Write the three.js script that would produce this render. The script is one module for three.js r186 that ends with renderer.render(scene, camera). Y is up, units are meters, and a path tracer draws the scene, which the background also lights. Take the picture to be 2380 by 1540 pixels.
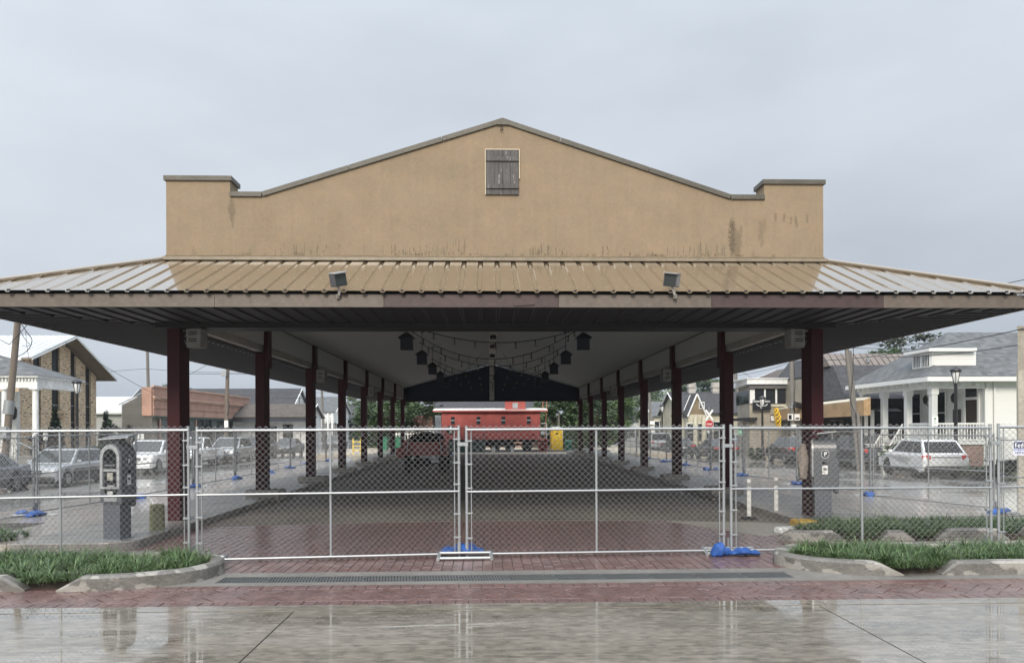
import * as THREE from 'three';
import { mergeGeometries } from 'three/addons/utils/BufferGeometryUtils.js';
import { ConvexGeometry } from 'three/addons/geometries/ConvexGeometry.js';
import { RoundedBoxGeometry } from 'three/addons/geometries/RoundedBoxGeometry.js';

// ---------------------------------------------------------------- camera, sky, sun, exposure
const scene = new THREE.Scene();
const EYE = 1.85, FL = 1750, CX = 1189.5, HY = 994, YAW = 0.0306, ROLL = 0.0036;
const camera = new THREE.PerspectiveCamera(2 * Math.atan(770 / FL) * 180 / Math.PI, 2379 / 1540, 0.1, 3000);
camera.position.set(0, EYE, 0);
camera.rotation.order = 'YXZ';
camera.rotation.set(0, -YAW, -ROLL);
camera.setViewOffset(2379, 1540, 0, 770 - HY, 2379, 1540);
const renderer = new THREE.WebGLRenderer({ antialias: true });
renderer.setSize(1024, 662);
renderer.toneMapping = THREE.LinearToneMapping;
renderer.toneMappingExposure = 2.2;
renderer.shadowMap.enabled = true;

function mulberry(a) { return function () { a |= 0; a = a + 0x6D2B79F5 | 0; let t = Math.imul(a ^ a >>> 15, 1 | a); t = t + Math.imul(t ^ t >>> 7, 61 | t) ^ t; return ((t ^ t >>> 14) >>> 0) / 4294967296; }; }
const rnd = mulberry(20240611);
const rr = (a, b) => a + (b - a) * rnd();
const V = (x, y, z) => new THREE.Vector3(x, y, z);
const clamp = (v, a, b) => Math.min(b, Math.max(a, v));
const sstep = (a, b, v) => { const t = clamp((v - a) / (b - a), 0, 1); return t * t * (3 - 2 * t); };
// tileable value noise of period n
const HT = (() => { const r = mulberry(77), t = new Float32Array(65536); for (let i = 0; i < 65536; i++) t[i] = r(); return t; })();
const hash2 = (x, y, s) => HT[(Math.imul(x, 374761393) + Math.imul(y, 668265263) + Math.imul(s, 974711) >>> 7) & 65535];
function vnoise(u, v, nx, ny, s) {
  const x = u * nx, y = v * ny, xi = Math.floor(x), yi = Math.floor(y), fx = x - xi, fy = y - yi;
  const a = fx * fx * (3 - 2 * fx), b = fy * fy * (3 - 2 * fy);
  const m = (k, n) => ((k % n) + n) % n;
  const x0 = m(xi, nx), x1 = m(xi + 1, nx), y0 = m(yi, ny), y1 = m(yi + 1, ny);
  return (hash2(x0, y0, s) * (1 - a) + hash2(x1, y0, s) * a) * (1 - b) + (hash2(x0, y1, s) * (1 - a) + hash2(x1, y1, s) * a) * b;
}
function fbm(u, v, nx, ny, s, oct = 4) { let t = 0, a = 0.5, w = 0; for (let i = 0; i < oct; i++) { t += a * vnoise(u, v, nx << i, ny << i, s + i * 13); w += a; a *= 0.5; } return t / w; }

{ // overcast sky, a little brighter towards the zenith, with soft cloud
  const w = 1024, h = 512, d = new Float32Array(w * h * 4);
  for (let j = 0; j < h; j++) {
    const el = ((j + 0.5) / h - 0.5) * Math.PI, s = Math.sin(el);
    for (let i = 0; i < w; i++) {
      const u = i / w, vv = clamp(Math.abs(el) / 1.6, 0, 1);
      const c = fbm(u, vv, 11, 9, 5, 6) - 0.5, c2 = fbm(u, vv, 40, 22, 9, 4) - 0.5;
      let L = 0.425 + 1.75 * Math.max(0, s) ** 4.6;
      L *= 1 + 0.66 * c * (1 - 0.5 * Math.max(0, s)) + 0.07 * c2;
      const warm = clamp(0.5 + 1.6 * c, 0, 1);
      const o = (j * w + i) * 4;
      if (el < 0) L = 0.25;
      d[o] = L * (0.618 + 0.03 * warm); d[o + 1] = L * (0.688 + 0.016 * warm); d[o + 2] = L * (0.778 - 0.008 * warm); d[o + 3] = 1;
    }
  }
  const t = new THREE.DataTexture(d, w, h, THREE.RGBAFormat, THREE.FloatType);
  t.mapping = THREE.EquirectangularReflectionMapping; t.magFilter = THREE.LinearFilter; t.wrapS = THREE.RepeatWrapping; t.needsUpdate = true;
  scene.background = t; scene.environment = t; scene.backgroundIntensity = 1; scene.environmentIntensity = 1;
}
const sun = new THREE.DirectionalLight(0xfff4e4, 1.5);
sun.position.set(-20, 60, 68); sun.target.position.set(0, 0, -20);
sun.castShadow = true; sun.shadow.radius = 40; sun.shadow.mapSize.set(2048, 2048);
Object.assign(sun.shadow.camera, { left: -60, right: 60, top: 60, bottom: -60, near: 1, far: 260 });
scene.add(sun, sun.target);
scene.fog = new THREE.FogExp2(new THREE.Color(0.62, 0.68, 0.75), 0.0004);

// pixel of the 2379-wide photograph -> point on the plane z = -D (used to read real positions off the photograph)
function ray(px, py) {
  const x = px - CX, y = HY - py, cr = Math.cos(ROLL), sr = Math.sin(ROLL), ct = Math.cos(YAW), st = Math.sin(YAW);
  const x0 = x * cr + y * sr, y0 = -x * sr + y * cr, z0 = -FL;
  return V(x0 * ct - z0 * st, y0, x0 * st + z0 * ct);
}
function P(px, py, D) { const r = ray(px, py), k = -D / r.z; return V(r.x * k, EYE + r.y * k, -D); }
const AX = 0.205;                                            // x of the pavilion's long axis
function groundY(x) { const a = Math.abs(x - AX); return a < 7.4 ? 0.13 : a < 13.5 ? 0.13 - 0.53 * (a - 7.4) / 6.1 : -0.4; }
function G(px, py) {                                         // pixel -> point on the ground of the side streets
  const r = ray(px, py); let y = -0.2, p;
  for (let i = 0; i < 12; i++) { const k = (y - EYE) / r.y; p = V(r.x * k, y, r.z * k); y = groundY(p.x); }
  return p;
}

// ---------------------------------------------------------------- object bookkeeping
const used = new Map();
function numbered(n) { const k = used.get(n) || 0; used.set(n, k + 1); return k ? n + '_' + String(k).padStart(3, '0') : n; }
function tag(o, label, category, group) { o.userData = { label, category }; if (group) o.userData.group = group; return o; }
function thing(name, label, category, pos = V(0, 0, 0), turn = 0, group) {
  const o = new THREE.Group(); o.name = numbered(name); scene.add(o);
  o.position.copy(pos); o.rotation.y = turn; return tag(o, label, category, group);
}
function struct(name, pos = V(0, 0, 0)) { const o = new THREE.Group(); o.name = numbered(name); o.position.copy(pos); o.userData = { kind: 'structure' }; scene.add(o); return o; }
function dup(root, pos, turn, label) {
  const r = root.clone(); r.name = numbered(root.name.replace(/_\d\d\d$/, '')); r.userData = { ...root.userData };
  if (label) r.userData.label = label;
  r.position.copy(pos); r.rotation.y = turn; scene.add(r); return r;
}
function flat(gs) { return (Array.isArray(gs) ? gs.flat(9) : [gs]).filter(Boolean); }
function merge(gs) {
  const a = flat(gs).map((g) => {
    let q = g.index ? g.toNonIndexed() : g;
    for (const k of Object.keys(q.attributes)) if (!['position', 'normal', 'uv', 'color'].includes(k)) q.deleteAttribute(k);
    if (!q.attributes.normal) q.computeVertexNormals();
    if (!q.attributes.uv || q.userData.boxuv) boxUV(q);
    return q;
  });
  if (a.some((g) => g.attributes.color)) for (const g of a) if (!g.attributes.color) g.setAttribute('color', new THREE.BufferAttribute(new Float32Array(g.attributes.position.count * 3).fill(1), 3));
  return a.length === 1 ? a[0] : mergeGeometries(a);
}
function part(name, gs, m, parent, label) {
  const o = new THREE.Mesh(merge(gs), m); o.name = name; o.castShadow = o.receiveShadow = true;
  if (label) o.userData.label = label;
  parent.add(o); return o;
}
function wpart(name, gs, m, parent, label) {                 // geometry given in world coordinates, parent unrotated
  const g = merge(gs), p = V(0, 0, 0); for (let q = parent; q && q !== scene; q = q.parent) p.add(q.position);
  g.translate(-p.x, -p.y, -p.z); return part(name, g, m, parent, label);
}
function stuff(o) { o.userData.kind = 'stuff'; return o; }
function one(name, gs, m, label, category, group) { const o = part(numbered(name), gs, m, scene); tag(o, label, category, group); return o; }
function whole(name, gs, m, pos, label, category, group) { // a thing that is a single mesh; geometry in world coordinates
  const g = merge(gs); g.translate(-pos.x, -pos.y, -pos.z);
  const o = part(numbered(name), g, m, scene); o.position.copy(pos); return tag(o, label, category, group);
}

// ---------------------------------------------------------------- geometry helpers
function boxUV(g) {
  const p = g.attributes.position, n = g.attributes.normal, uv = new Float32Array(p.count * 2);
  for (let i = 0; i < p.count; i++) {
    const ax = Math.abs(n.getX(i)), ay = Math.abs(n.getY(i)), az = Math.abs(n.getZ(i));
    if (ay >= ax && ay >= az) { uv[2 * i] = p.getX(i); uv[2 * i + 1] = -p.getZ(i); }
    else if (ax >= az) { uv[2 * i] = p.getZ(i); uv[2 * i + 1] = p.getY(i); }
    else { uv[2 * i] = p.getX(i); uv[2 * i + 1] = p.getY(i); }
  }
  g.setAttribute('uv', new THREE.BufferAttribute(uv, 2)); return g;
}
function mk(pos) { const g = new THREE.BufferGeometry(); g.setAttribute('position', new THREE.Float32BufferAttribute(pos, 3)); g.computeVertexNormals(); return boxUV(g); }
function box(w, h, d, x, y, z, rx = 0, ry = 0, rz = 0) {
  let g = new THREE.BoxGeometry(w, h, d).toNonIndexed();
  if (rx || ry || rz) g.applyMatrix4(new THREE.Matrix4().makeRotationFromEuler(new THREE.Euler(rx, ry, rz)));
  g.translate(x, y, z); return boxUV(g);
}
const bx = (x0, x1, y0, y1, z0, z1) => box(Math.abs(x1 - x0), Math.abs(y1 - y0), Math.abs(z1 - z0), (x0 + x1) / 2, (y0 + y1) / 2, (z0 + z1) / 2);
function rbox(w, h, d, r, x, y, z, rx = 0, ry = 0, rz = 0, seg = 2) {
  let g = new RoundedBoxGeometry(w, h, d, seg, r); if (g.index) g = g.toNonIndexed();
  g.applyMatrix4(new THREE.Matrix4().makeRotationFromEuler(new THREE.Euler(rx, ry, rz))); g.translate(x, y, z); g.userData.boxuv = true; return g;
}
function bar(a, b, r, n = 8, r2 = r) {
  const d = b.clone().sub(a), L = d.length(), g = new THREE.CylinderGeometry(r2, r, L, n, 1).toNonIndexed();
  g.applyQuaternion(new THREE.Quaternion().setFromUnitVectors(V(0, 1, 0), d.normalize()));
  g.translate((a.x + b.x) / 2, (a.y + b.y) / 2, (a.z + b.z) / 2); return g;
}
function tube(pts, r, n = 6, seg, closed = false) { return new THREE.TubeGeometry(new THREE.CatmullRomCurve3(pts, closed), seg || Math.max(4, pts.length * 4), r, n, closed).toNonIndexed(); }
function poly(pts) { const o = []; for (let i = 1; i + 1 < pts.length; i++) for (const q of [pts[0], pts[i], pts[i + 1]]) o.push(q.x, q.y, q.z); return mk(o); }
function quad(a, b, c, d) { return poly([a, b, c, d]); }
function hull(pts) { const g = new ConvexGeometry(pts); g.computeVertexNormals(); return boxUV(g); }
// vertical prism over a polygon of [x, z]
function prism(pl, y0, y1, ch = 0) {
  let area = 0; pl.forEach((p, i) => { const q = pl[(i + 1) % pl.length]; area += p[0] * q[1] - q[0] * p[1]; });
  if (area > 0) pl = pl.slice().reverse();
  const s = new THREE.Shape(pl.map((p) => new THREE.Vector2(p[0], -p[1])));
  const g = new THREE.ExtrudeGeometry(s, { depth: y1 - y0 - ch, bevelEnabled: ch > 0, bevelThickness: ch, bevelSize: ch, bevelOffset: -ch, bevelSegments: 2, curveSegments: 10 });
  g.rotateX(-Math.PI / 2); g.translate(0, y0, 0); g.userData.boxuv = true;
  const q = g.index ? g.toNonIndexed() : g; return boxUV(q);
}
// prism of a polygon [x, y] extruded along z
function slab(pl, z0, z1, holes = []) {
  const s = new THREE.Shape(pl.map((p) => new THREE.Vector2(p[0], p[1]))); for (const h of holes) s.holes.push(new THREE.Path(h.map((p) => new THREE.Vector2(p[0], p[1]))));
  const g = new THREE.ExtrudeGeometry(s, { depth: Math.abs(z1 - z0), bevelEnabled: false }); g.translate(0, 0, Math.min(z0, z1)); return boxUV(g.index ? g.toNonIndexed() : g);
}
function lathe(pts, n = 16) { return new THREE.LatheGeometry(pts.map((p) => new THREE.Vector2(p[0], p[1])), n).toNonIndexed(); }
function move(g, x, y, z) { g.translate(x, y, z); return g; }
// thin wall slats: clapboards or ribs over a rectangle o + u*s + v*t (u, v unit vectors, n = outward)
function clapboard(o, u, v, n, w, h, step = 0.12, out = 0.022) {
  const gs = [];
  for (let y = 0; y < h - 0.01; y += step) {
    const t = Math.min(step, h - y);
    const a = o.clone().addScaledVector(v, y), b = a.clone().addScaledVector(u, w);
    const a1 = a.clone().addScaledVector(n, out), b1 = b.clone().addScaledVector(n, out);
    const c = b.clone().addScaledVector(v, t).addScaledVector(n, 0.004), d = a.clone().addScaledVector(v, t).addScaledVector(n, 0.004);
    gs.push(quad(a1, b1, c, d), quad(a, b, b1, a1));
  }
  return gs;
}
// corrugated sheet: u across the ribs, v along them
function ribSheet(u0, u1, ribs, rw, rh, vlim, map) {
  const cs = [[u0, 0]]; for (const c of ribs) for (const [du, k] of [[-rw, 0], [-rw * 0.5, 1], [rw * 0.5, 1], [rw, 0]]) cs.push([clamp(c + du, u0, u1), k * rh]); cs.push([u1, 0]);
  const o = [];
  for (let i = 0; i + 1 < cs.length; i++) {
    const [ua, ha] = cs[i], [ub, hb] = cs[i + 1]; if (ub - ua < 1e-5) continue;
    const [a0, a1] = vlim(ua), [b0, b1] = vlim(ub);
    const A = map(ua, a0, ha), B = map(ub, b0, hb), C = map(ub, b1, hb), D = map(ua, a1, ha);
    for (const q of [A, B, C, A, C, D]) o.push(q.x, q.y, q.z);
  }
  return mk(o);
}

// ---------------------------------------------------------------- materials
const lin = (r, g, b) => new THREE.Color().setRGB(r, g, b);
function tex(n, m, fn, { srgb = false, rep = [1, 1] } = {}) {
  const d = new Uint8Array(n * m * 4);
  for (let j = 0; j < m; j++) for (let i = 0; i < n; i++) { const c = fn((i + 0.5) / n, (j + 0.5) / m); const o = (j * n + i) * 4; for (let k = 0; k < 3; k++) d[o + k] = clamp(Math.round(255 * (c.length ? c[k] : c)), 0, 255); d[o + 3] = 255; }
  const t = new THREE.DataTexture(d, n, m); t.wrapS = t.wrapT = THREE.RepeatWrapping; t.magFilter = THREE.LinearFilter; t.minFilter = THREE.LinearMipmapLinearFilter; t.generateMipmaps = true;
  t.repeat.set(...rep); if (srgb) t.colorSpace = THREE.SRGBColorSpace; t.needsUpdate = true; return t;
}
const toS = (c) => c <= 0.0031308 ? 12.92 * c : 1.055 * Math.pow(c, 1 / 2.4) - 0.055;
// colour texture around a linear base colour
function colorTex(base, fn, n = 256, rep = [1, 1]) { return tex(n, n, (u, v) => { const k = fn(u, v); const a = k.length ? k : [k, k, k]; return base.map((b, i) => toS(clamp(b * a[i], 0, 1))); }, { srgb: true, rep }); }
const grainN = tex(256, 256, (u, v) => fbm(u, v, 32, 32, 3, 3));
function reuse(t, a, b) { const q = t.clone(); q.repeat.set(a, b); q.needsUpdate = true; return q; }
function mat(r, g, b, rough = 0.7, o = {}) { return new THREE.MeshStandardMaterial({ color: lin(r, g, b), roughness: rough, side: THREE.DoubleSide, ...o }); }
const mottled = tex(256, 256, (u, v) => { const k = 0.80 + 0.16 * (fbm(u, v, 4, 4, 41, 5) - 0.5) + 0.13 * (fbm(u, v, 40, 40, 51, 2) - 0.5); return k; }, { srgb: true });
function worn(r, g, b, rough = 0.7, rep = 0.5, bump = 0.002, o = {}) { return mat(r * 1.55, g * 1.55, b * 1.55, rough, { map: reuse(mottled, rep, rep), bumpMap: reuse(grainN, rep * 2, rep * 2), bumpScale: bump, ...o }); }
const M = {
  galv: mat(0.42, 0.44, 0.455, 0.38, { metalness: 0.55 }), galvDull: mat(0.34, 0.355, 0.365, 0.45, { metalness: 0.5 }), wire: mat(0.42, 0.42, 0.415, 0.5, { metalness: 0.2 }),
  dark: mat(0.012, 0.012, 0.014, 0.6), black: mat(0.015, 0.015, 0.017, 0.35), rubber: mat(0.012, 0.012, 0.012, 0.85), white: mat(0.80, 0.80, 0.78, 0.5), whiteWorn: worn(0.66, 0.67, 0.66, 0.6, 0.4, 0.001),
  glass: mat(0.015, 0.018, 0.02, 0.05, { metalness: 0 }), glassSky: new THREE.MeshPhysicalMaterial({ color: lin(0.045, 0.052, 0.056), roughness: 0.06, specularIntensity: 0.9, side: THREE.DoubleSide }), tint: new THREE.MeshPhysicalMaterial({ color: lin(0.012, 0.013, 0.014), roughness: 0.12, specularIntensity: 0.35, side: THREE.DoubleSide }),
  chrome: mat(0.6, 0.6, 0.6, 0.15, { metalness: 1 }), red: mat(0.42, 0.02, 0.02, 0.35), redLight: mat(0.5, 0.02, 0.015, 0.2), yellow: mat(0.72, 0.46, 0.02, 0.45), amber: mat(0.62, 0.33, 0.03, 0.6), green: mat(0.02, 0.14, 0.07, 0.5),
  blueTarp: mat(0.02, 0.14, 0.62, 0.42), cable: mat(0.02, 0.02, 0.022, 0.6), poleWood: worn(0.17, 0.14, 0.115, 0.9, 0.8, 0.004), poleGrey: worn(0.19, 0.178, 0.162, 0.9, 0.8, 0.004),
  concrete: worn(0.30, 0.285, 0.26, 0.55, 0.35, 0.002), concreteDark: worn(0.19, 0.18, 0.165, 0.5, 0.4, 0.002), plinth: worn(0.36, 0.33, 0.285, 0.75, 0.6, 0.003),
};

// ================================================================ GROUND
const wetTexN = 512;
const puddle = (u, v) => fbm(u, v, 5, 7, 21, 4);
const wetRough = tex(wetTexN, wetTexN, (u, v) => { const p = puddle(u, v), st = fbm(u, v, 6, 90, 31, 3); const k = sstep(0.43, 0.56, p + 0.12 * (st - 0.5)); return 0.17 * (1 - k) + 0.025 * k + 0.14 * (1 - k) * (st - 0.5); });
const wetBump = tex(wetTexN, wetTexN, (u, v) => { const p = puddle(u, v), st = fbm(u, v, 14, 160, 35, 3), g = fbm(u, v, 120, 120, 37, 2); const k = sstep(0.43, 0.56, p + 0.12 * (st - 0.5)); return 0.5 + (0.55 * (st - 0.5) + 0.25 * (g - 0.5)) * (1 - 0.97 * k); });
const wetColor = colorTex([0.365, 0.332, 0.283], (u, v) => { const p = puddle(u, v), a = fbm(u, v, 7, 10, 61, 5), b = fbm(u, v, 90, 130, 63, 2), st = fbm(u, v, 8, 120, 67, 3); const k = 0.62 + 0.36 * (a - 0.5) + 0.50 * (b - 0.5) + 0.28 * (st - 0.5) - 0.05 * sstep(0.44, 0.6, p); return [k, k * 0.985, k * (0.96 + 0.1 * (a - 0.5))]; }, wetTexN);
const roadWet = new THREE.MeshPhysicalMaterial({ color: lin(1, 1, 1), map: reuse(wetColor, 1 / 7.3, 1 / 5.1), roughness: 1, roughnessMap: reuse(wetRough, 1 / 7.3, 1 / 5.1), bumpMap: reuse(wetBump, 1 / 7.3, 1 / 5.1), bumpScale: 0.0018, ior: 1.9, clearcoat: 0.4, clearcoatRoughness: 0.06, side: THREE.DoubleSide });
const streetTex = colorTex([0.56, 0.55, 0.525], (u, v) => { const a = fbm(u, v, 6, 6, 161, 5), b = fbm(u, v, 110, 110, 163, 2), st = fbm(u, v, 40, 4, 165, 3); return 0.62 + 0.4 * (a - 0.5) + 0.25 * (b - 0.5) + 0.25 * (st - 0.5); }, wetTexN);
const sideWet = new THREE.MeshPhysicalMaterial({ color: lin(1, 1, 1), map: reuse(streetTex, 1 / 9, 1 / 23), roughness: 1.6, roughnessMap: reuse(wetRough, 1 / 9, 1 / 23), bumpMap: reuse(wetBump, 1 / 9, 1 / 9), bumpScale: 0.002, ior: 1.6, clearcoat: 0.5, clearcoatRoughness: 0.15, side: THREE.DoubleSide });
const paveTex = colorTex([0.56, 0.515, 0.475], (u, v) => { const a = fbm(u, v, 5, 5, 71, 5), b = fbm(u, v, 100, 100, 73, 2); const jx = Math.abs(((u * 10) % 1) - 0.5) > 0.47 ? 0.75 : 1; const k = (0.62 + 0.4 * (a - 0.5) + 0.28 * (b - 0.5)) * jx; return [k * 1.02, k * 0.985, k * 0.96]; }, 512);
const paveMat = new THREE.MeshPhysicalMaterial({ color: lin(1, 1, 1), map: reuse(paveTex, 1 / 6, 1 / 6), roughness: 0.28, ior: 1.6, bumpMap: reuse(grainN, 1, 1), bumpScale: 0.002, clearcoat: 0.6, clearcoatRoughness: 0.15, side: THREE.DoubleSide });
const asphaltTex = colorTex([0.23, 0.217, 0.193], (u, v) => { const a = fbm(u, v, 4, 4, 81, 5), b = fbm(u, v, 128, 128, 83, 1), st = fbm(u, v, 90, 6, 85, 3); return 0.62 + 0.45 * (a - 0.5) + 0.45 * (b - 0.5) + 0.2 * (st - 0.5); }, 512);
const asphalt = mat(1, 1, 1, 0.62, { map: reuse(asphaltTex, 1 / 5, 1 / 5), bumpMap: reuse(grainN, 2, 2), bumpScale: 0.003 });
const swTex = colorTex([0.34, 0.325, 0.30], (u, v) => { const a = fbm(u, v, 4, 4, 91, 5), b = fbm(u, v, 90, 90, 93, 2), c = fbm(u, v, 9, 9, 95, 3); return 0.66 + 0.35 * (a - 0.5) + 0.22 * (b - 0.5) - 0.18 * sstep(0.55, 0.7, c); }, 512);
const swMat = new THREE.MeshPhysicalMaterial({ color: lin(1, 1, 1), map: reuse(swTex, 1 / 4, 1 / 4), roughness: 0.45, bumpMap: reuse(grainN, 1, 1), bumpScale: 0.002, clearcoat: 0.3, clearcoatRoughness: 0.25, side: THREE.DoubleSide });

{ // land out to the horizon
  const landTex = colorTex([0.16, 0.17, 0.11], (u, v) => { const a = fbm(u, v, 8, 8, 101, 5); return [0.7 + 0.5 * (a - 0.5), 0.75 + 0.5 * (a - 0.5), 0.6 + 0.4 * (a - 0.5)]; });
  const g = struct('ground');
  part('land', quad(V(-1500, -0.46, 300), V(1500, -0.46, 300), V(1500, -0.46, -2500), V(-1500, -0.46, -2500)), mat(1, 1, 1, 0.9, { map: reuse(landTex, 1 / 30, 1 / 30) }), g);
}
{ // front road: cast concrete slabs with open joints
  const g = struct('front_road');
  const xs = [-18.2, -12.8, -7.39, -1.985, 3.41, 8.8, 14.2, 19.6];
  for (let i = 0; i + 1 < xs.length; i++) part('slab', [bx(xs[i] + 0.008, xs[i + 1] - 0.008, -0.3, 0, 12, -7.70)], roadWet, g);
  part('gutter_strip', bx(-18.2, 19.6, -0.3, 0.004, -7.712, -7.935), roadWet, g);
  part('road_bed', bx(-18.2, 19.6, -0.45, -0.02, 12, -7.93), M.dark, g);
}
// ---------------------------------------------------------------- brick paving
function clipRect(pl, x0, x1, z0, z1) {
  const planes = [[1, 0, x0], [-1, 0, -x1], [0, 1, z0], [0, -1, -z1]];
  for (const [a, b, c] of planes) {
    const out = []; if (!pl.length) break;
    for (let i = 0; i < pl.length; i++) {
      const p = pl[i], q = pl[(i + 1) % pl.length], dp = a * p[0] + b * p[1] - c, dq = a * q[0] + b * q[1] - c;
      if (dp >= 0) out.push(p);
      if ((dp >= 0) !== (dq >= 0)) { const t = dp / (dp - dq); out.push([p[0] + t * (q[0] - p[0]), p[1] + t * (q[1] - p[1])]); }
    }
    pl = out;
  }
  return pl;
}
const polyArea = (pl) => { let a = 0; pl.forEach((p, i) => { const q = pl[(i + 1) % pl.length]; a += p[0] * q[1] - q[0] * p[1]; }); return a / 2; };
function brickGeo(pl, y0, y1, inset = 0.005) {
  if (polyArea(pl) > 0) pl = pl.slice().reverse();
  const n = pl.length, cx = pl.reduce((s, p) => s + p[0], 0) / n, cz = pl.reduce((s, p) => s + p[1], 0) / n;
  const rad = Math.max(...pl.map((p) => Math.hypot(p[0] - cx, p[1] - cz)));
  const sc = (k) => pl.map((p) => { const dx = p[0] - cx, dz = p[1] - cz, m = Math.max(Math.abs(dx), 1e-6), q = Math.max(Math.abs(dz), 1e-6); return V(cx + Math.sign(dx) * Math.max(0, m - k), 0, cz + Math.sign(dz) * Math.max(0, q - k)); });
  const a = sc(0), b = sc(inset), o = [], tilt = rr(-0.0015, 0.0015), tz = rr(-0.0015, 0.0015);
  const top = (q) => V(q.x, y1 + tilt * Math.sign(q.x - cx) + tz * Math.sign(q.z - cz), q.z), mid = (q) => V(q.x, y1 - 0.004, q.z), bot = (q) => V(q.x, y0, q.z);
  const put = (...q) => q.forEach((w) => o.push(w.x, w.y, w.z));
  for (let i = 0; i < n; i++) { const j = (i + 1) % n; put(bot(a[i]), bot(a[j]), mid(a[j]), bot(a[i]), mid(a[j]), mid(a[i])); put(mid(a[i]), mid(a[j]), top(b[j]), mid(a[i]), top(b[j]), top(b[i])); }
  for (let i = 1; i + 1 < n; i++) put(top(b[0]), top(b[i]), top(b[i + 1]));
  return mk(o);
}
const brickTone = [[0.162, 0.097, 0.088], [0.15, 0.093, 0.086], [0.172, 0.106, 0.096], [0.154, 0.099, 0.093], [0.14, 0.088, 0.085]];
const brickGrain = tex(256, 256, (u, v) => 0.70 + 0.18 * (fbm(u, v, 6, 6, 111, 4) - 0.5) + 0.30 * (fbm(u, v, 60, 60, 113, 2) - 0.5), { srgb: true });
const brickMats = brickTone.map(([r, g, b]) => new THREE.MeshPhysicalMaterial({ color: lin(r * 2.1, g * 2.1, b * 2.1), map: reuse(brickGrain, 0.9, 0.9), roughness: 0.36, bumpMap: reuse(grainN, 3, 3), bumpScale: 0.002, clearcoat: 0.4, clearcoatRoughness: 0.2, side: THREE.DoubleSide }));
function layBricks(parent, list, limit) { // list of [polygon, x, z]; the nearest ones singly, the others joined
  list.sort((a, b) => Math.hypot(a[1], a[2]) - Math.hypot(b[1], b[2]));
  const rest = brickMats.map(() => []);
  list.forEach(([pl, x, z], i) => {
    const m = Math.floor(rnd() * rnd() * 1.6 * brickMats.length) % brickMats.length, g = brickGeo(pl, -0.06, rr(-0.0025, 0.002));
    if (i < limit) { g.translate(-x, 0, -z); const o = part('brick', g, brickMats[m], parent); o.position.set(x, 0, z); } else rest[m].push(g);
  });
  rest.forEach((gs, m) => { if (gs.length) stuff(part('brick_field', gs, brickMats[m], parent)); });
}
const sand = mat(0.055, 0.043, 0.038, 0.8);
{ // front band: herringbone between two soldier courses
  const g = struct('brick_band'), z0 = -8.955, z1 = -7.94, L = 0.27, W = 0.135, J = 0.007, list = [];
  part('bedding', bx(-18.2, 19.6, -0.45, -0.012, z0 - 0.0, z1), sand, g);
  for (const [a, b] of [[z0, z0 + 0.2], [z1 - 0.2, z1]]) for (let x = -9.0; x < 9.6; x += W) { const q = rr(-0.002, 0.002); list.push([[[x + J / 2 + q, a + J / 2], [x + W - J / 2 + q, a + J / 2], [x + W - J / 2 + q, b - J / 2], [x + J / 2 + q, b - J / 2]], x + W / 2, (a + b) / 2]); }
  const R = (x, z) => { const c = Math.SQRT1_2; return [(x - z) * c, (x + z) * c - 8.45]; };
  const hb = (x, z, w, h) => { // one brick of the herringbone, turned 45 degrees and cut to the band
    let pl = [[x + J / 2, z + J / 2], [x + w - J / 2, z + J / 2], [x + w - J / 2, z + h - J / 2], [x + J / 2, z + h - J / 2]].map(([a, b]) => R(a, b));
    pl = clipRect(pl, -9, 9.6, z0 + 0.2 + J / 2, z1 - 0.2 - J / 2); if (pl.length < 3 || Math.abs(polyArea(pl)) < 0.0012) return;
    const cx = pl.reduce((s, p) => s + p[0], 0) / pl.length, cz = pl.reduce((s, p) => s + p[1], 0) / pl.length; list.push([pl, cx, cz]);
  };
  for (let i = -70; i < 70; i++) for (let j = -70; j < 70; j++) { const d = (((i - j) % 4) + 4) % 4; if (d === 0) hb(i * W, j * W, L, W); else if (d === 3) hb(i * W, j * W, W, L); }
  layBricks(g, list, 300);
}
const plateX = [-3.3, 3.75];
{ // brick plaza under and behind the fence
  const g = struct('brick_plaza'), W = 0.135, L = 0.27, J = 0.008, list = [];
  part('bedding', bx(-18.2, 19.6, -0.45, -0.012, -15.3, -8.955), sand, g);
  let k = 0;
  for (let x = -9; x < 9; x += W, k++) for (let z = -9.755 + (k % 2) * L / 2; z > -15.1; z -= L) {
    const zc = z - L / 2; const a = Math.abs(x - AX);
    if (a > 5.9 && zc < -13.6) continue;
    const b0 = Math.min(z, -9.755);
    list.push([[[x + J / 2, z - L + 0.002], [x + W - J / 2, z - L + 0.002], [x + W - J / 2, b0 - 0.002], [x + J / 2, b0 - 0.002]], x + W / 2, (z - L + b0) / 2]);
  }
  layBricks(g, list, 300);
}
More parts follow.
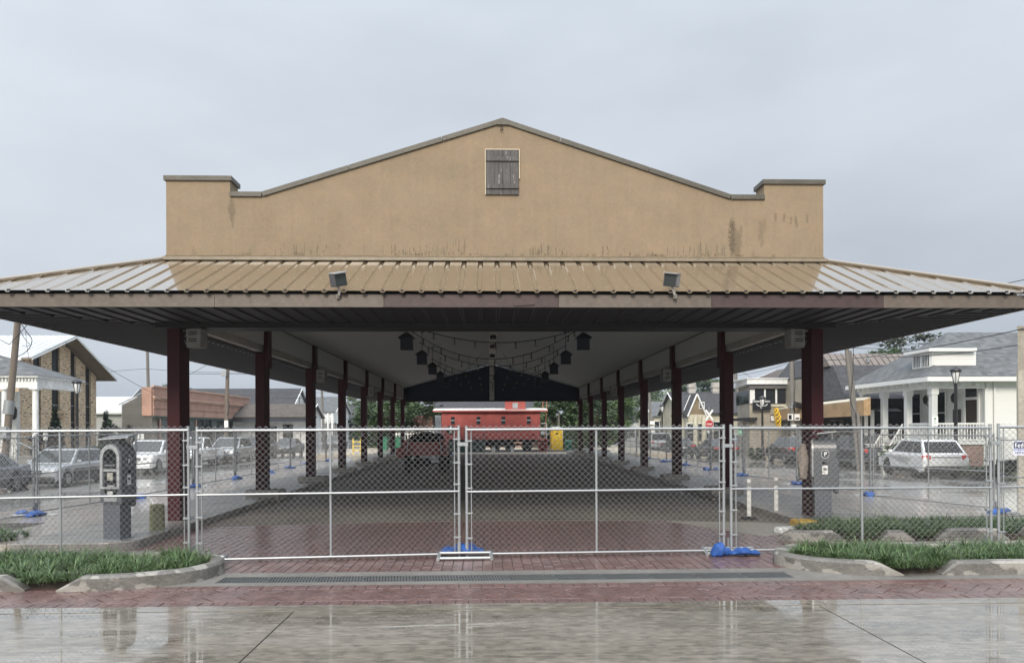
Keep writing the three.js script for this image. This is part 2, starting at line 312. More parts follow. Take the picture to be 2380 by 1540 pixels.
{ // drain: concrete surround and cast grates
  const g = struct('drain_strip'), z0 = -9.75, z1 = -8.96, ga = -9.50, gb = -9.12;
  part('concrete_edge', [bx(-9, plateX[0], -0.3, 0.002, z0, z1), bx(plateX[1], 9.5, -0.3, 0.002, z0, z1), bx(plateX[0], plateX[1], -0.3, 0.003, z0, ga), bx(plateX[0], plateX[1], -0.3, 0.003, gb, z1), bx(plateX[0], plateX[1], -0.3, -0.16, ga, gb)], M.concreteDark, g);
  const iron = worn(0.095, 0.1, 0.1, 0.5, 1.5, 0.002), n = 12, w = (plateX[1] - plateX[0]) / n, gx = [];
  for (let k = 0; k < 16; k++) gx.push(box(0.022, 0.03, gb - ga - 0.05, w * (k + 0.5) / 16, -0.014, (ga + gb) / 2, 0, 0.12));
  const frame = [bx(0.006, w - 0.006, -0.04, 0.0015, ga + 0.006, ga + 0.032), bx(0.006, w - 0.006, -0.04, 0.0015, gb - 0.032, gb - 0.006), bx(0.006, 0.022, -0.04, 0.0015, ga + 0.034, gb - 0.034), bx(w - 0.022, w - 0.006, -0.04, 0.0015, ga + 0.034, gb - 0.034), bx(0.024, w - 0.024, -0.035, -0.004, (ga + gb) / 2 - 0.012, (ga + gb) / 2 + 0.012)];
  const G0 = merge([...gx, ...frame]);
  for (let i = 0; i < n; i++) { const o = part('grate', G0, iron, g); o.position.x = plateX[0] + i * w; }
}
{ // driveway under the pavilion
  const g = struct('driveway'), pl = [];
  for (let i = 0; i <= 16; i++) { const t = -1 + i / 8; pl.push([AX + t * 5.62, -(15.05 - 0.75 * t * t)]); }
  part('asphalt', prism([...pl, [AX + 5.62, -53.4], [AX - 5.62, -53.4]], -0.4, 0.006), asphalt, g);
  part('concrete_apron', prism([[AX - 13, -53.4], [AX + 13, -53.4], [AX + 13, -80], [AX - 13, -80]], -0.4, 0.004), worn(0.42, 0.37, 0.29, 0.6, 0.3), g);
  part('concrete_patch', prism([[AX + 3.3, -14.75], [AX + 5.6, -14.2], [AX + 5.6, -13.2], [AX + 4.4, -12.6], [AX + 3.6, -14.2]], -0.03, 0.012), M.concrete, g);
}
{ // raised walks with the columns, falling away to the side streets
  const strip = (x0, x1, z0, z1, sk) => { // top surface following groundY, with skirts
    const xs = [x0]; for (const a of [AX - 13.5, AX - 7.4, AX + 7.4, AX + 13.5]) if (a > x0 && a < x1) xs.push(a); xs.push(x1);
    const gs = [];
    for (let i = 0; i + 1 < xs.length; i++) {
      const a = xs[i], b = xs[i + 1], ya = groundY(a), yb = groundY(b);
      gs.push(quad(V(a, ya, z0), V(b, yb, z0), V(b, yb, z1), V(a, ya, z1)), quad(V(a, -0.45, z0), V(b, -0.45, z0), V(b, yb, z0), V(a, ya, z0)));
    }
    return gs;
  };
  const wL = struct('left_walk'), wR = struct('right_walk');
  const arc = []; for (let i = 0; i <= 6; i++) { const t = i / 6 * Math.PI / 2; arc.push([-5.9 + 0.45 * Math.sin(t), -12.05 + 0.45 * Math.cos(t)]); }
  // slabs of the column walk, with joints
  part('kerb_corner', prism([[-7.255, -11.6], ...arc, [-5.45, -13.2], [-7.255, -13.2]], -0.4, 0.13, 0.02), swMat, wL);
  for (let z = -13.21; z > -53; z -= 3.3) { part('walk_slab', prism([[-7.255, z], [-5.45, z], [-5.45, z - 3.29], [-7.255, z - 3.29]], -0.4, 0.128, 0.015), swMat, wL); part('walk_slab', prism([[5.74, z], [7.545, z], [7.545, z - 3.29], [5.74, z - 3.29]], -0.4, 0.128, 0.015), swMat, wR); }
  part('paving', strip(-13.355, -7.26, -11.62, -80), paveMat, wL);
  part('paving', strip(7.55, 13.645, -13.65, -80), paveMat, wR);
  part('street', bx(-30, -13.36, -0.5, -0.4, 4, -180), sideWet, wL);
  part('street', bx(13.65, 23.5, -0.5, -0.4, 4, -180), sideWet, wR);
  part('cross_street', bx(-120, 120, -0.52, -0.43, -80, -96), asphalt, wL);
  part('kerb', [bx(-19.6, -19.3, -0.4, -0.26, -14, -75)], M.concrete, wL); part('verge', [bx(-30, -19.62, -0.4, -0.29, -14, -75)], worn(0.24, 0.23, 0.2, 0.6, 0.3), wL);
  part('kerb', [bx(20.6, 20.85, -0.4, -0.27, -30, -75)], M.concrete, wR); part('verge', [bx(20.86, 23.6, -0.4, -0.29, -30, -75)], worn(0.10, 0.13, 0.05, 0.9, 0.5), wR);
  // painted bay lines and the seam of the right walk
  const st = [[1745, 1153, 2060, 1163], [1740, 1166, 2100, 1181], [1760, 1180, 2180, 1196]];
  for (const [a, b, c, d] of st) { const p = G(a, b), q = G(c, d), n = V(q.z - p.z, 0, p.x - q.x).normalize().multiplyScalar(0.035), up = V(0, 0.006, 0); part('bay_line', quad(p.clone().add(n).add(up), q.clone().add(n).add(up), q.clone().sub(n).add(up), p.clone().sub(n).add(up)), worn(0.55, 0.54, 0.52, 0.5, 2), wR); }
  part('painted_kerb_end', rbox(0.40, 0.15, 0.34, 0.03, 5.76, 0.074, -13.62), worn(0.62, 0.36, 0.03, 0.5, 1.5), wR);
}

// ================================================================ MARKET PAVILION
const PZ = -14.2, EZ = -11.96, BZ = -51.6, EB = -53.9, CS = 5.3, EAVE = 4.044, FB = 3.77, WB = 5.056;
const pav = thing('market_pavilion', 'open market pavilion with tan stepped gable, tan ribbed metal roof and maroon posts', 'pavilion', V(AX, 0, PZ));
const L3 = (x, y, z) => V(x, y, z - PZ);                    // x from the axis, world y and z -> pavilion frame
{
  // stucco wall with its weathering: mildew along the foot, drip marks under the copings
  const x0 = -6.2, x1 = 6.2, y0 = 3.8, y1 = 7.7, n = 2048, m = 512;
  const drips = [];
  const addD = (px, py, len, w, k) => drips.push([(px - 1152) / 123.2, EYE + (994 - py) / 123.2, len / 123.2, w / 123.2, k]);
  addD(537, 460, 62, 7, 0.30); addD(539, 490, 45, 4, 0.25); addD(1699, 500, 95, 8, 0.50); addD(1702, 505, 90, 5, 0.42); addD(1710, 525, 70, 10, 0.30); addD(1720, 520, 30, 4, 0.25); addD(1768, 505, 70, 7, 0.18); addD(1775, 500, 40, 5, 0.16);
  for (const [a, b] of [[1802, 490], [1822, 492], [1838, 498], [1850, 496], [1852, 505], [1877, 494]]) addD(a, b, 22, 3.2, 0.28);
  for (let i = 0; i < 330; i++) { // clusters of small dark runs at the foot of the wall
    const cl = [[690, 40], [940, 60], [985, 40], [1060, 25], [1240, 25], [1270, 30], [1430, 40], [1560, 50], [1630, 40], [1660, 30]][i % 10];
    const h = 3 + 36 * Math.pow(rnd(), 2.6) * (i % 10 === 3 || i % 10 === 8 ? 1.2 : 0.9), q = rnd(); addD(cl[0] + (rnd() + rnd() - 1) * cl[1] * 2.0, 596 - h, q < 0.7 ? h : h * 0.5, rr(0.5, 1.7), rr(0.1, 0.45));
  }
  for (let i = 0; i < 26; i++) addD(rr(400, 1900), rr(560, 590), rr(8, 30), rr(1, 3), 0.16);
  const grid = new Float32Array(n * m), px = (x1 - x0) / n, py = (y1 - y0) / m;
  for (const [cx, cy, len, w, k] of drips) {
    for (let j = Math.floor((cy - len - y0) / py); j <= (cy - y0) / py; j++) for (let i = Math.floor((cx - w * 1.6 - x0) / px); i <= (cx + w * 1.6 - x0) / px; i++) {
      if (i < 0 || j < 0 || i >= n || j >= m) continue;
      const y = y0 + j * py, t = (cy - y) / len, wob = (vnoise(i / 256, j / 90, 64, 32, 7) - 0.5) * w, f = 1 - Math.abs(x0 + i * px - cx - wob) / (w * (0.6 + 0.7 * Math.sin(Math.PI * clamp(t, 0, 1))));
      if (t > 0 && t < 1 && f > 0) grid[j * n + i] = Math.max(grid[j * n + i], k * Math.min(1, f * 2) * Math.min(1, t * 6) * Math.min(1, (1 - t) * 5 + 0.3) * (0.6 + 0.8 * vnoise(i / 128, j / 128, 64, 64, 17)));
    }
  }
  const stucco = tex(n, m, (u, v) => {
    const i = Math.min(n - 1, Math.floor(u * n)), j = Math.min(m - 1, Math.floor(v * m)), y = y0 + v * (y1 - y0);
    const a = fbm(u, v, 20, 8, 121, 5) - 0.5, b = fbm(u, v, 300, 100, 123, 2) - 0.5, st = fbm(u, v, 160, 4, 125, 3) - 0.5;
    const foot = y < WB + 0.10 ? sstep(0.52, 0.75, fbm(u, v, 90, 8, 127, 4)) * (1 - clamp((y - WB) / 0.10, 0, 1)) * 0.75 : 0;
    const a2 = fbm(u, v, 70, 24, 129, 4) - 0.5, k = 1.03 + 0.20 * a + 0.13 * b + 0.10 * st + 0.09 * a2, s = 1 - clamp(grid[j * n + i] + foot, 0, 0.85);
    return [[0.262, 0.035], [0.200, 0.0], [0.134, -0.03]].map(([c, w]) => toS(c * k * s * (1 + 2.0 * w * a2)));
  }, { srgb: true });
  const wallMat = mat(1, 1, 1, 0.85, { map: stucco, bumpMap: reuse(grainN, 30, 10), bumpScale: 0.003 });
  const flank = worn(0.243, 0.192, 0.128, 0.85, 0.4);
  const outline = [[-6.2, 3.8], [6.2, 3.8], [6.2, 6.475], [5.06, 6.475], [5.06, 6.18], [4.40, 6.18], [0.07, 7.59], [-4.42, 6.18], [-5.02, 6.18], [-5.02, 6.475], [-6.2, 6.475]];
  const wg = slab(outline, PZ, PZ - 0.44); { const p = wg.attributes.position, uv = wg.attributes.uv; for (let i = 0; i < p.count; i++) { uv.setXY(i, (p.getX(i) - x0) / (x1 - x0), (p.getY(i) - y0) / (y1 - y0)); } }
  wg.translate(0, 0, -PZ); const wall = part('gable_wall', wg, wallMat, pav);
  const cop = worn(0.095, 0.087, 0.070, 0.5, 0.8), t = 0.085;
  const run = (xa, ya, xb, yb) => { const dx = xb - xa, dy = yb - ya, L = Math.hypot(dx, dy); return box(L, t, 0.52, (xa + xb) / 2 - dy / L * t / 2, (ya + yb) / 2 + dx / L * t / 2, -0.22, 0, 0, Math.atan2(dy, dx)); };
  const lerp = (a, b, k) => a + (b - a) * k;
  for (const r of [[-6.235, 6.475, -4.985, 6.475], [5.025, 6.475, 6.235, 6.475], [-5.02, 6.182, -4.43, 6.182], [4.41, 6.182, 5.06, 6.182]]) part('coping', run(...r), cop, wall);
  for (const [a, b] of [[[-4.42, 6.182], [0.068, 7.592]], [[4.40, 6.182], [0.072, 7.592]]]) for (const [k0, k1] of [[0.003, 0.36], [0.362, 0.75], [0.752, 0.998]]) {
    const p = [lerp(a[0], b[0], k0), lerp(a[1], b[1], k0)], q = [lerp(a[0], b[0], k1), lerp(a[1], b[1], k1)];
    part('coping', p[0] < q[0] ? run(...p, ...q) : run(...q, ...p), cop, wall);
  }
  part('ridge_cap', hull([V(0.07 - 0.12, 7.59 - 0.035, 0.047), V(0.07 + 0.12, 7.59 - 0.035, 0.047), V(0.07, 7.682, 0.047), V(0.07 - 0.12, 7.643, 0.047), V(0.07 + 0.12, 7.643, 0.047), V(0.07 - 0.12, 7.59 - 0.035, -0.48), V(0.07 + 0.12, 7.59 - 0.035, -0.48), V(0.07, 7.682, -0.48), V(0.07 - 0.12, 7.643, -0.48), V(0.07 + 0.12, 7.643, -0.48)]), cop, wall);
  part('base_flashing', [bx(-6.22, 6.22, WB - 0.075, WB - 0.012, 0, 0.11)], worn(0.27, 0.225, 0.165, 0.35, 0.5), wall);
  part('foot_bead', bx(-6.21, 6.21, WB + 0.012, WB + 0.03, 0, 0.035), flank, wall);
  part('hook', tube([V(0.03, 7.50, 0.03), V(0.06, 7.52, 0.05), V(0.07, 7.47, 0.05), V(0.04, 7.44, 0.04), V(0.03, 7.47, 0.03)], 0.008, 5), M.dark, wall);
  // batten shutter
  const sh = new THREE.Group(); sh.name = 'shutter'; sh.position.set(0.065, 6.24, 0.012); pav.add(sh);
  const woodT = colorTex([0.20, 0.19, 0.19], (u, v) => { const a = fbm(u, v, 40, 3, 131, 4), b = fbm(u, v, 8, 5, 133, 4), sc = sstep(0.74, 0.79, fbm(u, v, 30, 8, 135, 4)); const k = 0.48 + 0.35 * (a - 0.5) + 0.25 * (b - 0.5) + 1.0 * sc; return k; });
  const wm = mat(1, 1, 1, 0.8, { map: reuse(woodT, 1.6, 1.1), bumpMap: reuse(grainN, 2, 1), bumpScale: 0.003 });
  for (let i = 0; i < 4; i++) part('plank', rbox(0.150, 0.838, 0.03, 0.004, -0.232 + i * 0.1545, 0.42, 0.012), wm, sh);
  for (const y of [0.15, 0.665]) part('batten', rbox(0.61, 0.085, 0.028, 0.004, 0, y, 0.042), wm, sh);
  part('frame', [bx(-0.325, 0.325, 0.842, 0.856, -0.014, 0.03), bx(-0.328, -0.314, 0, 0.84, -0.014, 0.03), bx(0.314, 0.328, 0.3, 0.84, -0.014, 0.028)], mat(0.62, 0.54, 0.42, 0.7), sh);
}
{ // ribbed roof of the front hip and its soffit, fascia, sides and main roof
  const roofT = colorTex([0.235, 0.178, 0.112], (u, v) => { const a = fbm(u, v, 5, 5, 141, 5), st = fbm(u, v, 60, 5, 143, 3); return 0.82 + 0.20 * (a - 0.5) + 0.22 * (st - 0.5); });
  const roofB = tex(256, 256, (u, v) => 0.5 + 0.7 * (fbm(u, v, 14, 5, 145, 3) - 0.5));
  const roofMat = new THREE.MeshPhysicalMaterial({ color: lin(1, 1, 1), map: reuse(roofT, 0.5, 0.35), roughness: 0.22, metalness: 0.25, clearcoat: 1, clearcoatRoughness: 0.05, ior: 2.0, bumpMap: reuse(roofB, 0.7, 0.5), bumpScale: 0.0035, side: THREE.DoubleSide });
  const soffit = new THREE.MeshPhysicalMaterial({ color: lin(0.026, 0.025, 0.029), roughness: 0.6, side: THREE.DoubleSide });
  const RP = 0.304, HX = 8.69, TX = 6.2, run = PZ - EZ, rise = WB - 0.05 - EAVE;
  const sl = Math.hypot(run, rise), ny = -run / sl, nz = rise / sl;
  const lim = (u) => { const a = Math.abs(u); return [0, a <= TX ? 1 : clamp((HX - a) / (HX - TX), 0, 1)]; };
  // eave overhangs the fascia slightly (v starts below 0)
  const rmap = (u, v, h) => { const w = v === 0 ? -0.035 : v; return L3(u, EAVE + rise * w - h * ny, EZ + run * w + h * nz); };
  const sheet = RP * 3; let n = Math.ceil(HX * 2 / sheet); const st0 = -HX - 0.02;
  for (let i = 0; i < n; i++) {
    const u0 = Math.max(-HX, st0 + i * sheet), u1 = Math.min(HX, st0 + (i + 1) * sheet), ribs = [0, 1, 2].map((k) => st0 + i * sheet + RP * (k + 0.5)).filter((c) => c > u0 + 0.04 && c < u1 - 0.04);
    const o = part('roof_sheet', ribSheet(u0, u1, ribs, 0.048, 0.036, lim, rmap), roofMat, pav);
    const sc = []; for (const c of ribs) for (const w of [0.08, 0.34, 0.62, 0.9]) if (w < lim(c)[1]) for (const s of i % 2 ? [-0.062] : [-0.062, 0.062]) { const q = rmap(c + s, w, 0.004); sc.push(box(0.012, 0.008, 0.012, q.x, q.y, q.z)); }
    if (sc.length) stuff(part('screw', sc, M.galvDull, o));
    const cl = []; for (const c of ribs) { const q = rmap(c, 0, 0); const shp = box(0.05, 0.03, 0.012, q.x, q.y + 0.006, q.z - 0.02); cl.push(shp); } if (cl.length) stuff(part('rib_closure', cl, M.dark, o));
  }
  const smap = (u, v, h) => L3(u, FB + 0.03 - h, EZ + 0.0 + (run) * v);
  for (let i = 0; i < n; i++) {
    const u0 = Math.max(-HX, st0 + i * sheet), u1 = Math.min(HX, st0 + (i + 1) * sheet), ribs = [0, 1, 2].map((k) => st0 + i * sheet + RP * (k + 0.5)).filter((c) => c > u0 + 0.04 && c < u1 - 0.04);
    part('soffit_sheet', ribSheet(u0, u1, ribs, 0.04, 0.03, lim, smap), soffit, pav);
  }
  // side canopies
  const zs = EZ, ze = EB, len = zs - ze, ns = Math.ceil(len / sheet);
  for (const s of [-1, 1]) {
    for (let i = 0; i < ns; i++) {
      const u0 = i * sheet, u1 = Math.min(len, u0 + sheet), ribs = [0, 1, 2].map((k) => u0 + RP * (k + 0.5)).filter((c) => c < u1 - 0.04);
      const lm = (u) => [0, clamp(Math.min(u, len - u) / (HX - TX), 0, 1)];
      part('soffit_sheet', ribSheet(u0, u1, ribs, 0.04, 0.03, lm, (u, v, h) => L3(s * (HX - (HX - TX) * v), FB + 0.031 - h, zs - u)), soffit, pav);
      part('roof_sheet', ribSheet(u0, u1, ribs, 0.048, 0.036, lm, (u, v, h) => L3(s * (HX + 0.035 * (v === 0 ? 1 : 0) - (HX - TX) * v), EAVE + rise * v + h, zs - u)), roofMat, pav);
    }
    part('hip_cap', bar(L3(s * HX, EAVE + 0.015, EZ), L3(s * TX, WB - 0.03, PZ), 0.05, 6), roofMat, pav);
    part('hip_cap', bar(L3(s * HX, EAVE + 0.015, EB), L3(s * TX, WB - 0.03, EB - run), 0.05, 6), roofMat, pav);
    const fs = worn(0.148, 0.121, 0.101, 0.5, 0.4);
    for (let i = 0; i < 7; i++) { const a = EZ + 0.0 - i * len / 7, b = EZ - (i + 1) * len / 7 + 0.006; part('fascia_board', bx(s * HX, s * (HX - 0.04), FB, EAVE - 0.07, a - PZ - (i ? 0 : 0.045), b - PZ), fs, pav); }
    part('eave_gap_shade', bx(s * (HX - 0.20), s * (HX - 0.24), EAVE - 0.25, EAVE + 0.03, EZ - PZ - 0.25, EB - PZ + 0.25), soffit, pav);  // added strip along the side eave, gap shade put into its dark colour
    // main roof over the hall
    part('main_roof', hull([L3(s * 6.2, WB - 0.02, PZ - 0.5), L3(s * 6.2, WB - 0.02, BZ), L3(0.0, 6.42, PZ - 0.5), L3(0.0, 6.42, BZ), L3(s * 6.2, WB - 0.12, PZ - 0.5), L3(s * 6.2, WB - 0.12, BZ), L3(0, 6.32, PZ - 0.5), L3(0, 6.32, BZ)]), roofMat, pav);
  }
  for (const [s, z] of [[1, EB]]) part('rear_canopy', [slab([[-HX, FB + 0.03], [HX, FB + 0.03], [HX, EAVE - 0.04], [-HX, EAVE - 0.04]], z - PZ, z - PZ + 0.04), bx(-HX + 0.05, HX - 0.05, FB + 0.02, FB + 0.05, z - PZ + 0.05, BZ - PZ)], soffit, pav);
  // front fascia in lengths of two colours
  const tan = worn(0.148, 0.121, 0.101, 0.5, 0.4), mar = worn(0.068, 0.043, 0.044, 0.5, 0.4), seg = [-8.69, -7.9, -4.51, -1.86, 0.91, 3.37, 6.17, 8.69], cols = [tan, tan, tan, mar, tan, mar, tan];
  for (let i = 0; i < 7; i++) part('fascia_board', [bx(seg[i] + 0.003, seg[i + 1] - 0.003, FB, EAVE - 0.075, EZ - PZ, EZ - PZ - 0.04), bx(seg[i] + 0.003, seg[i + 1] - 0.003, FB - 0.004, FB + 0.012, EZ - PZ + 0.006, EZ - PZ - 0.002)], cols[i], pav, cols[i] === mar ? 'maroon fascia length' : undefined);
  part('fascia_dent', rbox(0.34, 0.02, 0.03, 0.008, 0.36, FB + 0.03, EZ - PZ + 0.004, 0, 0, 0.06), mar, pav);
  part('eave_gap_shade', bx(-HX + 0.3, HX - 0.3, EAVE - 0.25, EAVE + 0.06, EZ - PZ - 0.24, EZ - PZ - 0.20), soffit, pav);  // added near-black strip, paints the shade in the gap above the fascia
}
{ // posts, plinths, beams, frieze, ceiling, far gable
  const post = new THREE.MeshPhysicalMaterial({ color: lin(0.047, 0.008, 0.012), roughness: 0.55, specularIntensity: 0.5, clearcoat: 0.06, clearcoatRoughness: 0.35, side: THREE.DoubleSide });
  const ceil = mat(0.52, 0.52, 0.51, 0.85), beam = worn(0.36, 0.345, 0.32, 0.7, 0.4), frieze = mat(0.45, 0.45, 0.44, 0.85), navy = mat(0.018, 0.022, 0.045, 0.6);
  for (const s of [-1, 1]) for (let k = 0; k < 8; k++) {
    const z = PZ - 0.02 - k * CS, y0 = k < 1 ? 0.12 : 0.27, c = new THREE.Group(); c.name = 'post'; c.position.copy(L3(s * 6.09, 0, z)); pav.add(c);
    part('shaft', rbox(0.235, 3.80 - y0, 0.47, 0.012, 0, (3.80 + y0) / 2, -0.24), post, c);
    if (k) part('upper_post', bx(-s * 0.10, -s * 0.215, 3.4, 4.56, -0.02, -0.33), post, c);
    part('base_plate', bx(-0.16, 0.16, y0 - 0.012, y0 + 0.012, -0.54, 0.06), M.galvDull, c);
    if (k) part('plinth', rbox(0.86, 0.40, 0.72, 0.02, -s * 0.08, 0.08, -0.24), M.plinth, c);
    if (k > 0 && k < 6) part('bracket_hook', [box(0.03, 0.04, 0.10, -s * 0.12, 2.14, 0.0), bar(V(-s * 0.14, 2.15, 0), V(-s * 0.26, 2.24, 0), 0.012, 5)], M.dark, c);
  }
  for (const s of [-1, 1]) {
    for (let k = 0; k < 7; k++) {
      const a = PZ - 0.5 - k * CS, b = PZ - 0.5 - (k + 1) * CS + 0.02;
      part('edge_beam', [rbox(0.34, 0.20, a - b, 0.01, s * 6.2, 3.93, (a + b) / 2 - PZ)], beam, pav);
      part('frieze_panel', bx(s * 5.985, s * 6.02, 4.0, 4.60, a - PZ, b - PZ), frieze, pav);
      const y0 = 4.57, y1 = 6.21; 
      part('ceiling_panel', hull([L3(s * 6.0, y0, a), L3(s * 6.0, y0, b), L3(s * 0.10, y1, a), L3(s * 0.10, y1, b), L3(s * 6.0, y0 + 0.06, a), L3(s * 6.0, y0 + 0.06, b), L3(s * 0.10, y1 + 0.06, a), L3(s * 0.10, y1 + 0.06, b)]), ceil, pav);
      part('crease_cable', bar(L3(s * 5.95, 4.575, a), L3(s * 5.95, 4.575, b), 0.014, 5), M.cable, pav);
    }
    part('conduit', bar(L3(s * 6.42, 3.80, PZ - 1), L3(s * 6.42, 3.80, BZ), 0.02, 6), M.galvDull, pav);
  }
  part('front_beam', [bx(-6.3, 6.3, 3.70, 3.83, 0.16, 0.26), bx(-6.2, 6.2, 3.72, 3.8, -0.42, 0.14)], M.dark, pav);
  part('ridge_strip', bx(-0.19, 0.19, 6.12, 6.19, PZ - 0.6 - PZ, BZ - PZ), worn(0.80, 0.76, 0.68, 0.8, 0.4), pav);
  const fg = part('far_gable', slab([[-6.0, 3.72], [6.0, 3.72], [6.0, 4.57], [0, 6.21], [-6.0, 4.57]], BZ - PZ, BZ - PZ - 0.12), navy, pav);
  part('king_post', bx(-0.16, 0.16, 3.75, 6.1, BZ - PZ + 0.004, BZ - PZ + 0.14), worn(0.62, 0.58, 0.52, 0.8, 0.4), fg);
  part('tie_beam', bx(-6.0, 6.0, 3.66, 3.719, BZ - PZ + 0.10, BZ - PZ - 0.14), M.dark, fg);
}

// ================================================================ TEMPORARY FENCES
const PL = 3.72, PH = 1.80, MP = 0.0875;                     // panel length, height, mesh diagonal
function meshGeo(r, n) {
  const o = [], idx = [], hp = MP / 2, cols = Math.floor((PL - 0.12) / hp), x0 = -cols * hp / 2, rows = Math.round((PH + 0.075) / (MP / 2)), y0 = 0.005;
  // each wire zigzags from bottom to top, hooked into its neighbours
  for (let c = 0; c <= cols; c++) {
    const cx = x0 + c * hp, w = [];
    for (let j = 0; j <= rows; j++) { const sx = ((j + c) % 2 ? 0.25 : -0.25) * MP; w.push([cx + sx * 1.03, y0 + j * MP / 2, ((j + c) % 2 ? 1 : -1) * 0.003]); }
    const base = o.length / 3;
    for (const [x, y, z] of w) for (let k = 0; k < n; k++) { const a = k / n * Math.PI * 2; o.push(x + 0, y + Math.cos(a) * r * 1.35, z + Math.sin(a) * r); }
    for (let j = 0; j < rows; j++) for (let k = 0; k < n; k++) { const a = base + j * n + k, b = base + j * n + (k + 1) % n, cc = a + n, d = b + n; idx.push(a, b, cc, b, d, cc); }
  }
  const g = new THREE.BufferGeometry(); g.setAttribute('position', new THREE.Float32BufferAttribute(o, 3)); g.setIndex(idx); g.computeVertexNormals();
  g.setAttribute('uv', new THREE.Float32BufferAttribute(new Float32Array(o.length / 3 * 2), 2)); return g;
}
const mgNear = meshGeo(0.0026, 4), mgFar = meshGeo(0.0026, 3);
function makePanel(near, label, group) {
  const t = thing('chain_link_fence', label, 'fence panel', V(0, 0, 0), 0, group), hl = PL / 2, m = near ? M.galv : M.galvDull;
  const rail = (y, r) => { const g = bar(V(-hl + 0.02, y, 0.012), V(hl - 0.02, y, 0.012), r, 10); return g; };
  part('top_rail', rail(PH + 0.03, 0.0185), m, t); part('middle_rail', rail(0.945, 0.0165), m, t); part('bottom_rail', rail(0.055, 0.0165), m, t);
  for (const s of [-1, 1]) { const p = part('end_post', bar(V(s * (hl - 0.02), 0.02, 0), V(s * (hl - 0.02), PH + 0.085, 0), 0.021, 10), m, t); part('tension_bar', bar(V(s * (hl - 0.085), 0.03, 0.006), V(s * (hl - 0.085), PH + 0.02, 0.006), 0.008, 6), m, p); for (const y of [0.24, 0.62, 1.02, 1.34, 1.68]) part('tie_band', box(0.10, 0.022, 0.05, s * (hl - 0.05), y + rr(-0.05, 0.05), 0.004), m, p); }
  part('middle_post', bar(V(0, 0.05, 0), V(0, PH + 0.03, 0), 0.018, 8), m, t);
  const o = new THREE.Mesh(near ? mgNear : mgFar, M.wire); o.name = 'chain_link_mesh'; o.castShadow = o.receiveShadow = true; t.add(o);
  const ties = []; for (let i = 0; i < 9; i++) { const x = -hl + 0.35 + i * 0.38 + rr(-0.1, 0.1), y = [0.055, 0.945, PH + 0.03][i % 3]; ties.push(tube([V(x, y + 0.025, 0.02), V(x + 0.008, y, 0.036), V(x + 0.004, y - 0.03, 0.025), V(x + rr(-0.03, 0.03), y - rr(0.06, 0.10), 0.03)], 0.0022, 4)); }
  stuff(part('wire_tie', ties, M.galv, t)); return t;
}
function placePanel(t, a, b) { const d = b.clone().sub(a), L = d.length(); t.position.set((a.x + b.x) / 2, (a.y + b.y) / 2, (a.z + b.z) / 2); t.rotation.y = -Math.atan2(d.z, d.x); t.scale.x = (L - 0.07) / PL; t.rotation.order = 'YXZ'; t.rotation.x = rr(-0.012, 0.012); t.rotation.z = rr(-0.003, 0.003); return t; }
const joints = [[-185, 10.05], [447, 10.48], [1075, 10.78], [1690, 10.87], [2312, 10.92], [2945, 10.95]].map(([px, D]) => { const p = P(px, 994, D); p.y = 0; return p; });
const front0 = makePanel(true, 'near chain link panel', 'near fence row');
const frontLabels = ['near chain link fence panel crossing the left parking meter, leftmost of the front row', 'near chain link panel before the driveway and the old red engine', 'near chain link fence panel across the driveway with red caboose and yellow toilet behind it', 'near chain link fence panel in front of the right parking meter and right grass bed', 'near chain link fence panel cut off by the right edge of the photo'];
for (let i = 0; i < 5; i++) { const t = i ? dup(front0, V(0, 0, 0), 0, frontLabels[i]) : front0; t.userData.label = frontLabels[i]; delete t.userData.group; t.userData.group = 'near fence row'; placePanel(t, joints[i], joints[i + 1]); }
{ // stands and couplings at the joints of the near row
  const st = thing('pipe_stand', 'galvanised pipe foot under the joint in the middle of the near fence', 'fence stand', joints[2].clone().add(V(0.03, 0, 0.10)), 0.02, 'near fence stands');
  part('cross_bar', [bar(V(-0.36, 0.075, -0.05), V(0.36, 0.075, -0.05), 0.021, 10), bar(V(-0.37, 0.030, 0.13), V(0.37, 0.030, 0.13), 0.023, 10)], M.galv, st);
  part('foot_pipe', [-1, 1].map((s) => bar(V(s * 0.375, 0.026, 0.19), V(s * 0.36, 0.075, -0.12), 0.026, 12)), M.galv, st);
  part('socket', [-1, 1].map((s) => bar(V(s * 0.055 - 0.03, 0.05, -0.10), V(s * 0.055 - 0.03, 0.22, -0.10), 0.027, 10)), M.galv, st);
  const names = [[1, 'galvanised pipe foot at the near fence joint left, beside the grass bed'], [3, 'galvanised pipe foot under the blue sandbags at the right near fence joint'], [4, 'galvanised pipe foot at the near fence joint in the right grass']];
  for (const [i, l] of names) dup(st, joints[i].clone().add(V(0.03, i === 4 ? -0.0 : 0, i === 3 ? -0.02 : -0.05)), 0.0, l);
  const cl = thing('fence_clamp', 'coupling clamp on the near fence joint in front of the maroon left post', 'clamp', joints[1].clone().add(V(0, 1.60, 0)), 0, 'near fence clamps');
  part('saddle', [box(0.15, 0.05, 0.012, 0, 0, 0.028), box(0.15, 0.05, 0.012, 0, 0, -0.028)], M.galv, cl); part('bolt', bar(V(0, 0, -0.05), V(0, 0, 0.05), 0.008, 6), M.galv, cl);
  dup(cl, joints[2].clone().add(V(0, 1.62, 0)), 0, 'coupling clamp on the middle joint of the near fence'); dup(cl, joints[3].clone().add(V(0, 1.58, 0)), 0, 'coupling clamp on the near fence joint above the blue sandbags'); dup(cl, joints[4].clone().add(V(0, 1.6, 0)), 0, 'coupling clamp on the near fence joint before the white car');
}
